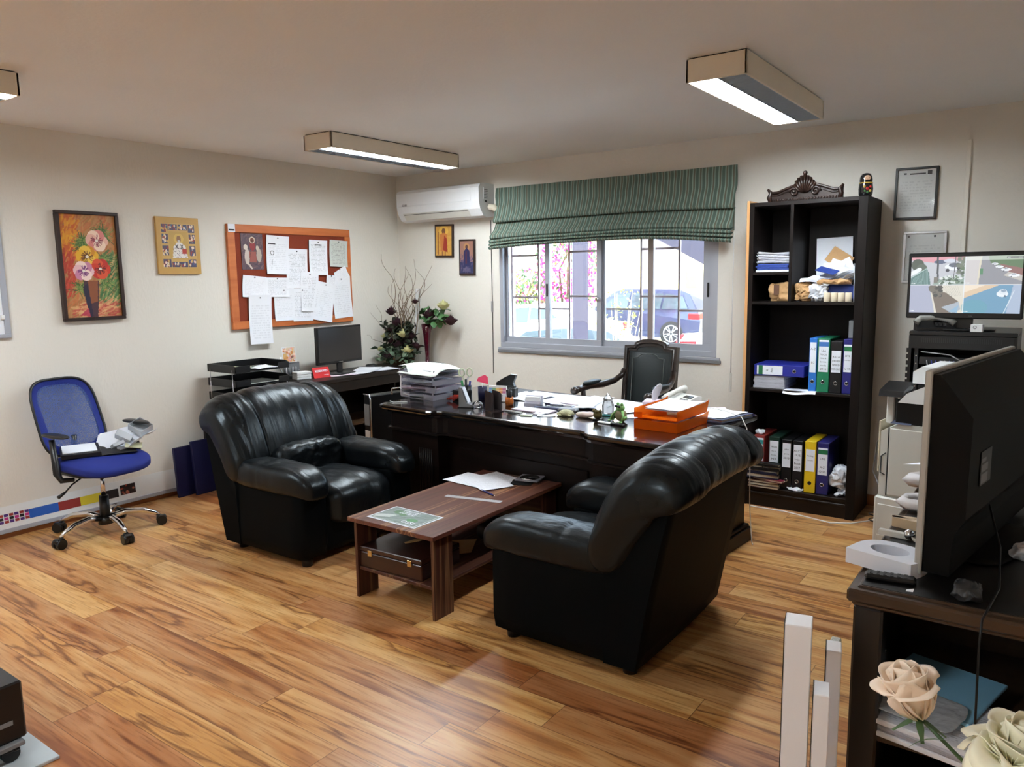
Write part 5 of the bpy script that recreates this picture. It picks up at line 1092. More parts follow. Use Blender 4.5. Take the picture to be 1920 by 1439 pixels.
def twig(p0, p1, r0, seed, wob=0.045, n=16):
    pts = []; p0 = Vector(p0); p1 = Vector(p1)
    for i in range(n + 1):
        t_ = i / n; k = math.sin(t_ * math.pi * 0.9) ; nv = noise.noise_vector(Vector((t_ * 3.2 + seed * 7, seed, 0))); pts.append(p0.lerp(p1, t_) + Vector((nv.x, nv.y * 0.6, nv.z * 0.4)) * wob * 2.2 * min(1, t_ * 3))
    return pts, [r0 * (1 - 0.75 * i / n) for i in range(n + 1)]
ends = [(-0.20, 0.02, 1.06), (0.0, 0.0, 0.66), (0.10, 0.02, 0.72), (0.08, 0.0, 0.60), (-0.06, 0.02, 0.62), (0.16, 0.02, 0.66), (0.2, 0.0, 0.58), (0.06, 0.02, 0.9), (-0.10, 0.02, 0.83), (-0.02, 0.0, 0.88), (0.10, 0.0, 0.95), (0.18, 0.02, 0.99), (0.24, 0.02, 0.92), (0.22, 0.02, 0.76), (0.38, 0.04, 0.80), (0.30, 0.05, 0.93), (-0.05, 0.05, 0.72), (0.05, 0.02, 0.70), (0.14, 0.04, 0.78), (0.04, 0.04, 0.86), (-0.14, 0, 0.75)]
for i, e_ in enumerate(ends):
    pts, rs = twig((rg.uniform(-.05, .05), rg.uniform(-.05, .05), 0.08), e_, 0.006, i + 1, 0.07, 24); MB().tube(pts, rs, 'branch', 6).build('branch', fa)
for i, (e_, w2) in enumerate((((-0.235, -0.16, 0.50), 0.04), ((-0.21, -0.22, 0.28), 0.06), ((-0.215, -0.10, 0.56), 0.05))):
    pts, rs = twig((-0.04, 0, 0.15), e_, 0.0035, i + 40, w2); MB().tube(pts, rs, 'branch', 6).build('branch', fa)
def rose(c, rr, m, T=None, mb=None, layers=4, seed=0):
    mb = mb or MB(); g_ = random.Random(seed)
    for L_ in range(layers):
        n_ = 3 + L_; k = (L_ + 1) / layers
        for j in range(n_):
            a = 6.2832 * j / n_ + L_ * 0.7 + g_.uniform(-.2, .2); op = 0.25 + 0.75 * k
            def fn(u_, v_, a=a, k=k, op=op):
                th = a + (u_ - 0.5) * 1.9 * (0.5 + 0.6 * k) ; rad = rr * k * (0.25 + 0.8 * math.sin(v_ * 1.7) * op) * (1 + 0.10 * math.sin(u_ * 9 + v_ * 3))
                z = rr * (1.5 * v_ * (1.25 - 0.55 * k) - 0.55) - rr * 0.5 * max(0, v_ - 0.75) * op * 2; s_ = 1 - 0.3 * abs(u_ - 0.5) ** 2
                return (c[0] + math.cos(th) * rad * s_, c[1] + math.sin(th) * rad * s_, c[2] + z * s_)
            mb.grid(fn, 5, 5, m, T)
    mb.ball((c[0], c[1], c[2] + rr * 0.1), rr * 0.3, m, 4, T)
    return mb
for i, (x, y, z, rr) in enumerate([(-0.12, 0.0, 0.50, 0.055), (0.0, -0.04, 0.40, 0.062), (0.04, 0.0, 0.30, 0.06), (0.14, -0.03, 0.28, 0.06), (-0.04, -0.12, 0.10, 0.07), (0.06, 0.0, 0.22, 0.06), (-0.08, -0.04, 0.34, 0.05), (0.18, 0.0, 0.18, 0.055), (0.02, -0.06, 0.20, 0.055), (-0.10, -0.02, 0.22, 0.05)]):
    rose((x, y, z), rr, 'dark_rose', TR(), None, 4, i).build('dark_rose', fa, label='dark purple rose')
for i, (x, y, z, rr) in enumerate([(-0.15, -0.05, 0.27, 0.05), (0.10, -0.08, 0.30, 0.055), (-0.17, -0.10, 0.15, 0.045), (0.16, -0.09, 0.15, 0.055)]):
    rose((x, y, z), rr, 'pale_bloom', TR(), None, 3, i + 30).build('pale_bloom', fa, label='pale yellow-green bloom')
def leafcl(n_, box, m, sz, seed, name, parent):
    g_ = random.Random(seed); q = MB()
    for i in range(n_):
        c = Vector([g_.uniform(box[k][0], box[k][1]) for k in range(3)]); T = Matrix.Translation(c) @ Euler((g_.uniform(-1, 1), g_.uniform(-1, 1), g_.uniform(0, 6.28))).to_matrix().to_4x4(); s = sz * g_.uniform(0.6, 1.3)
        q.grid(lambda a, b: (s * (a - .1), s * 0.38 * math.sin(a * 3.14) * (b - .5) * 2, 0.15 * s * math.sin(a * 3) - 0.15 * s * abs(b - .5)), 4, 2, m, T)
    return q.build(name, parent)
leafcl(230, ((-0.15, 0.20), (-0.12, 0.04), (0.08, 0.42)), 'dark_leaf', 0.065, 1, 'dark_foliage', fa)
leafcl(120, ((-0.20, 0.22), (-0.18, -0.02), (0.02, 0.18)), 'dusty_leaf', 0.062, 2, 'grey_green_foliage', fa)
q = MB(); q.grid(lambda a, b: (0.16 + 0.05 * b + 0.055 * (a - .5) * b + 0.01 * math.sin(a * 14), 0.02 + 0.03 * math.sin(a * 3.14), 0.30 + 0.42 * b), 12, 10, 'cellophane'); q.build('cellophane_wrap', fa)
rose((0.20, -0.01, 0.60), 0.035, 'dark_rose', TR(), None, 3, 77).build('dark_rose', fa, label='dark purple rose')
# ---- tall vase
tv = thing('tall_vase', 'tall narrow dark red glass vase holding roses beside the dried flowers', 'vase', (0.475, -0.15, SZ))
mat('red_glass', sr(66, 12, 28), 0.08, coat=0.8, vary=0.1)
MB().lathe([(0, 0), (0.042, 0.0), (0.044, 0.006), (0.022, 0.02), (0.019, 0.08), (0.026, 0.18), (0.038, 0.30), (0.055, 0.385), (0.050, 0.385), (0.025, 0.25), (0, 0.24)], (0, 0, 0), 'red_glass', 20).build('vessel', tv)
mat('green_leaf', sr(70, 112, 66), 0.5, vary=0.2); mat('green_stem', sr(70, 96, 60), 0.5, vary=0.1)
st = [((0, 0, 0.3), (0.02, -0.02, 0.40), (0.08, -0.03, 0.43), (0.10, -0.03, 0.44)), ((0, 0, 0.3), (0.04, 0, 0.42), (0.12, 0.0, 0.50), (0.22, 0.0, 0.53)), ((0, 0, 0.3), (0.06, -0.01, 0.40), (0.18, 0, 0.41), (0.29, 0.0, 0.41))]
for s_ in st: MB().tube(s_, 0.0035, 'green_stem', 6).build('stem', tv)
rose((0.07, -0.03, 0.47), 0.068, 'dark_rose', None, None, 5, 51).build('dark_rose', tv, label='dark purple rose'); rose((0.30, 0, 0.415), 0.062, 'dark_rose', None, None, 5, 52).build('dark_rose', tv, label='dark purple rose')
rose((0.215, 0, 0.555), 0.062, 'pale_bloom', None, None, 4, 53).build('cream_rose', tv, label='cream rose')
leafcl(44, ((-0.04, 0.24), (-0.05, 0.05), (0.37, 0.52)), 'green_leaf', 0.085, 5, 'green_leaves', tv)
# ---- black case between the desks
bcx = thing('upright_case', 'black upright case with chrome rim and pale strips between side desk and main desk', 'case', (1.16, -1.60, 0), R(-12))
MB().box(-0.05, 0.05, 0, 0.32, 0.02, 0.73, 'black_plastic', 0.006).build('body', bcx)
q = MB(); q.tube([(0.05, -0.003, 0.03), (0.05, -0.003, 0.70), (0.04, -0.003, 0.735), (-0.04, -0.003, 0.735)], 0.0055, 'chrome', 6).tube([(0.05, 0.19, 0.72), (0.05, 0.19, 0.765), (0.05, 0.31, 0.765), (0.05, 0.31, 0.70)], 0.0055, 'chrome', 6); q.build('chrome_rim', bcx)
MB().box(-0.040, 0.030, -0.003, 0.0, 0.50, 0.66, 'grey_plastic').build('pale_strip', bcx); MB().box(-0.038, 0.030, -0.003, 0.0, 0.16, 0.46, 'white_plastic').build('pale_strip', bcx)
MB().box(-0.045, -0.02, 0.02, 0.30, 0, 0.02, 'black_matte').box(0.02, 0.045, 0.02, 0.30, 0, 0.02, 'black_matte').build('foot_rail', bcx)
# ---- blue panels on the floor by the wall
mat('navy_board', sr(16, 18, 58), 0.5, vary=0.06)
MB().box(-0.012, 0.012, -0.16, 0.16, 0, 0.375, 'navy_board', 0.003).build('navy_panel', None, (0.09, -2.38, 0), (0, R(-4), R(4)), 'dark blue panel standing on the floor against the wall, foremost of the pair', 'panel')
MB().box(-0.012, 0.012, -0.16, 0.10, 0, 0.41, 'navy_board', 0.003).build('navy_panel', None, (0.15, -2.265, 0), (0, R(-5), R(2)), 'dark blue panel partly behind the left armchair, taller of the pair', 'panel')
# ---- printed banner along the wall foot
bn = thing('colour_chart_banner', 'long white printed strip with colour swatches leaning along the foot of the wall', 'banner', (0.045, -3.24, 0.077), rot=(0, R(-8), 0))
mat('swatch_blue', sr(44, 92, 176), 0.5, vary=0.03); mat('swatch_red', sr(150, 54, 50), 0.5, vary=0.03); mat('swatch_yellow', sr(222, 204, 60), 0.5, vary=0.03); mat('swatch_black', sr(28, 24, 26), 0.5, vary=0.03)
bn.location = (0.032, -3.24, 0.0)
MB().box(-0.004, 0.0, -1.2, 0.80, 0.06, 0.205, 'white_plastic').build('sheet', bn); MB().box(-0.006, 0.004, -1.2, 0.80, 0.035, 0.062, 'aluminium', 0.002).build('lower_rail', bn)
q = MB(); xs = [-0.255, -0.075, 0.065, 0.205, 0.325]; cols_ = ['swatch_blue', 'swatch_red', 'swatch_yellow', 'swatch_black']
for i in range(4): MB().box(0.0004, 0.0012, xs[i] - 0.02, xs[i + 1] - 0.02, 0.095, 0.155, cols_[i]).build('colour_swatch', bn)
q = MB()
mat('swatch_magenta', sr(190, 50, 130), 0.5, vary=0.03); mat('swatch_purple', sr(80, 50, 120), 0.5, vary=0.03)
for i in range(7):
    for j in range(3): q.box(0.0004, 0.0012, -0.30 - i * 0.030, -0.276 - i * 0.030, 0.097 + j * 0.021, 0.114 + j * 0.021, ['swatch_red', 'swatch_magenta', 'swatch_purple', 'swatch_black'][(i * 2 + j) % 4])
q.build('swatch_grid', bn, kind='stuff')
a = Art(30, 20, (40, 26, 26)); rg = random.Random(4)
for i in range(25): a.ell(rg.random(), rg.random(), 0.08, 0.1, rg.choice([(150, 60, 50), (60, 40, 40), (30, 24, 26), (170, 110, 90)]))
art_part(a, 'printed_photo', 0.11, 0.07, bn, (0.001, 0.375, 0.135), LEFTW, PRINT)

# ---- papers and plastic on the blue chair
cf = thing('open_folder', 'dark open ring folder lying across the blue chair seat', 'folder', (0.40, -3.24, 0.530), rot=(0, R(3), R(-22)))
MB().box(-0.13, 0.13, -0.20, 0.02, 0.0, 0.028, 'black_cover', 0.003).box(-0.13, 0.13, 0.02, 0.22, 0.0, 0.006, 'black_cover', 0.002).build('cover', cf)
MB().box(-0.11, 0.10, -0.19, 0.0, 0.029, 0.033, 'paper_white').build('inner_sheet', cf)
mat('milky_plastic', sr(196, 202, 208), 0.15, spec=0.6, vary=0.04, alpha=0.85)
def pbox(label, loc, rot, s, name='clear_plastic_box'):
    q = MB(); a, b, c = s
    q.box(-a, a, -b, b, 0, 0.002, 'milky_plastic').box(-a, -a + 0.002, -b, b, 0, c, 'milky_plastic').box(a - 0.002, a, -b, b, 0, c, 'milky_plastic').box(-a, a, -b, -b + 0.002, 0, c, 'milky_plastic').box(-a, a, b - 0.002, b, 0, c, 'milky_plastic')
    return q.build(name, None, loc, rot, label, 'plastic box')
pbox('empty clear plastic box, topmost of the heap on the blue chair', (0.47, -2.98, 0.635), (R(20), R(25), R(20)), (0.055, 0.05, 0.045))
pbox('empty clear plastic box lying on its side over the white papers, blue chair', (0.46, -3.10, 0.59), (R(-30), R(30), R(50)), (0.05, 0.045, 0.04))
pbox('small clear plastic tray at the foot of the heap on the blue chair', (0.52, -3.16, 0.565), (R(15), R(-20), R(-15)), (0.04, 0.035, 0.02))
loose(0.36, -3.08, 0.575, 0.21, 0.28, -40, 'paper_white', 'white sheet sticking up behind the open folder on the blue chair', tilt=(12, 24), seed=9, curl=0.02)
loose(0.46, -3.02, 0.565, 0.20, 0.26, 20, 'page_light', 'crumpled printed sheet under the plastic boxes, blue chair', tilt=(14, -12), seed=12, curl=0.04)
loose(0.52, -3.06, 0.55, 0.10, 0.13, 60, 'note_yellow', 'small yellowish slip at the seat edge under the plastic', tilt=(4, 8), seed=14)
# ================================================================== ON THE DESK
D = DZ + 0.0006
mat('tray_violet', sr(176, 172, 190), 0.15, vary=0.03); plastic_clear('clear_tray', (0.55, 0.54, 0.62, 1), 0.55); plastic_clear('orange_acrylic', (0.85, 0.19, 0.005, 1), 0.55)
# stack of clear trays
ts = thing('clear_letter_trays', 'stack of clear plastic letter trays stuffed with papers at the left end of the desk', 'letter tray', (1.79, -1.585, D), R(-8))
for k in range(4):
    z = k * 0.050; q = MB(); x0, x1, y0, y1 = -0.175, 0.175, -0.13, 0.13
    q.box(x0, x1, y0, y1, z, z + 0.003, 'clear_tray').box(x0, x0 + 0.003, y0, y1, z, z + 0.036, 'clear_tray').box(x1 - 0.003, x1, y0, y1, z, z + 0.036, 'clear_tray').box(x0, x1, y1 - 0.003, y1, z, z + 0.036, 'clear_tray').box(x0, x0 + 0.10, y0, y0 + 0.003, z, z + 0.036, 'clear_tray').box(x1 - 0.10, x1, y0, y0 + 0.003, z, z + 0.036, 'clear_tray')
    for (x, y) in ((x0, y0), (x1 - 0.008, y0), (x0, y1 - 0.008), (x1 - 0.008, y1 - 0.008)): q.box(x, x + 0.008, y, y + 0.008, z, z + 0.05, 'clear_tray')
    o = q.build('tray', ts); o.location = (0.012 * (k % 2) - 0.02 * (k == 3), 0.008 * (k == 2), 0); o.rotation_euler.z = R([0, 2.5, -2, 4][k])
names_ = ['lowest tray', 'second lowest tray', 'third tray', 'top tray']
for k in range(4):
    for j in range(2):
        o = loose(1.79 + 0.01 * j, -1.59 - 0.01 * j * k, D + k * 0.05 + 0.006 + j * 0.011, [0.30, 0.33, 0.31, 0.34][k], [0.235, 0.27][j], -8 + 7 * j - [4, -5, 6, 2][k], ['page_grey', 'page_light', 'pink_print', 'paper_white'][(k + j) % 4], '%s sheaf of papers in the %s of the clear tray stack' % (['flat lower', 'slanted upper'][j], names_[k]), group='papers in the clear trays', seed=k * 2 + j, curl=0.012, name='paper_sheaf', th=0.006)
MB().box(-0.15, 0.15, -0.11, 0.11, 0, 0.014, 'paper_stack', 0.002).build('paper_sheaf', None, (1.785, -1.59, D + 0.188), (0, 0, R(-10)), 'thick magazine wedged in the top of the clear trays', 'magazine')
nw = thing('newspaper', 'folded newspaper curling over the top of the clear trays', 'newspaper', (1.79, -1.60, D + 0.204), R(-14))
def fnw(a, b):
    x = (a - .45) * 0.40; z = 0.012 + 0.016 * math.sin(a * 4.0) + 0.012 * math.sin(b * 4) - max(0, 0.5 - b) ** 2 * 0.25 * (a > 0.3); return (x + 0.03 * b, (b - .5) * 0.27, max(z, -0.03 if (b < 0.15) else -0.004))
mat('newsprint', sr(206, 214, 206), 0.8, vary=0.05)
q = MB(); q.grid(fnw, 16, 8, 'newsprint'); q.grid(lambda a, b: tuple(Vector(fnw(a, b)) - Vector((0, 0, 0.004))), 16, 8, 'newsprint'); q.build('pages', nw)
text_mb(MB(), 'DAILY NEWS' if False else 'TRADE LINE', 0.026, 'dark_grey_plastic', TR((0.05, 0.03, 0.041), (0, R(3), R(12))), 0.0005, bold=0.001).build('headline', nw)
ds = thing('document_stand', 'white-edged binder end leaning beside the clear trays', 'folder', (1.585, -1.56, D), R(-8))
MB().box(-0.006, 0.006, -0.10, 0.12, 0, 0.175, 'white_plastic', 0.002).build('panel', ds)
# black clip box with red elastic bands
cb_ = thing('clip_box', 'black cube clip box with red rubber bands in front', 'box', (2.045, -1.59, D), R(-5))
MB().box(-0.03, 0.03, -0.03, 0.03, 0, 0.065, 'black_plastic', 0.004).build('box', cb_)
mat('red_band', sr(190, 60, 44), 0.5, vary=0.1); q = MB(); rg = random.Random(2)
for i in range(9): x = rg.uniform(-0.08, 0.01); q.tube([(x, -0.06 - rg.random() * .02, 0.004 + rg.random() * .01), (x + 0.05, -0.045 - rg.random() * .02, 0.025 + rg.random() * .02), (x + 0.09, -0.04, 0.03 + rg.random() * .02)], 0.0022, 'red_band', 5)
q.build('rubber_band_tangle', None, (2.07, -1.61, D), label='tangle of red rubber bands between clip box and pen cup', cat='rubber bands', kind='stuff')
# pen cup
pc = thing('pen_cup', 'black mesh pen holder crammed with pens near the clear trays', 'pen holder', (2.115, -1.585, D), R(0))
MB().lathe([(0, 0), (0.036, 0), (0.036, 0.10), (0.033, 0.10), (0.033, 0.004), (0, 0.004)], (0, 0, 0), 'black_plastic', 20).build('cup', pc)
mat('pen_green', sr(50, 140, 80), 0.4, vary=0.04); mat('pen_blue', sr(40, 50, 120), 0.4, vary=0.04)
pens_ = [('pen_green', -0.02, -0.018, 0.135, 'green marker in the black pen holder'), ('black_plastic', 0.006, -0.012, 0.145, 'thick black marker in the black pen holder'), ('pen_blue', 0.018, 0.010, 0.13, 'blue pen in the black pen holder')]
for (mm, x, y, L_, lb) in pens_: MB().cyl((2.115 + x * 0.4, -1.585 + y * 0.4, D + 0.006), (2.115 + x * 1.2, -1.585 + y * 1.2, D + L_), 0.008, mm, n=8).build('pen', None, label=lb, cat='pen', group='pens in the black holder')
ss = thing('scissors', 'scissors with pale green loop handles standing in the black pen holder', 'scissors', (2.10, -1.575, D + 0.10), R(20))
mat('mint', sr(206, 216, 190), 0.4, vary=0.03)
q = MB(); q.tube([(-0.028 + 0.020 * math.cos(i * .6283), 0, 0.085 + 0.027 * math.sin(i * .6283)) for i in range(10)], 0.006, 'mint', 6, closed=True).tube([(0.028 + 0.020 * math.cos(i * .6283), 0, 0.09 + 0.027 * math.sin(i * .6283)) for i in range(10)], 0.006, 'mint', 6, closed=True); q.build('handles', ss)
MB().tube([(-0.022, 0, 0.06), (0.004, 0, 0.02), (0.008, 0, -0.07)], 0.005, 'mint', 6).tube([(0.022, 0, 0.06), (-0.004, 0.004, 0.02), (-0.006, 0.004, -0.07)], 0.005, 'steel', 6).build('blades', ss)
pk = thing('second_pen_cup', 'dark blue pen cup with a pink paper flag sticking out', 'pen holder', (2.20, -1.52, D), R(0)); pk.name = 'pen_cup'
mat('neon_pink', sr(236, 60, 104), 0.5, vary=0.04)
MB().lathe([(0, 0), (0.03, 0), (0.032, 0.09), (0.029, 0.09), (0.027, 0.004), (0, 0.004)], (0, 0, 0), 'navy_board', 18).build('cup', pk)
MB().add([(-0.045, -0.005, 0.125), (0.045, 0.0, 0.110), (0.035, 0.01, 0.155), (0.01, 0.012, 0.17), (-0.035, 0.0, 0.15)], [(0, 1, 2, 3, 4)], 'neon_pink').add([(-0.045, 0.001, 0.125), (0.045, 0.006, 0.110), (0.035, 0.016, 0.155), (0.01, 0.018, 0.17), (-0.035, 0.006, 0.15)], [(4, 3, 2, 1, 0)], 'neon_pink').cyl((0, 0, 0.01), (0, 0.003, 0.13), 0.003, 'paper_white', n=6).build('paper_flag', pk)
cal = thing('desk_display', 'small grey tilted desk display with white front', 'desk display', (2.295, -1.80, D), R(-72))
MB().prism([(-0.045, 0.0), (0.045, 0.0), (0.045, 0.015), (0.0, 0.03), (-0.035, 0.13), (-0.05, 0.13), (-0.05, 0.0)], 'x', -0.028, 0.028, 'grey_plastic', TR((0, 0, 0), (0, 0, R(0)))).build('body', cal)
q = MB(); q.add([(-0.026, 0.012, 0.030), (0.026, 0.012, 0.030), (0.026, -0.026, 0.128), (-0.026, -0.026, 0.128)], [(0, 1, 2, 3)], 'paper_white'); q.build('screen', cal)
MB().box(-0.06, 0.04, -0.055, 0.05, -0.0, 0.004, 'black_plastic').build('foot_plate', cal)
gb = thing('glass_paperweight', 'clear glass dome paperweight beside the grey desk display', 'paperweight', (2.375, -1.80, D))
MB().lathe([(0, 0), (0.035, 0), (0.038, 0.01), (0.030, 0.035), (0, 0.05)], (0, 0, 0), 'clear_acrylic', 18).build('dome', gb)
ch = thing('curved_card_holder', 'dark brown holder of two upright curved plates on the desk edge', 'card holder', (2.535, -1.845, D), R(-18))
mat('brown_metal', sr(58, 48, 50), 0.28, 0.3, vary=0.05)
for (y, nm) in ((-0.028, 'plate'), (0.028, 'plate')):
    MB().grid(lambda a, b, y=y: (-0.048 + a * 0.096, y + 0.014 * math.sin(a * 3.14), 0.004 + b * (0.105 + 0.018 * (1 - a))), 10, 6, 'brown_metal').grid(lambda a, b, y=y: (-0.048 + a * 0.096, y + 0.003 + 0.014 * math.sin(a * 3.14), 0.004 + b * (0.105 + 0.018 * (1 - a))), 10, 6, 'brown_metal').build('plate', ch)
MB().box(-0.048, 0.048, -0.03, 0.045, 0, 0.004, 'brown_metal').build('base', ch)
cd = thing('desk_calendar', 'small desk calendar with a rainbow picture band', 'calendar', (2.33, -1.52, D), R(12))
a = Art(50, 40, (226, 226, 224))
for i in range(50): a.rect(i / 50, (i + 1) / 50, 0.55, 0.92, [(90, 140, 190), (120, 170, 120), (220, 190, 110), (226, 150, 90), (190, 110, 150)][min(4, i // 10)])
a.rect(0, 1, 0.7, 0.78, (236, 220, 190), 0.6)
for i in range(5):
    for j in range(4): a.rect(0.1 + i * 0.16, 0.2 + i * 0.16, 0.08 + j * 0.1, 0.12 + j * 0.1, (150, 150, 160))
art_part(a, 'page', 0.125, 0.095, cd, (0, -0.012, 0.052), (R(78), 0, 0), PRINT); MB().prism([(-0.012, 0), (-0.006, 0.104), (0.0, 0.106), (0.045, 0)], 'x', -0.064, 0.064, 'white_plastic', TR((0, 0.004, 0))).build('stand', cd)
fn_ = thing('stapler', 'black fin-shaped stapler standing behind the rainbow calendar', 'stapler', (2.285, -1.36, D), R(12))
MB().box(-0.075, 0.075, -0.03, 0.03, 0, 0.07, 'black_plastic', 0.004).build('base', fn_)
MB().prism([(-0.07, 0.085), (0.065, 0.08), (0.055, 0.105), (0.078, 0.16), (0.04, 0.165), (-0.01, 0.14), (-0.07, 0.105)], 'y', -0.016, 0.016, 'black_plastic').box(-0.07, 0.065, -0.02, 0.02, 0.07, 0.085, 'dark_grey_plastic', 0.002).build('fin', fn_)
ob = thing('orange_pot', 'small amber glass pot holding black pen caps', 'pot', (2.49, -1.61, D))
mat('amber', sr(176, 92, 24), 0.2, coat=0.4, vary=0.1)
MB().lathe([(0, 0), (0.026, 0), (0.028, 0.02), (0.026, 0.055), (0.023, 0.055), (0.022, 0.006), (0, 0.006)], (0, 0, 0), 'amber', 16).build('pot', ob)
for (x, y, h_, lb) in ((-0.012, 0, 0.10, 'leaning left'), (0.0, 0.008, 0.112, 'tallest of the four'), (0.012, -0.004, 0.095, 'shortest, leaning right'), (0.004, -0.012, 0.105, 'nearest the front edge')): MB().cyl((2.49 + x * .6, -1.61 + y * .6, D + 0.008), (2.49 + x * 1.6, -1.61 + y * 1.6, D + h_), 0.0065, 'black_plastic', n=8).build('pen', None, label='black pen in the small amber pot, ' + lb, cat='pen', group='black pens in the amber pot')
wc = thing('business_card_holder', 'pale card holder filled with white cards beside the amber pot', 'card holder', (2.66, -1.585, D), R(12))
MB().prism([(-0.03, 0), (0.03, 0), (0.035, 0.07), (0.02, 0.072), (-0.02, 0.03), (-0.03, 0.025)], 'x', -0.055, 0.055, 'clear_tray').build('holder', wc)
MB().box(-0.05, 0.05, -0.012, 0.022, 0.004, 0.066, 'white_plastic', 0.001).build('cards', wc)
# papers
big = loose(2.66, -1.24, D, 0.62, 0.36, 4, 'page_light', 'large white plan sheet spread across the back of the desk', seed=21, curl=0.02, name='large_sheet')
loose(3.08, -1.29, D + 0.004, 0.56, 0.36, -6, 'paper_white', 'second large white sheet reaching toward the telephone', seed=23, curl=0.016, name='large_sheet')
loose(2.87, -1.44, D + 0.010, 0.30, 0.21, 16, 'page_text', 'typed sheet lying over both large sheets', seed=24, curl=0.01)
loose(3.20, -1.50, D + 0.009, 0.21, 0.15, -30, 'page_light', 'small printed sheet behind the crystal figurine', seed=25)
loose(2.42, -1.26, D + 0.002, 0.30, 0.21, -12, 'page_light', 'glossy sheet lying beside the fin-shaped stapler', seed=26, curl=0.02)
loose(3.34, -1.55, D, 0.21, 0.15, 25, 'paper_white', 'white sheet showing between the frog and the orange trays', seed=27)
mg = thing('magazine', 'white and lilac magazine lying in front of the card holder', 'magazine', (2.74, -1.70, D), R(-4))
MB().box(-0.14, 0.14, -0.055, 0.055, 0, 0.008, 'pink_print', 0.002).build('cover', mg); MB().box(-0.135, 0.0, -0.05, 0.05, 0.0082, 0.0088, 'paper_white').build('inset', mg)
tb = thing('tablet', 'slate blue tablet on the desk papers with pens on it', 'tablet', (2.80, -1.555, D + 0.0), R(6)); mat('slate', sr(92, 100, 126), 0.3, vary=0.04)
MB().box(-0.12, 0.12, -0.055, 0.055, 0, 0.014, 'slate', 0.004).build('body', tb); MB().box(-0.105, 0.105, -0.045, 0.045, 0.0143, 0.015, 'screen_off').build('screen', tb)
def pen(x, y, z, rz, L_, mm, label, tip='chrome', rr=0.0042):
    t = thing('pen', label, 'pen', (x, y, z + rr), R(rz)); MB().cyl((-L_ / 2, 0, 0), (L_ / 2 - 0.015, 0, 0), rr, mm, n=8).build('barrel', t); MB().cyl((L_ / 2 - 0.015, 0, 0), (L_ / 2, 0, 0), rr, tip, 0.0012, n=8).build('tip', t); return t
pen(2.80, -1.545, D + 0.0155, 8, 0.14, 'navy_board', 'dark blue pen lying on the slate tablet'); pen(2.88, -1.50, D + 0.020, -10, 0.15, 'pink_print', 'pale pink pen lying across the papers by the tablet')
pen(2.60, -1.50, D + 0.0, 55, 0.13, 'navy_board', 'dark pen beside the card holder'); pen(2.66, -1.80, D, -3, 0.16, 'white_plastic', 'white pen lying parallel to the front edge of the desk'); pen(2.70, -1.845, D, -14, 0.13, 'black_plastic', 'black pen nearest the front edge of the desk')
pen(3.12, -1.625, D + 0.0, 28, 0.15, 'navy_board', 'dark blue pen near the stones'); 
MB().box(-0.035, 0.035, -0.02, 0.02, 0, 0.006, 'mint', 0.001).build('eraser', None, (2.80, -1.865, D), (0, 0, R(20)), 'small cream card near the front edge of the desk', 'card')
MB().box(-0.06, 0.06, -0.032, 0.032, 0, 0.018, 'grey_plastic', 0.006).build('calculator', None, (2.93, -1.60, D), (0, 0, R(8)), 'grey calculator behind the patterned stone turtle', 'calculator')
loose(2.90, -1.80, D, 0.11, 0.08, 30, 'page_light', 'small printed card left of the stone turtle', seed=31); loose(2.845, -1.775, D + 0.004, 0.09, 0.07, -12, 'paper_white', 'small white card overlapping the printed card', seed=32)
tu = thing('stone_turtle', 'cream patterned stone turtle on the desk', 'ornament', (3.005, -1.745, D), R(10)); mat('turtle', sr(190, 188, 150), 0.5, bump=(90, 1.0), vary=0.25)
MB().sbox((0, 0, 0.016), (0.045, 0.035, 0.022), 'turtle', 2.2, 8).build('shell', tu); MB().ball((-0.048, 0, 0.010), (0.014, 0.010, 0.009), 'turtle', 4).ball((0.03, 0.03, 0.006), (0.012, 0.008, 0.006), 'turtle', 4).ball((0.03, -0.03, 0.006), (0.012, 0.008, 0.006), 'turtle', 4).ball((-0.03, 0.03, 0.006), (0.012, 0.008, 0.006), 'turtle', 4).ball((-0.03, -0.03, 0.006), (0.012, 0.008, 0.006), 'turtle', 4).build('head_and_feet', tu)
mat('pink_stone', sr(196, 176, 168), 0.45, vary=0.08)
crumple((0, 0, 0.016), (0.06, 0.038, 0.016), 'pink_stone', 2.6, 0.006, 12, 3).build('smooth_stone', None, (3.125, -1.725, D), (0, 0, R(0)), 'smooth pinkish stone between the turtle and the brass owl', 'stone')
ow = thing('brass_figurine', 'small olive brass animal figurine on the desk', 'figurine', (3.23, -1.765, D), R(10)); mat('old_brass', sr(92, 84, 48), 0.35, 0.5, vary=0.2)
MB().box(-0.026, 0.026, -0.022, 0.022, 0, 0.008, 'black_plastic', 0.002).build('base', ow); MB().sbox((0, 0, 0.032), (0.026, 0.022, 0.026), 'old_brass', 2.3, 8).ball((-0.02, -0.012, 0.055), (0.009, 0.006, 0.010), 'old_brass', 3).ball((0.02, -0.012, 0.055), (0.009, 0.006, 0.010), 'old_brass', 3).ball((0, -0.016, 0.05), (0.013, 0.010, 0.012), 'old_brass', 4).build('body', ow)
cy = thing('crystal_figurine', 'clear crystal ornament on a teal base beside the green frog', 'ornament', (3.205, -1.60, D), R(30)); mat('teal_base', sr(50, 120, 120), 0.3, vary=0.05)
m, nt, b = nodes('crystal'); b.inputs['Transmission Weight'].default_value = 0.8; b.inputs['Roughness'].default_value = 0.12; b.inputs['Base Color'].default_value = (0.92, 0.96, 0.97, 1)
MB().lathe([(0, 0), (0.045, 0), (0.042, 0.008), (0, 0.01)], (0, 0, 0), 'teal_base', 8).build('base', cy)
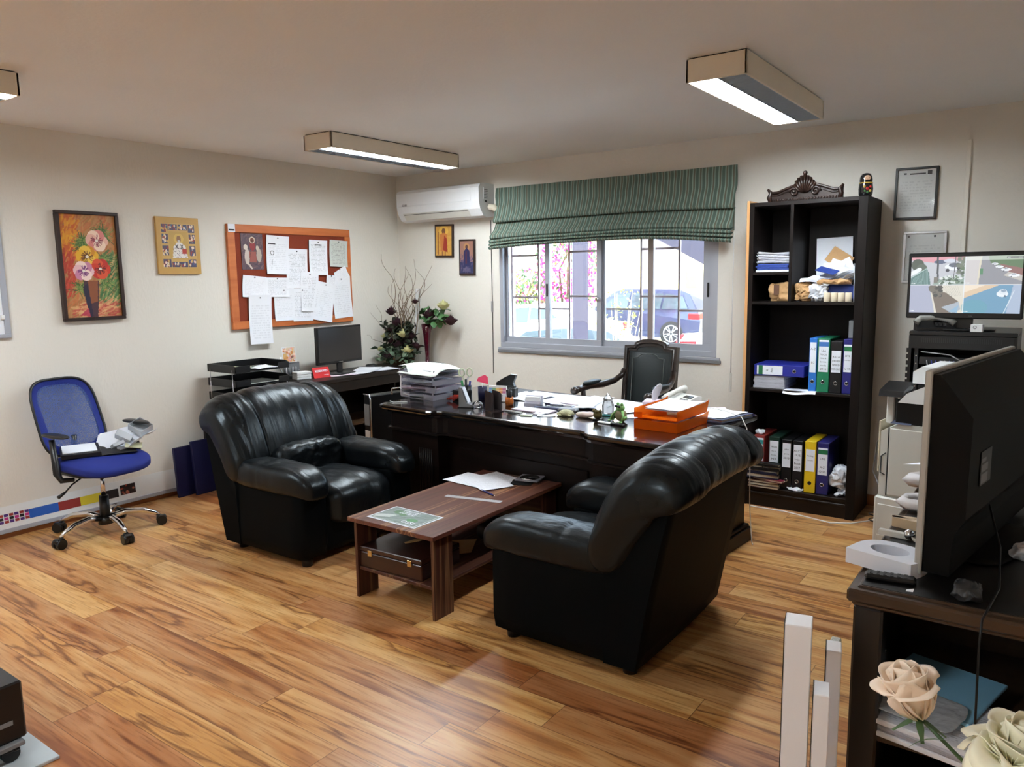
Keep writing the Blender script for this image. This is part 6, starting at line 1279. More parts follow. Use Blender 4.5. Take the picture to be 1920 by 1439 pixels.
MB().lathe([(0, 0.01), (0.036, 0.012), (0.038, 0.06), (0.028, 0.085), (0.03, 0.10), (0.0, 0.135)], (0, 0, 0), 'crystal', 7, smooth=False).build('crystal', cy)
fg = thing('frog_figurine', 'green sitting frog figurine with dark glasses on the desk', 'figurine', (3.36, -1.735, D), R(-20)); mat('frog_green', sr(120, 168, 100), 0.4, vary=0.15); mat('frog_belly', sr(120, 112, 84), 0.5, vary=0.1)
q = MB(); q.sbox((0, 0.005, 0.034), (0.036, 0.030, 0.034), 'frog_belly', 2.2, 8); q.build('belly', fg)
q = MB(); q.sbox((0, 0.0, 0.078), (0.026, 0.022, 0.020), 'frog_green', 2.3, 7).ball((-0.016, -0.004, 0.099), 0.009, 'frog_green', 4).ball((0.016, -0.004, 0.099), 0.009, 'frog_green', 4)
for sx in (-1, 1): q.tube([(sx * 0.022, -0.005, 0.06), (sx * 0.045, -0.02, 0.035), (sx * 0.046, -0.035, 0.008)], [0.009, 0.007, 0.006], 'frog_green', 7).ball((sx * 0.047, -0.042, 0.005), (0.010, 0.013, 0.005), 'frog_green', 4).tube([(sx * 0.03, 0.01, 0.02), (sx * 0.052, -0.01, 0.03), (sx * 0.04, -0.02, 0.008)], [0.014, 0.011, 0.008], 'frog_green', 7)
q.build('head_and_limbs', fg); MB().sbox((-0.012, -0.022, 0.088), (0.011, 0.004, 0.007), 'black_plastic', 3, 4).sbox((0.012, -0.022, 0.088), (0.011, 0.004, 0.007), 'black_plastic', 3, 4).build('glasses', fg)
ck = thing('cutter_knife', 'white and black cutter knife at the front edge of the desk', 'knife', (3.36, -1.845, D), R(-8))
MB().box(-0.09, 0.0, -0.012, 0.012, 0, 0.010, 'white_plastic', 0.004).build('white_half', ck); MB().box(-0.0, 0.09, -0.012, 0.012, 0, 0.012, 'black_plastic', 0.004).box(0.03, 0.05, -0.005, 0.005, 0.012, 0.015, 'grey_plastic').build('black_half', ck)
eg = thing('eyeglasses', 'folded dark-rimmed reading glasses left of the orange trays', 'glasses', (3.47, -1.62, D), R(10)); q = MB()
for sx in (-1, 1): q.tube([(sx * 0.03 + 0.024 * math.cos(i * .6283), 0, 0.017 + 0.015 * math.sin(i * .6283)) for i in range(10)], 0.0018, 'black_plastic', 5, closed=True)
q.tube([(-0.006, 0, 0.02), (0.006, 0, 0.02)], 0.0018, 'black_plastic', 5).tube([(0.055, 0, 0.02), (0.05, 0.05, 0.004), (-0.05, 0.055, 0.003)], 0.002, 'black_plastic', 5); q.build('frame', eg)
# orange trays
ot = thing('orange_letter_trays', 'two stacked translucent orange letter trays at the right of the desk', 'letter tray', (3.655, -1.70, D), R(-3))
for k in range(2):
    z = k * 0.062; q = MB(); x0, x1, y0, y1 = -0.128, 0.128, -0.185, 0.175; hh = 0.052
    q.box(x0, x1, y0, y1, z, z + 0.003, 'orange_acrylic')
    for xa in (x0, x1 - 0.003): q.prism([(y0, z), (y1, z), (y1 + 0.03, z + hh + 0.014), (y1 - 0.03, z + hh + 0.004), (y0, z + hh)], 'x', xa, xa + 0.003, 'orange_acrylic')
    if k == 0: q.box(x0, x1, y0, y0 + 0.003, z, z + hh, 'orange_acrylic')
    else: q.box(x0, x0 + 0.05, y0, y0 + 0.003, z, z + hh * 0.6, 'orange_acrylic')
    q.build('tray', ot)
loose(3.66, -1.66, D + 0.100, 0.22, 0.29, -4, 'paper_white', 'white paper stack lying in the upper orange tray', seed=41, curl=0.006, th=0.010, tilt=(2, 0))
loose(3.655, -1.70, D + 0.006, 0.21, 0.29, -2, 'kraft', 'brown papers inside the lower orange tray', seed=42, curl=0.004, th=0.012)
# tissue box
tx = thing('tissue_box', 'tissue box with a white tissue pulled up, behind the orange trays', 'tissue box', (3.40, -1.38, D), R(15))
MB().box(-0.06, 0.06, -0.06, 0.06, 0, 0.075, 'pink_print', 0.004).build('box', tx)
q = MB(); q.grid(lambda a, b: (0.035 * math.cos(a * 6.28) * (0.3 + b * (1 - b * .5)) + 0.02 * b, 0.02 * math.sin(a * 6.28) * (0.3 + b), 0.07 + 0.085 * b + 0.02 * math.sin(a * 9) * b), 18, 8, 'paper_white', cu=True); q.build('tissue', tx)
# telephone
def phone(label, loc, rz, body, hs):
    t = thing('desk_telephone', label, 'telephone', loc, rz)
    MB().prism([(-0.09, 0), (0.10, 0), (0.10, 0.075), (0.07, 0.08), (-0.09, 0.025)], 'x', -0.09, 0.09, body).build('body', t)
    sl = math.atan2(0.055, 0.16)
    TB = TR((0, -0.01, 0.052), (sl, 0, 0))
    q = MB()
    for i in range(3):
        for j in range(4): q.box(0.005 + i * 0.024, 0.023 + i * 0.024, -0.055 + j * 0.020, -0.041 + j * 0.020, 0.0, 0.005, 'dark_grey_plastic', 0.001, TB)
    q.build('keypad', t); MB().box(0.005, 0.075, 0.035, 0.065, 0.0, 0.005, 'screen_off', T=TB).build('display', t)
    q = MB(); q.tube([(-0.055, -0.075, 0.055), (-0.055, -0.055, 0.073), (-0.055, 0.0, 0.092), (-0.055, 0.06, 0.110), (-0.055, 0.085, 0.105)], [0.024, 0.018, 0.015, 0.018, 0.026], hs, 10); q.build('handset', t)
    return t
phone('pale desk telephone at the back right of the desk', (3.47, -1.16, D), R(-28), 'offwhite_plastic', 'offwhite_plastic')
# folders at the right end
fd = thing('document_folder', 'dark folder holding white papers at the right end of the desk', 'folder', (3.80, -1.36, D), R(-14))
MB().box(-0.12, 0.12, -0.15, 0.16, 0, 0.012, 'slate', 0.003).box(-0.12, 0.12, -0.15, 0.16, 0.020, 0.024, 'slate', 0.001).build('cover', fd); MB().box(-0.11, 0.115, -0.14, 0.15, 0.0125, 0.0195, 'page_block').build('pages', fd)
loose(3.79, -1.35, D + 0.0245, 0.22, 0.28, -12, 'page_light', 'white page lying on the dark folder at the right end of the desk', seed=51)
loose(3.66, -1.16, D + 0.002, 0.22, 0.20, 28, 'pink_print', 'pale lilac sheet between the telephone and the dark folder', seed=52)
MB().tube([(3.60, -1.30, D + 0.035), (3.72, -1.30, D + 0.045), (3.83, -1.33, D + 0.040), (3.93, -1.36, D + 0.02), (3.965, -1.37, D - 0.04), (3.975, -1.33, 0.55), (3.955, -1.25, 0.25), (3.95, -1.18, 0.004), (3.97, -1.22, 0.004)], 0.0028, 'white_plastic', 6).build('white_cable', None, label='thin white cable drooping over the right end of the desk to the floor', cat='cable')
MB().tube([(1.70, -1.90, D + 0.004), (1.76, -1.93, D + 0.004), (1.83, -1.87, D + 0.004)], 0.003, 'white_plastic', 6).build('short_cable', None, label='short white cable end by the foot of the clear trays', cat='cable')
mat('glass_slab', (0.010, 0.012, 0.012, 1), 0.04, spec=0.7, coat=1.0, vary=0.02)

# ================================================================== ON AND IN THE COFFEE TABLE
TZ = 0.4226
loose(2.75, -2.10, TZ, 0.21, 0.297, 74, 'page_text', 'typed white sheet, farthest of the papers on the coffee table', seed=61, curl=0.004)
loose(2.64, -2.19, TZ + 0.0016, 0.21, 0.297, 84, 'page_light', 'printed sheet reaching the left edge of the coffee table', seed=62, curl=0.003)
loose(2.76, -2.20, TZ + 0.004, 0.20, 0.26, 62, 'page_light', 'topmost white sheet pointing at the blue pen on the coffee table', seed=63, curl=0.004)
pen(2.88, -2.36, TZ, -23, 0.15, 'pen_blue', 'blue pen lying on the coffee table by the papers')
rl = thing('clear_ruler', 'clear plastic ruler lying across the coffee table', 'ruler', (2.875, -2.485, TZ), R(12))
plastic_clear('ruler_plastic', (0.75, 0.75, 0.78, 1), 0.35)
MB().box(-0.165, 0.165, -0.018, 0.018, 0, 0.003, 'ruler_plastic', 0.001).build('strip', rl); q = MB()
for i in range(60): q.box(-0.15 + i * 0.005, -0.1492 + i * 0.005, 0.010, 0.017 if i % 5 else 0.014, 0.003, 0.0033, 'dark_grey_plastic')
q.build('scale_marks', rl)
ca = thing('compact_disc_case', 'clear square disc case on a black leaflet at the far corner of the coffee table', 'disc case', (2.925, -2.02, TZ), R(14))
MB().box(-0.07, 0.07, -0.065, 0.065, 0.012, 0.020, 'clear_tray', 0.001).build('case', ca); MB().lathe([(0.008, 0.0205), (0.058, 0.0205), (0.058, 0.0215), (0.008, 0.0215)], (0, 0, 0), 'chrome', 28).build('disc', ca)
MB().box(-0.075, 0.05, -0.085, 0.03, 0, 0.0035, 'black_cover').build('leaflet', None, (2.91, -2.045, TZ), (0, 0, R(24)), 'black leaflet under the disc case on the coffee table', 'leaflet')
bro = thing('brochure', 'green and grey brochure with white border near the front edge of the coffee table', 'brochure', (2.785, -2.915, TZ), R(178))
a = Art(90, 66, (120, 136, 132)); a.strokes(200, (0, 1, 0, 1), [(100, 120, 116), (140, 156, 150), (90, 110, 104), (150, 160, 160)], 0.15, 0.012, 0.5, 0.6, 0.5, 3)
a.ell(0.72, 0.30, 0.13, 0.13, (70, 120, 70), 0.8).ell(0.60, 0.42, 0.07, 0.08, (70, 120, 70), 0.8).ell(0.28, 0.62, 0.11, 0.12, (60, 140, 70), 0.7).poly([(0.98, 0.9), (0.7, 0.75), (0.66, 0.5), (0.8, 0.55), (0.98, 0.7)], (220, 226, 224), 0.7).rect(0.03, 0.97, 0.955, 0.97, (214, 222, 220)).rect(0.03, 0.05, 0.03, 0.97, (214, 222, 220))
art_part(a, 'cover', 0.315, 0.19, bro, (0, 0, 0.0022), (0, 0, 0), PRINT); MB().box(-0.166, 0.166, -0.103, 0.103, 0, 0.0018, 'paper_white').build('pages', bro)
text_mb(MB(), 'ISSO', 0.042, 'paper_white', TR((-0.075, 0.055, 0.0026)), 0.0002, bold=0.0006).build('title', bro)
for i, tx_ in enumerate(('EXCELLENCE', 'FOR SAFETY', 'AND QUALITY')): text_mb(MB(), tx_, 0.018, 'paper_white', TR((0.02, -0.035 - 0.020 * i, 0.0026)), 0.0002, bold=0.0005).build('lettering', bro)
wbx = thing('wooden_case', 'flat dark mahogany case with two brass clasps on the coffee table shelf', 'case', (2.765, -2.87, 0.1615), R(2))
maho = wood('mahogany', sr(34, 15, 12), sr(50, 22, 17), 0.3, 0, 1, 0.2, 0.4)
MB().box(-0.205, 0.205, -0.15, 0.15, 0, 0.078, 'mahogany', 0.004).build('case_base', wbx); MB().box(-0.205, 0.205, -0.15, 0.15, 0.080, 0.105, 'mahogany', 0.004).build('lid', wbx)
for x in (-0.13, 0.13): MB().box(x - 0.013, x + 0.013, -0.1535, -0.150, 0.062, 0.092, 'brass', 0.001).build('clasp', wbx)
loose(2.76, -2.58, 0.1625, 0.30, 0.21, 30, 'kraft', 'old paper sheets lying behind the mahogany case', seed=71, curl=0.02)
mat('pine', sr(196, 158, 104), 0.5, vary=0.08)
MB().box(-0.10, 0.12, -0.012, 0.012, 0, 0.010, 'pine', 0.002).build('wooden_stick', None, (2.775, -2.80, 0.268), (R(0), R(-8), R(60)), 'pale wooden stick resting on the mahogany case', 'stick')
crumple((0, 0, 0.05), (0.10, 0.12, 0.05), 'black_cover', 4, 0.01, 9, 7).build('dark_bag', None, (2.92, -2.30, 0.162), label='dark soft bag on the shelf at the far end of the coffee table', cat='bag')
# ================================================================== RIGHT SIDE: TELEVISION SIDEBOARD
sb = thing('sideboard', 'dark wood sideboard with open shelf carrying the big television', 'sideboard', (4.97, -3.57, 0))
CW, CL, CH = 0.50, 1.67, 0.80
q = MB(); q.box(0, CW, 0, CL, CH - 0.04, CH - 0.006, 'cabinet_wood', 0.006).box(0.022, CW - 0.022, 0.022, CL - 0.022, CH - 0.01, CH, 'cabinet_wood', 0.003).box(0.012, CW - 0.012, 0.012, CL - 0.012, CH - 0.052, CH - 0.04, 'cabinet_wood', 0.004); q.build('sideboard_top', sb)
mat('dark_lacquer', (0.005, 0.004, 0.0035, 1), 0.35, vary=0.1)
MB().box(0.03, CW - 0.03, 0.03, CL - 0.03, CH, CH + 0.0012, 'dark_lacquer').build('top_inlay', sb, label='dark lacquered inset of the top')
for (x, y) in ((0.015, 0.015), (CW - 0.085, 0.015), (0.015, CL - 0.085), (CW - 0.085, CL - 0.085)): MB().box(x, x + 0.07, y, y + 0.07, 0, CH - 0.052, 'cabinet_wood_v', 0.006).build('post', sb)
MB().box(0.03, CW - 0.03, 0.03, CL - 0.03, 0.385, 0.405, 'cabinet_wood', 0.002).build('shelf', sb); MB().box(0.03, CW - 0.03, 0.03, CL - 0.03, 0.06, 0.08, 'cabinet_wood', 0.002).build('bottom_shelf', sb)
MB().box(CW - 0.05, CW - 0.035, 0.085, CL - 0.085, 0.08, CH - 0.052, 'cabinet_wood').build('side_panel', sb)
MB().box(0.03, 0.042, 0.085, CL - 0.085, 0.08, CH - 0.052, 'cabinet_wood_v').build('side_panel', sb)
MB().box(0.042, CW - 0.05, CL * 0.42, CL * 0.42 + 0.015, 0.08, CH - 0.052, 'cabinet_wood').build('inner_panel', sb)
SH = 0.4055
# television
tv = thing('television', 'large flat television seen from behind with its grey rim edge-on', 'television', (5.105, -3.42, CH + 0.0015), R(-9.3))
TL = 0.84
pr = [(0.012, 0.02), (0.075, 0.02), (0.078, 0.10), (0.085, 0.14), (0.105, 0.175), (0.108, 0.435), (0.030, 0.538), (0.012, 0.538)]
mat('tv_black', (0.004, 0.0035, 0.003, 1), 0.6, spec=0.12, vary=0.06); mat('tv_rim', sr(176, 174, 168), 0.4, 0.2, vary=0.04)
q = MB(); q.prism(pr, 'y', 0.008, TL - 0.008, 'tv_black'); q.build('back_shell', tv)
MB().box(-0.004, 0.013, -0.002, TL, 0.012, 0.547, 'tv_rim', 0.003).build('bezel', tv, label='grey front rim')
MB().box(-0.0055, -0.004, 0.02, TL - 0.02, 0.04, 0.53, 'screen_off').build('screen', tv)
q = MB(); q.box(0.1085, 0.1095, 0.10, 0.20, 0.245, 0.335, 'dark_grey_plastic').box(0.1096, 0.1104, 0.105, 0.165, 0.250, 0.275, 'grey_plastic').box(0.1096, 0.1104, 0.105, 0.165, 0.281, 0.300, 'grey_plastic').box(0.1096, 0.1104, 0.105, 0.145, 0.306, 0.316, 'grey_plastic'); q.build('rating_sticker', tv)
MB().box(0.02, 0.07, TL / 2 - 0.06, TL / 2 + 0.06, 0.008, 0.03, 'tv_black').sbox((0.045, TL / 2, 0.006), (0.11, 0.22, 0.006), 'tv_black', 5, 6).build('stand', tv)
MB().tube([(0.09, 0.30, 0.15), (0.14, 0.22, 0.06), (0.18, 0.05, 0.006), (0.19, -0.08, 0.006), (0.195, -0.165, 0.004), (0.195, -0.178, -0.05), (0.20, -0.178, -0.30), (0.205, -0.10, -0.392)], 0.0028, 'black_plastic', 6).build('power_cable', tv)
# foam letters
mat('foam_white', sr(222, 226, 236), 0.8, vary=0.02); mat('foam_grey', sr(214, 212, 214), 0.8, vary=0.03)
def ring_letter(mb, outer, inner, z0, z1, m):
    n = len(outer)
    vs = [(p[0], p[1], z1) for p in outer] + [(p[0], p[1], z1) for p in inner] + [(p[0], p[1], z0) for p in outer] + [(p[0], p[1], z0) for p in inner]
    fs = []
    for i in range(n):
        j = (i + 1) % n; fs += [(i, j, n + j, n + i), (2 * n + i, 2 * n + j, 3 * n + j, 3 * n + i), (i, j, 2 * n + j, 2 * n + i), (n + i, n + j, 3 * n + j, 3 * n + i)]
    return mb.add(vs, fs, m)
out, inn = [], []
for i in range(48):
    a = 6.2832 * i / 48; c_, s_ = math.cos(a), math.sin(a)
    ox = 0.092 * math.copysign(abs(c_) ** 0.75, c_); oy = 0.078 * s_ if s_ > 0 else max(-0.062, 0.12 * s_)
    if c_ < 0 and s_ < 0: oy = max(-0.062, -0.25 * abs(s_)); ox = -0.092 * min(1, abs(c_) ** 0.35 * 1.05)
    out.append((ox, oy)); inn.append((-0.004 + 0.050 * c_, 0.006 + 0.038 * s_))
fd_ = thing('foam_letter', 'thick white foam letter D overhanging the front corner of the sideboard', 'foam letter', (5.035, -3.365, CH + 0.0015), R(-16), 'foam letters on the sideboard')
ring_letter(MB(), out, inn, 0.0, 0.042, 'foam_white').build('letter', fd_)
fl2 = thing('foam_letter', 'white foam letter with rounded open end behind the wooden letter', 'foam letter', (5.03, -2.76, CH + 0.0015), R(14), 'foam letters on the sideboard')
MB().tube([(0.05, 0.045, 0.022), (-0.01, 0.05, 0.022), (-0.045, 0.035, 0.022), (-0.06, 0, 0.022), (-0.045, -0.035, 0.022), (0.0, -0.05, 0.022), (0.07, -0.045, 0.022)], 0.021, 'foam_grey', 4).build('letter', fl2)
fl3 = thing('foam_letter', 'white foam letter farthest back beside the television, with a bent hook', 'foam letter', (5.00, -2.42, CH + 0.0015), R(10), 'foam letters on the sideboard')
MB().tube([(0.10, 0.06, 0.026), (0.03, 0.02, 0.026), (-0.03, -0.01, 0.026), (-0.06, -0.04, 0.026), (-0.02, -0.06, 0.026), (0.06, -0.05, 0.026)], 0.025, 'foam_grey', 4).build('letter', fl3)
wl = thing('wooden_letter', 'pale wooden letter A lying on the sideboard', 'wooden letter', (5.065, -3.00, CH + 0.0015), R(8)); mat('pale_ply', sr(200, 178, 146), 0.6, vary=0.06)
q = MB(); q.prism([(-0.085, 0.035), (-0.085, 0.012), (0.09, -0.060), (0.09, -0.035)], 'z', 0, 0.03, 'pale_ply').prism([(-0.085, 0.012), (-0.085, 0.035), (0.09, 0.035), (0.09, 0.015)], 'z', 0, 0.03, 'pale_ply').box(0.015, 0.03, -0.02, 0.02, 0, 0.029, 'pale_ply'); q.build('letter', wl)
MB().box(-0.045, 0.045, -0.009, 0.009, 0, 0.018, 'offwhite_plastic', 0.002).build('white_bar', None, (5.005, -3.105, CH + 0.0015), (0, 0, R(-6)), 'short pale bar lying between the wooden letter and the foam D', 'bar')
cb2 = thing('chrome_knob', 'chrome ball-ended ring tool beside the television foot', 'tool', (5.045, -3.11, CH + 0.0015), R(0))
MB().ball((0, 0, 0.016), 0.016, 'chrome', 8).build('ball', cb2); MB().tube([(0.012 + 0.055 + 0.055 * math.cos(R(180 + i * 14)), 0.035 * math.sin(R(180 + i * 14)), 0.006) for i in range(14)], 0.005, 'offwhite_plastic', 6).build('ring', cb2)
MB().grid(lambda a, b: (a * 0.16 - 0.08, b * 0.10 * a - 0.02, 0.004 + 0.02 * a), 6, 4, 'paper_white').build('paper_slip', None, (4.955, -2.12, CH + 0.0015), label='pointed white paper slip at the far end of the sideboard', cat='paper')
rm = thing('remote_control', 'black remote control lying at the television foot', 'remote control', (5.055, -3.475, CH + 0.0015), R(8)); MB().box(-0.06, 0.06, -0.02, 0.02, 0, 0.016, 'black_plastic', 0.006).build('body', rm)
q = MB()
for i in range(6):
    for j in range(3): q.box(-0.048 + i * 0.016, -0.040 + i * 0.016, -0.012 + j * 0.009, -0.006 + j * 0.009, 0.016, 0.018, 'dark_grey_plastic')
q.build('keypad', rm)
MB().grid(lambda a, b: (a * 0.016, b * 0.014 + a * 0.004, 0.001 + 0.004 * a * b), 2, 2, 'paper_white').build('paper_scrap', None, (5.10, -3.53, CH + 0.0015), label='tiny white paper scrap in front of the television foot', cat='scrap')
crumple((0, 0, 0.02), (0.03, 0.045, 0.02), 'dark_grey_plastic', 2.5, 0.012, 24, 8).build('black_wrapper', None, (5.23, -3.49, CH + 0.0015), label='crumpled dark glossy wrapper behind the television', cat='wrapper')
crumple((0, 0, 0.02), (0.06, 0.05, 0.02), 'plastic_bag', 2.5, 0.02, 16, 8).build('clear_wrapper', None, (5.36, -3.10, CH + 0.0015), label='crumpled grey-white wrapper far behind the television', cat='wrapper')
# shelf contents
mat('light_blue_card', sr(150, 208, 238), 0.6, vary=0.03)
MB().box(-0.125, 0.125, -0.14, 0.14, 0, 0.010, 'light_blue_card', 0.002).build('blue_folder', None, (5.165, -3.31, SH + 0.052), (R(0), R(0), R(-14)), 'light blue folder on the paper stack inside the sideboard', 'folder')
for i, (th, tw, mm, lb) in enumerate([(0.016, -10, 'page_light', 'lowest white paper bundle on the sideboard shelf'), (0.018, -13, 'paper_stack', 'middle paper bundle with frayed edges on the sideboard shelf'), (0.016, -9, 'page_text', 'top printed paper bundle partly under the light blue folder')]):
    MB().box(-0.118, 0.13, -0.115, 0.14, 0, th - 0.001, mm, 0.003).build('paper_bundle', None, (5.175, -3.455, SH + i * 0.017), (0, 0, R(tw)), lb, 'paper', 'paper bundles in the sideboard')
crumple((0, 0, 0.005), (0.10, 0.085, 0.003), 'milky_plastic', 5, 0.003, 22, 2).build('plastic_sleeve', None, (5.14, -3.47, SH + 0.066), (0, 0, R(-12)), 'wrinkled clear plastic sleeve on top of the printed bundle', 'plastic sleeve')
MB().box(-0.002, 0.002, -0.06, 0.13, 0, 0.12, 'milky_plastic', 0.001).build('plastic_sheet', None, (5.022, -3.42, SH), (0, R(2), 0), 'upright clear plastic sheet behind the front left post', 'plastic sheet')
MB().box(-0.11, 0.11, -0.14, 0.14, 0, 0.06, 'dark_lacquer', 0.003).build('dark_box', None, (5.20, -3.35, 0.081), (0, 0, R(5)), 'dark flat box on the bottom shelf of the sideboard', 'box')
# upright white boards left of the sideboard
G = 'white boards standing at the sideboard corner'; mat('bright_white', sr(240, 240, 244), 0.5, vary=0.02)
def board(x0, x1, y0, y1, h_, label):
    t = thing('white_board', label, 'board', ((x0 + x1) / 2, (y0 + y1) / 2, 0), R(13), G); a, b = (x1 - x0) / 2, (y1 - y0) / 2
    MB().box(-a, a, -b, b, 0, h_ - 0.001, 'bright_white', 0.002).build('panel', t); MB().box(-a - 0.0015, -a, -b, b, 0, h_ - 0.001, 'black_matte').build('dark_edge', t, label='dark edge strip')
board(4.885, 4.945, -3.835, -3.765, 0.785, 'tallest white board standing on end beside the sideboard')
board(4.950, 4.985, -3.70, -3.64, 0.68, 'slim white board behind the tallest one by the sideboard post')
board(4.952, 4.988, -3.825, -3.755, 0.625, 'shortest white board standing between the tallest one and the post')
mg2 = thing('magazine', 'rolled printed magazine squeezed between white boards and sideboard post', 'magazine', (4.955, -3.605, 0), R(4))
MB().box(-0.012, 0.012, -0.03, 0.03, 0, 0.66, 'page_grey', 0.003).build('magazine_body', mg2)

# ================================================================== SECURITY MONITOR, RACK, PRINTER
rk = thing('server_rack', 'black open-front network rack with blue patch cables under the security monitor', 'server rack', (4.915, -0.36, 0))
q = MB(); q.box(-0.265, 0.265, -0.25, 0.24, 1.225, 1.25, 'black_plastic', 0.004).box(-0.265, 0.265, -0.25, 0.24, 0.02, 0.05, 'black_plastic').box(-0.265, -0.25, -0.25, 0.24, 0.05, 1.225, 'black_plastic').box(0.25, 0.265, -0.25, 0.24, 0.05, 1.225, 'black_plastic').box(-0.25, 0.25, 0.22, 0.235, 0.05, 1.225, 'black_matte'); q.build('cabinet_body', rk)
q = MB(); q.box(-0.25, 0.25, -0.255, -0.245, 1.15, 1.225, 'black_plastic')
for i in range(40): q.box(-0.2 + i * 0.01, -0.196 + i * 0.01, -0.2565, -0.255, 1.185, 1.212, 'dark_grey_plastic')
q.build('top_grille', rk)
q = MB()
for i in range(26): q.prism([(-0.25, 0.2 + i * 0.037), (-0.25, 0.225 + i * 0.037), (-0.235, 0.2125 + i * 0.037)], 'x', -0.275, -0.265, 'black_plastic')
q.build('side_fins', rk)
for x in (-0.235, 0.215): MB().box(x, x + 0.02, -0.235, -0.225, 0.05, 1.15, 'dark_grey_plastic').build('rail', rk)
q = MB()
for i in range(10): q.cyl((-0.225, -0.2375, 0.70 + i * 0.045), (-0.225, -0.2365, 0.70 + i * 0.045), 0.004, 'chrome', n=8)
q.build('rail_screws', rk)
MB().box(-0.21, 0.21, -0.225, -0.05, 1.055, 1.10, 'dark_grey_plastic', 0.002).build('patch_panel', rk); MB().box(-0.21, 0.21, -0.225, -0.03, 0.86, 0.93, 'black_plastic', 0.002).build('switch_unit', rk)
mat('cable_blue', sr(52, 60, 140), 0.4, vary=0.05); mat('cable_white', sr(150, 150, 150), 0.4, vary=0.05)
rg = random.Random(6)
for i in range(16):
    x = -0.17 + i * 0.023; m_ = 'cable_blue' if i % 4 else 'cable_white'; e_ = rg.uniform(-.02, .03)
    MB().tube([(x, -0.226, 1.08), (x + e_ * .5, -0.262, 1.05), (x + e_, -0.268, 0.99), (x + e_ * 1.5 + 0.01, -0.26, 0.94), (x + e_ * 1.5 + 0.012, -0.226, 0.91)], 0.003, m_, 6).build('patch_cable', rk)
MB().tube([(-0.20, -0.24, 1.13), (-0.05, -0.275, 1.12), (0.06, -0.285, 1.06), (0.10, -0.28, 1.0)], 0.0035, 'cable_white', 6).build('patch_cable', rk)
MB().box(-0.085, 0.10, -0.275, -0.235, 0.995, 1.035, 'offwhite_plastic', 0.003).build('router_box', rk)
cm = thing('security_monitor', 'black security monitor showing four camera views on top of the rack', 'monitor', (4.905, -0.40, 1.2505), R(0))
MB().box(-0.288, 0.288, -0.145, -0.105, 0.070, 0.445, 'black_plastic', 0.006).build('housing', cm)
SWm, SHm = 0.545, 0.318
a = Art(220, 128, (150, 160, 170)); rg = random.Random(31)
# upper left camera: yard with fence, post and white cars
a.rect(0, .5, .5, 1, (176, 178, 184)); a.poly([(0, 1), (.5, 1), (.5, .93), (.2, .9), (0, .95)], (206, 130, 140)); a.ell(.06, .86, .06, .11, (44, 52, 40)); a.ell(.1, .8, .05, .08, (60, 70, 56))
a.poly([(0, .5), (.19, .5), (.17, .72), (.14, .80), (0, .62)], (64, 96, 92))
for i in range(12): a.line(0.01 + i * .014, .5, 0.03 + i * .0115, .62 + i * .014, .0025, (110, 140, 134))
a.line(0, .63, .15, .80, .004, (150, 180, 170)); a.poly([(.2, .5), (.5, .5), (.5, .62), (.36, .66), (.26, .6)], (120, 140, 126))
for i in range(60): a.ell(rg.uniform(.28, .49), rg.uniform(.51, .66), .014, .018, rg.choice([(90, 110, 84), (60, 80, 60), (190, 200, 196), (210, 214, 210), (44, 54, 44)]))
a.ell(.40, .82, .085, .06, (226, 230, 238)).ell(.40, .85, .05, .04, (70, 76, 90)).ell(.34, .76, .018, .03, (30, 30, 36)).ell(.44, .79, .016, .026, (30, 30, 36)).ell(.27, .91, .06, .035, (60, 70, 96)).ell(.36, .93, .06, .03, (190, 196, 210)).line(.255, .58, .245, 1.0, .009, (44, 46, 50)).line(.40, .62, .41, 1, .004, (70, 70, 74)).rect(.22, .255, .54, .64, (96, 90, 80)).line(.0, .7, .08, .78, .02, (226, 230, 236))
for i in range(24): a.ell(rg.uniform(.43, .5), rg.uniform(.7, .98), .02, .03, rg.choice([(70, 90, 60), (90, 96, 80), (50, 60, 46)]), .8)
# upper right: street
a.rect(.5, 1, .5, 1, (122, 122, 128)); a.poly([(.5, .5), (.61, .5), (.63, 1), (.5, 1)], (190, 184, 182)); a.poly([(.61, .5), (.625, .5), (.645, 1), (.63, 1)], (206, 196, 170)); a.poly([(.7, 1), (1, 1), (1, .68), (.84, .78), (.72, .88)], (70, 96, 60)); a.poly([(.8, .86), (1, .78), (1, .62), (.86, .74)], (120, 76, 70)); a.poly([(.84, .66), (1, .56), (1, .66), (.88, .72)], (176, 170, 160)); a.rect(.5, 1, .93, 1, (216, 222, 210), .6)
for (x, y, s_) in ((.76, .86, .03), (.80, .81, .035), (.86, .76, .045), (.93, .66, .05)): a.ell(x, y, s_, s_ * .55, (228, 230, 234)).ell(x - s_ * .1, y + s_ * .35, s_ * .55, s_ * .4, (206, 210, 216)).ell(x - s_ * .1, y + s_ * .4, s_ * .35, s_ * .2, (110, 118, 128)).ell(x - s_ * .5, y - s_ * .5, s_ * .16, s_ * .2, (60, 60, 64))
a.rect(.63, .66, .68, .78, (60, 110, 70))
# lower left: corner of a wall and a curved road
a.rect(0, .5, 0, .5, (150, 154, 176)); a.poly([(.18, .5), (.5, .5), (.5, 0), (.24, 0)], (206, 198, 180)); a.poly([(.2, .42), (.34, .36), (.46, .2), (.44, 0), (.26, 0)], (92, 78, 66)); a.poly([(.3, .1), (.46, .2), (.48, .06), (.4, 0)], (150, 160, 170)); a.poly([(.37, .02), (.46, .14), (.45, 0)], (120, 160, 190))
for i in range(26): a.ell(rg.uniform(.19, .3), rg.uniform(.3, .48), .022, .03, rg.choice([(60, 56, 50), (90, 82, 70), (44, 42, 40)]))
for i in range(8): a.line(.3 + i * .02, .48, .38 + i * .014, .3, .0015, (160, 160, 150))
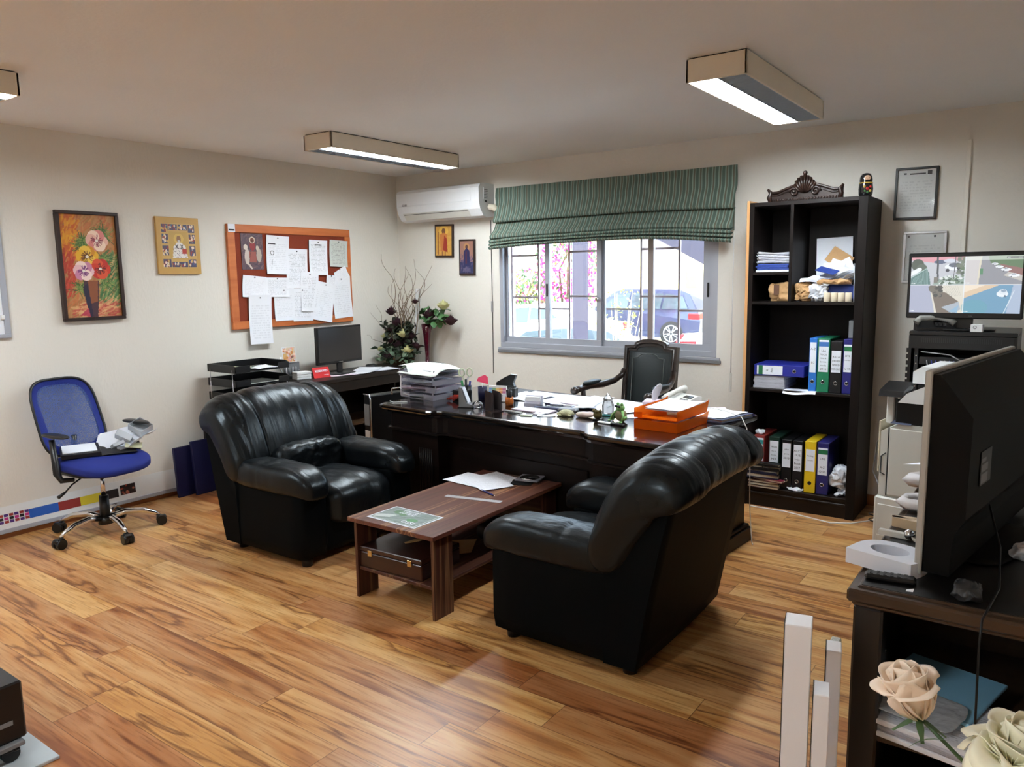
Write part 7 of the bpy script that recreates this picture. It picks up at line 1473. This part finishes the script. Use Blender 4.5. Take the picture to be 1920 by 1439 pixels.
# lower right: blue road with a car
a.rect(.5, 1, 0, .5, (84, 132, 164)); a.poly([(.5, .5), (.82, .5), (.5, .26)], (206, 176, 140)); a.poly([(.5, .5), (.7, .5), (.5, .36)], (226, 206, 180)); a.poly([(.88, 0), (1, 0), (1, .5), (.93, .5)], (150, 166, 190)); a.line(.86, 0, .94, .4, .004, (200, 210, 220)); a.ell(.84, .34, .05, .055, (220, 226, 232)).ell(.845, .375, .035, .045, (206, 214, 222)).ell(.85, .39, .022, .022, (120, 140, 160)).ell(.865, .30, .01, .018, (70, 90, 110)).ell(.6, .1, .12, .14, (70, 140, 150), .5)
a.rect(.497, .503, 0, 1, (214, 218, 222)).rect(0, 1, .496, .504, (200, 204, 210)); a.rect(.86, 1, .955, .985, (30, 34, 34))
for i in range(14): a.rect(.865 + i * .0095, .871 + i * .0095, .962, .978, (220, 220, 220))
for (x, y) in ((.01, .52), (.01, .02), (.51, .52), (.51, .02)):
    for i in range(5): a.rect(x + i * .008, x + i * .008 + .005, y, y + .016, (226, 230, 230))
a.a = a.a * 0.74 + np.array((196, 204, 214)) / 255 * 0.26
m, nt, b = nodes('lit_screen'); ac_ = N(nt, 'ShaderNodeVertexColor'); ac_.layer_name = 'art'; b.inputs['Base Color'].default_value = (0.01, 0.01, 0.01, 1); b.inputs['Roughness'].default_value = 0.2; nt.links.new(ac_.outputs[0], b.inputs['Emission Color']); b.inputs['Emission Strength'].default_value = 0.6
art_part(a, 'screen', SWm, SHm, cm, (0, -0.1455, 0.262), FRONT, MATS['lit_screen'])
MB().box(-0.05, 0.05, -0.10, -0.06, 0.01, 0.2, 'black_plastic', 0.004).sbox((0, -0.07, 0.007), (0.16, 0.10, 0.007), 'black_plastic', 5, 6).build('stand', cm)
text_mb(MB(), 'LG', 0.012, 'grey_plastic', TR((0.04, -0.1462, 0.086), FRONT), 0.0002).build('lettering', cm)
mat('grey_phone', sr(140, 140, 136), 0.45, vary=0.04)
ph = thing('desk_telephone', 'grey-topped black telephone on top of the rack below the monitor', 'telephone', (4.765, -0.52, 1.2505), R(15))
MB().prism([(-0.06, 0), (0.06, 0), (0.06, 0.05), (0.03, 0.055), (-0.06, 0.018)], 'x', -0.10, 0.10, 'black_plastic').build('body', ph)
MB().tube([(-0.10, -0.03, 0.045), (-0.075, -0.02, 0.07), (0.0, -0.01, 0.075), (0.07, -0.02, 0.062), (0.10, -0.03, 0.04)], [0.02, 0.018, 0.015, 0.018, 0.02], 'grey_phone', 9).build('handset', ph); MB().box(0.0, 0.05, 0.02, 0.05, 0.05, 0.085, 'grey_phone', 0.004).build('display', ph)
q = MB()
for i in range(3):
    for j in range(3): q.box(0.0 + i * 0.02, 0.014 + i * 0.02, -0.05 + j * 0.016, -0.04 + j * 0.016, 0.028 + j * 0.006, 0.034 + j * 0.006, 'dark_grey_plastic')
q.build('keypad', ph)
bx = thing('small_white_box', 'small white box with a round mark on top of the rack', 'box', (4.985, -0.575, 1.2505), R(-6)); MB().box(-0.03, 0.03, -0.02, 0.02, 0, 0.042, 'white_plastic', 0.002).build('carton', bx)
MB().tube([(-0.008 + 0.008 * math.cos(i * .6283), -0.0205, 0.026 + 0.008 * math.sin(i * .6283)) for i in range(10)], 0.0012, 'dark_grey_plastic', 5, closed=True).build('printed_mark', bx)
# printer
pt = thing('office_printer', 'large off-white office printer standing right of the bookcase', 'printer', (4.61, -1.20, 0), R(-8))
PWm = 'offwhite_plastic'
MB().box(0, 0.56, 0, 0.48, 0.02, 0.40, PWm, 0.008).box(0.02, 0.54, -0.004, 0.0, 0.05, 0.19, PWm, 0.004).box(0.02, 0.54, -0.004, 0.0, 0.205, 0.36, PWm, 0.004).build('paper_cabinet', pt)
q = MB(); q.prism([(0.015, 0.402), (0.545, 0.402), (0.545, 0.80), (0.20, 0.80), (0.10, 0.80), (0.015, 0.755)], 'y', 0.012, 0.46, PWm); q.build('engine_body', pt)
q = MB(); q.box(0.06, 0.55, 0.004, 0.012, 0.415, 0.775, PWm, 0.003); q.build('front_door', pt); MB().box(0.052, 0.057, 0.008, 0.0125, 0.41, 0.78, 'dark_grey_plastic').build('door_gap', pt)
MB().tube([(0.045, 0.008, 0.64), (0.022, 0.008, 0.62), (0.022, 0.008, 0.53), (0.045, 0.008, 0.52)], 0.003, 'dark_grey_plastic', 6).build('door_handle', pt)
MB().box(0.08, 0.54, 0.02, 0.44, 0.80, 0.93, 'black_plastic', 0.004).build('output_bay', pt)
MB().add([(0.06, 0.0, 0.803), (0.16, 0.0, 0.803), (0.17, 0.12, 0.835), (0.08, 0.12, 0.835)], [(0, 1, 2, 3)], 'slate').build('output_paper_ramp', pt)
MB().box(0.02, 0.06, 0.06, 0.12, 0.79, 0.95, PWm, 0.006).build('column', pt)
MB().prism([(-0.06, 0.945), (-0.05, 0.975), (0.10, 1.01), (0.10, 0.975)], 'x', 0.0, 0.12, 'black_plastic', TR((0.0, 0.05, 0), (0, 0, 0))).build('control_panel', pt)
q = MB(); q.prism([(0.10, 0.92), (0.56, 0.92), (0.56, 1.01), (0.22, 1.01), (0.14, 0.97)], 'y', -0.02, 0.42, 'white_plastic'); q.build('scanner_unit', pt)
q = MB(); q.prism([(0.13, 1.01), (0.56, 1.01), (0.56, 1.10), (0.17, 1.10), (0.13, 1.07)], 'y', 0.10, 0.44, 'white_plastic').box(0.20, 0.5, 0.08, 0.11, 1.03, 1.07, 'dark_grey_plastic'); q.build('document_feeder', pt)
MB().box(-0.012, -0.004, 0.06, 0.30, 0.52, 0.80, 'cream_roll', 0.002).build('side_panel', pt, label='pinkish side panel')
mat('grey_steel', sr(104, 104, 100), 0.5, 0.2, vary=0.04)
gu = thing('slotted_upright', 'grey perforated metal upright leaning behind the television', 'metal upright', (5.235, -1.62, 0.0), rot=(0, R(3), 0))
MB().prism([(-0.055, 0), (0.10, 0), (0.10, 1.50), (-0.02, 1.43), (-0.035, 1.40)], 'y', -0.004, 0.004, 'grey_steel').build('plate', gu)
for i in range(9): MB().cyl((-0.0, -0.006, 1.33 - i * 0.11), (-0.0, -0.003, 1.33 - i * 0.11), 0.009, 'black_matte', n=12).build('hole', gu)
# shelf unit right edge
su = thing('metal_shelf', 'black metal shelf unit cut off at the right edge of the view', 'shelf', (5.66, -1.40, 0))
for (x, y) in ((-0.42, -0.18), (0.42, -0.18), (-0.42, 0.18), (0.42, 0.18)): MB().box(x - 0.012, x + 0.012, y - 0.012, y + 0.012, 0, 1.15, 'black_plastic').build('post', su)
for z in (0.12, 0.49, 0.68, 0.83, 0.99): MB().box(-0.44, 0.44, -0.195, 0.195, z - 0.018, z, 'black_plastic', 0.003).build('shelf', su)
for i, (x0, x1, z0, z1, mm, nm, lb) in enumerate([(-0.41, -0.36, 0.8305, 0.965, 'white_paint', 'box_file', 'pale box file on the metal shelf, upper tier'), (-0.35, -0.31, 0.8305, 0.95, 'dark_grey_plastic', 'box_file', 'dark box file beside the pale one, upper tier'), (-0.30, -0.22, 0.8305, 0.96, 'white_plastic', 'box_file', 'white box file, third along the upper tier'), (-0.41, -0.37, 0.6805, 0.80, 'offwhite_plastic', 'box_file', 'off-white box file standing on the middle tier'), (-0.365, -0.32, 0.6805, 0.805, 'kraft', 'box_file', 'brown box file standing on the middle tier'), (-0.31, -0.25, 0.6805, 0.80, 'white_plastic', 'box_file', 'white box file on the middle tier right of the brown one'), (-0.42, -0.38, 0.575, 0.655, 'note_yellow', 'envelope', 'yellow envelope upright on the lower tier'), (-0.42, -0.22, 0.56, 0.575, 'paper_white', 'paper_bundle', 'white paper bundle lying on the lower tier'), (-0.425, -0.2, 0.4905, 0.545, 'cable_blue', 'blue_box', 'blue box lying on the lower tier of the metal shelf')]):
    MB().box(x0, x1, -0.19, 0.08, z0, z1, mm, 0.002).build(nm, None, (5.66, -1.40, 0), label=lb, cat='box file' if nm == 'box_file' else nm.replace('_', ' '))
MB().box(-0.41, -0.2, -0.18, 0.08, 0.545, 0.56, 'white_paint').build('white_tray', None, (5.66, -1.40, 0), label='white tray on the blue box, lower tier of the metal shelf', cat='tray')
# cables near the bookcase
MB().tube([(3.70, -0.47, 0.004), (3.95, -0.475, 0.004), (4.25, -0.56, 0.004), (4.36, -0.50, 0.004), (4.46, -0.36, 0.004), (4.52, -0.30, 0.05), (4.58, -0.30, 0.12)], 0.004, 'white_plastic', 6).build('floor_cable', None, label='white cable running along the floor under the bookcase front', cat='cable')
MB().tube([(4.62, -0.9, 0.62), (4.52, -0.5, 0.60), (4.45, -0.28, 0.50), (4.43, -0.25, 0.30), (4.48, -0.3, 0.22), (4.58, -0.45, 0.16), (4.62, -0.6, 0.12)], 0.004, 'cable_white', 6).build('hanging_cable', None, label='pale cable looping between the bookcase and the printer', cat='cable')
MB().tube([(4.52 + 0.07 * math.cos(i * .5), -0.42 + 0.07 * math.sin(i * .5), 0.01 + 0.003 * i) for i in range(26)], 0.004, 'black_plastic', 6).build('coiled_cable', None, label='coiled black cable on the floor between bookcase and printer', cat='cable')

# ================================================================== FOREGROUND
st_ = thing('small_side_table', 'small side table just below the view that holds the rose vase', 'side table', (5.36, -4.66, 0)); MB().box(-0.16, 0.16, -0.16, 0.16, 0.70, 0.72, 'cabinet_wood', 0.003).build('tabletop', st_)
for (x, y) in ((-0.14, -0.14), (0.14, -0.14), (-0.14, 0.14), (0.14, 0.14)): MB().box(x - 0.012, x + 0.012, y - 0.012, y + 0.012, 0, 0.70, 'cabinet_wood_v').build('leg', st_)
rv = thing('rose_vase', 'two cream roses on thin stems rising at the lower right corner', 'flowers', (5.345, -4.70, 0.7205))
mat('petal_peach', sr(244, 226, 206), 0.6, vary=0.05, sheen=0.2); mat('petal_cream', sr(236, 232, 206), 0.6, vary=0.06, sheen=0.2)
MB().lathe([(0, 0), (0.045, 0), (0.05, 0.02), (0.04, 0.12), (0.028, 0.22), (0.034, 0.26), (0.030, 0.26), (0.024, 0.22), (0.034, 0.12), (0.04, 0.02), (0, 0.01)], (0, 0, 0), 'clear_acrylic', 24).build('vessel', rv)
def petal(mb, T, L_, W_, cup, curlk, m, seed):
    def fn(a, b):
        x = (a - .5) * 2; t = b; wd = W_ * math.sin(min(1, t * 1.15 + 0.12) * 2.2) ** 0.8
        y = x * wd * 0.5; r0 = cup * (1 - math.cos(x * 1.2)) ; out_ = curlk * max(0, t - 0.55) ** 2 * 4
        z = L_ * t * (1 - 0.10 * abs(x) ** 2) ; xx = 0.35 * L_ * math.sin(t * 1.6) + out_ * L_ * 0.5 - r0 * wd + 0.04 * L_ * noise.noise((a * 3 + seed, b * 3, seed))
        z -= out_ * L_ * 0.45
        return (xx, y, z)
    mb.grid(fn, 8, 8, m, T)
def big_rose(parent, c, tilt, az, size, rows, m, seed, nm):
    q = MB(); g_ = random.Random(seed); base = Matrix.Translation(c) @ Euler((0, R(tilt), R(az)), 'XYZ').to_matrix().to_4x4()
    for (n_, open_, L_, W_, ck) in rows:
        for j in range(n_):
            T = base @ Euler((0, 0, 6.2832 * j / n_ + n_ + g_.uniform(-.25, .25))).to_matrix().to_4x4() @ Matrix.Translation((0.002, 0, 0)) @ Euler((0, R(open_ + g_.uniform(-6, 6)), 0)).to_matrix().to_4x4()
            petal(q, T, L_ * size * g_.uniform(.92, 1.06), W_ * size, 0.55, ck, m, g_.random() * 9)
    q.ball(tuple(base @ Vector((0, 0, size * 0.35))), size * 0.16, m, 4)
    o = q.build(nm, parent); md = o.modifiers.new('thick', 'SOLIDIFY'); md.thickness = 0.0008
    return o
RL = lambda x, y, z: (x - 5.345, y + 4.70, z - 0.7205)
c1 = RL(5.276, -4.70, 1.118); c2 = RL(5.367, -4.72, 1.105)
big_rose(rv, c1, -20, 10, 0.052, [(3, -22, 0.95, 0.65, 0.0), (4, -14, 1.1, 0.85, 0.1), (4, -4, 1.15, 1.0, 0.25), (3, 6, 1.1, 1.05, 0.6)], 'petal_peach', 3, 'peach_rose')
big_rose(rv, c2, 8, 0, 0.056, [(4, -20, 0.8, 0.65, 0.0), (5, -8, 0.9, 0.8, 0.1), (5, 12, 1.0, 0.95, 0.4), (6, 36, 1.05, 1.0, 0.8), (6, 62, 1.05, 1.0, 0.9)], 'petal_cream', 5, 'cream_rose')
for (c_, mid) in ((c1, (-0.02, -0.005, 0.36)), (c2, (0.018, -0.01, 0.32))):
    MB().tube([(0, 0, 0.02), (0.0, 0, 0.2), (0.0, -0.002, 0.28), mid, tuple(Vector(c_) - Vector((0, 0, 0.0)))], 0.0022, 'green_stem', 8).build('stem', rv)
for (c_, n_, s_) in ((c1, 5, 1.0), (c2, 5, 1.0)):
    q = MB()
    for j in range(n_):
        T = Matrix.Translation(c_) @ Euler((0, 0, j * 6.2832 / n_)).to_matrix().to_4x4() @ Euler((0, R(120), 0)).to_matrix().to_4x4()
        q.grid(lambda a, b: (0.0, 0.007 * math.sin(min(1, a * 1.2 + .1) * 2.6) * (b - .5) * 1.1, 0.032 * a), 6, 2, 'green_stem', T)
    q.build('sepal_ring', rv)
q = MB()
for (x, y, z, a_) in ((0.01, -0.01, 0.33, 20), (-0.035, -0.01, 0.385, 200)):
    T = Matrix.Translation((x, y, z)) @ Euler((R(30), R(20), R(a_))).to_matrix().to_4x4(); q.grid(lambda a, b: (0.045 * a, 0.013 * math.sin(a * 3.14) * (b - .5) * 2, 0.006 * math.sin(a * 3)), 6, 2, 'green_leaf', T)
q.build('leaves', rv)
# wheeled black unit at lower left
wc_ = thing('wheeled_cabinet', 'black wheeled case with grey label cut off at the lower left corner', 'case', (2.345, -4.85, 0.0125))
MB().box(-0.28, 0.28, -0.26, 0.25, 0.075, 0.275, 'black_plastic', 0.006).build('body', wc_); MB().box(0.2805, 0.283, 0.12, 0.21, 0.135, 0.150, 'grey_plastic').build('label_strip', wc_); MB().box(0.10, 0.30, 0.10, 0.235, 0.058, 0.075, 'grey_plastic', 0.003).build('corner_bracket', wc_)
for (x, y) in ((0.255, 0.20), (0.255, -0.22), (-0.25, 0.20), (-0.25, -0.22)):
    MB().cyl((x - 0.014, y, 0.028), (x + 0.014, y, 0.028), 0.028, 'black_plastic').box(x - 0.018, x + 0.018, y - 0.02, y + 0.02, 0.035, 0.062, 'black_plastic', 0.004).box(x + 0.012, x + 0.04, y + 0.0, y + 0.02, 0.045, 0.055, 'black_plastic', 0.003).build('caster', wc_)
MB().box(-0.45, 0.36, -0.5, 0.31, 0, 0.012, 'grey_board' if mat('grey_board', sr(176, 184, 188), 0.5, vary=0.05) else '', 0.002).build('grey_board', None, (2.345, -4.85, 0), label='flat grey board on the floor under the wheeled black case', cat='board')
# ================================================================== OUTSIDE THE WINDOW
GZ = -0.55
asp, nt, b = nodes('asphalt'); b.inputs['Base Color'].default_value = sr(160, 156, 152); b.inputs['Roughness'].default_value = 0.9
struct('ground_1', MB().box(-40, 30, 0.2, 60, GZ - 0.3, GZ, 'asphalt'))
mat('render_cream', sr(226, 206, 160), 0.9, vary=0.05); mat('render_white', sr(226, 222, 216), 0.9, vary=0.04); mat('steel_dark', sr(62, 58, 72), 0.6, vary=0.06); mat('shutter', sr(120, 110, 110), 0.7, vary=0.05)
bd = thing('neighbouring_building', 'cream building across the parking lot seen through the window', 'building', (-6.0, 20.0, GZ))
MB().box(-8, 9, 0, 5, 0, 6.5, 'render_cream').build('wall', bd)
MB().box(-8.2, 9.2, -0.4, 5.2, 6.5, 6.8, 'render_white').build('roof', bd)
for x in (-5.5, -1.2, 3.0): 
    w_ = MB().box(x, x + 1.3, -0.06, 0.0, 2.2, 3.5, 'white_paint').build('window', bd); MB().box(x + 0.1, x + 1.2, -0.08, -0.05, 2.3, 3.4, 'shutter').build('pane', w_)
MB().box(0.6, 1.0, -0.2, 0, 0.9, 2.2, 'kraft').build('door_panel', bd)
bw = thing('white_building', 'white building with windows behind the bougainvillea', 'building', (-12.0, 15.5, GZ), R(0))
MB().box(-3, 2.3, 0, 4, 0, 5.5, 'render_white').build('wall', bw)
for x in (-2.2, 0.2): w_ = MB().box(x, x + 1.2, -0.06, 0, 2.3, 3.5, 'white_paint').build('window', bw); MB().box(x + .1, x + 1.1, -0.08, -0.05, 2.4, 3.4, 'shutter').build('pane', w_)
MB().box(-0.09, 0.09, -0.09, 0.09, 0, 3.2, 'steel_dark', 0.004).build('steel_column', None, (0.59, 2.5, GZ), (0, 0, R(35)), 'dark purple-grey steel column standing outside behind the second window panel', 'column')
mat('pipe_cream', sr(190, 176, 168), 0.6, vary=0.04)
MB().cyl((0, 0, 0), (0, 0, 3.3), 0.035, 'pipe_cream', n=14).build('downpipe', None, (0.83, 0.75, GZ), label='pale vertical pipe outside at the left edge of the window', cat='pipe')
stp = thing('outdoor_staircase', 'dark steel stair stringer slanting across the upper right of the window', 'staircase', (0, 3.0, 0))
MB().prism([(0.6, 2.75), (3.6, 1.10), (3.6, 0.82), (0.6, 2.42)], 'y', 0.0, 0.12, 'steel_dark').build('stringer', stp)
MB().prism([(0.6, 2.75), (3.6, 1.10), (3.6, 0.82), (0.6, 2.42)], 'y', 1.0, 1.12, 'steel_dark').build('stringer', stp)
for i in range(9): MB().box(0.75 + i * 0.3, 1.02 + i * 0.3, 0.10, 1.02, 2.50 - i * 0.165, 2.53 - i * 0.165, 'steel_dark').build('tread', stp)
q = MB(); q.tube([(0.6, 0.05, 3.6), (3.6, 0.05, 1.95)], 0.025, 'steel_dark', 8)
q.build('handrail', stp)
for i in range(4): MB().cyl((0.7 + i * 0.9, 0.05, 2.6 - i * 0.495), (0.7 + i * 0.9, 0.05, 3.55 - i * 0.495), 0.015, 'steel_dark', n=8).build('baluster', stp)
# bougainvillea
def shrub(name, label, loc, box, cols, n_, sz, seed, stemm='branch'):
    t = thing(name, label, 'plant', loc); g_ = random.Random(seed)
    for k, (mm, share) in enumerate(cols):
        q = MB()
        for i in range(int(n_ * share)):
            th, ph = g_.uniform(0, 6.28), math.acos(g_.uniform(-1, 1)); rr = g_.uniform(0.3, 1) ** 0.5
            v = Vector((math.cos(th) * math.sin(ph), math.sin(th) * math.sin(ph), math.cos(ph))) * rr
            nn = noise.noise(v * 2.2 + Vector((seed, k * 3, 0)))
            if nn < -0.05: continue
            c = Vector((v.x * box[0], v.y * box[1], box[2] + v.z * box[2] * 0.95))
            T = Matrix.Translation(c) @ Euler((g_.uniform(-1.5, 1.5), g_.uniform(-1.5, 1.5), g_.uniform(0, 6.28))).to_matrix().to_4x4(); s = sz * g_.uniform(.6, 1.3)
            q.add([(-s, 0, 0), (0, -s * .6, s * .1), (s, 0, 0), (0, s * .6, s * .1)], [(0, 1, 2, 3)], mm, T)
        q.build(['blossoms', 'leaves', 'pale_leaves'][k], t)
    q = MB()
    for i in range(7): q.tube([(g_.uniform(-.1, .1), g_.uniform(-.1, .1), 0), (g_.uniform(-.5, .5) * box[0], g_.uniform(-.4, .4) * box[1], box[2]), (g_.uniform(-.9, .9) * box[0], g_.uniform(-.6, .6) * box[1], box[2] * 1.7)], [0.05, 0.03, 0.01], stemm, 6)
    q.build('stems', t); return t
mat('magenta_blossom', sr(226, 60, 150), 0.6, vary=0.15); mat('yellow_leaf', sr(170, 180, 90), 0.6, vary=0.2)
shrub('bougainvillea', 'bougainvillea bush with magenta blossoms seen through the left window panels', (-6.15, 13.2, GZ), (0.95, 0.8, 2.3), [('magenta_blossom', 0.6), ('green_leaf', 0.25), ('yellow_leaf', 0.25)], 3600, 0.07, 4)
shrub('pale_shrub', 'yellow-green shrub below the bougainvillea', (-7.35, 12.9, GZ), (0.8, 0.6, 1.25), [('yellow_leaf', 0.45), ('green_leaf', 0.45), ('magenta_blossom', 0.15)], 2600, 0.06, 8)
tw = thing('twiggy_plant', 'thin twiggy plant with sparse yellow leaves close outside the window', 'plant', (1.62, 1.55, GZ)); g_ = random.Random(5)
mat('straw_twig', sr(196, 184, 140), 0.7, vary=0.1)
for i in range(18):
    a_ = g_.uniform(-1, 1); pts = [(0.02 * a_, 0, 0.0), (a_ * 0.10, g_.uniform(-.08, .08), 0.9), (a_ * 0.24 + g_.uniform(-.05, .05), g_.uniform(-.12, .12), 1.5 + g_.uniform(0, .5))]; MB().tube(pts, [0.007, 0.005, 0.002], 'straw_twig', 5).build('twig', tw)
leafcl(150, ((-0.2, 0.22), (-0.12, 0.12), (1.2, 2.0)), 'yellow_leaf', 0.035, 9, 'leaves', tw)
# cars (local x forward)
def car(label, loc, rz, prof_, glass, W_, wheels, wr, col, tail=True, cat='car', name='car'):
    key = 'paint_%s' % name + str(len(MATS)); mat(key, col, 0.25, coat=0.6, vary=0.02)
    t = thing(name, label, cat, loc, rz)
    q = MB(); h = W_ / 2
    n = len(prof_); bel = 0.98
    def P(p, s_): inset = 0.0 if p[1] < bel else 0.16 * (p[1] - bel) / 0.6; return (p[0], s_ * (h - inset), p[1])
    vs = [P(p, -1) for p in prof_] + [P(p, 1) for p in prof_]
    q.add(vs, [(i, (i + 1) % n, n + (i + 1) % n, n + i) for i in range(n)], key); q.add(vs[:n], [tuple(range(n))], key); q.add(vs[n:], [tuple(range(n))], key)
    q.build('body', t)
    for s_ in (-1, 1):
        for gi in glass:
            MB().add([(p[0], s_ * (h + 0.006 - 0.16 * (p[1] - bel) / 0.6), p[1]) for p in gi], [tuple(range(len(gi)))], 'car_glass').build('side_window', t)
    for x in wheels:
        for s_ in (-1, 1):
            w_ = MB().cyl((x, s_ * (h - 0.20), wr), (x, s_ * (h + 0.01), wr), wr, 'tyre', n=28).build('wheel', t)
            q = MB(); q.cyl((x, s_ * (h + 0.008), wr), (x, s_ * (h + 0.014), wr), wr * 0.68, 'rim_gap', n=28).tube([(x + wr * .66 * math.cos(i * .2618), s_ * (h + 0.018), wr + wr * .66 * math.sin(i * .2618)) for i in range(24)], wr * 0.05, 'alloy', 6, closed=True)
            for i in range(10): a_ = i * .6283 + (0.12 if i % 2 else -0.12) * 1; q.tube([(x + wr * .1 * math.cos(a_), s_ * (h + 0.02), wr + wr * .1 * math.sin(a_)), (x + wr * .66 * math.cos(a_), s_ * (h + 0.02), wr + wr * .66 * math.sin(a_))], wr * 0.045, 'alloy', 5)
            q.build('wheel_rim', w_)
    xr = min(p[0] for p in prof_)
    for s_ in (-1, 1): MB().box(xr + 0.02, xr + 0.38, s_ * (h + 0.005), s_ * (h - 0.25), 0.80, 0.98, 'tail_red', 0.02).build('tail_light', t)
    return t
mat('car_glass', (0.05, 0.07, 0.08, 1), 0.06, spec=0.8, vary=0.02); mat('tyre', (0.02, 0.02, 0.02, 1), 0.8, vary=0.05); mat('rim_gap', (0.03, 0.03, 0.035, 1), 0.6, vary=0.05); mat('alloy', sr(200, 202, 206), 0.3, 0.6, vary=0.02); mat('tail_red', sr(200, 30, 34), 0.3, vary=0.03)
suv = [(-2.3, 0.35), (-2.35, 0.75), (-2.25, 1.1), (-1.95, 1.55), (-1.6, 1.68), (0.2, 1.70), (0.55, 1.62), (1.15, 1.15), (2.1, 1.02), (2.35, 0.8), (2.4, 0.4), (2.2, 0.25), (-2.2, 0.25)]
car('dark blue sport utility car parked beyond the right window panels', (-5.6, 16.8, GZ), math.pi, suv, [[(-1.95, 1.12), (-1.75, 1.48), (-1.2, 1.56), (-1.1, 1.10)], [(-1.05, 1.10), (-1.12, 1.56), (-0.1, 1.58), (0.0, 1.10)], [(0.05, 1.10), (-0.03, 1.58), (0.45, 1.50), (0.95, 1.12)]], 1.9, (-1.45, 1.45), 0.37, sr(52, 58, 84))
sedan = [(-2.1, 0.3), (-2.15, 0.75), (-2.05, 0.98), (-1.5, 1.02), (-0.9, 1.38), (-0.3, 1.46), (0.4, 1.42), (1.0, 1.02), (1.9, 0.86), (2.1, 0.65), (2.1, 0.3), (1.9, 0.2), (-1.9, 0.2)]
gs = [[(-1.35, 1.0), (-0.85, 1.32), (-0.3, 1.38), (-0.3, 1.0)], [(-0.25, 1.0), (-0.25, 1.38), (0.35, 1.34), (0.85, 1.0)]]
car('white car with greenish windscreen at the lower left of the window', (-1.15, 4.6, GZ), R(-150), sedan, gs, 1.75, (-1.3, 1.3), 0.31, sr(214, 216, 214))
car('white hatchback parked below the bougainvillea', (-5.6, 11.0, GZ), R(175), sedan, gs, 1.75, (-1.3, 1.3), 0.31, sr(220, 216, 220))
car('white car with red tail light at the lower right of the window', (1.55, 8.6, GZ), R(20), sedan, gs, 1.75, (-1.3, 1.3), 0.31, sr(228, 226, 228))
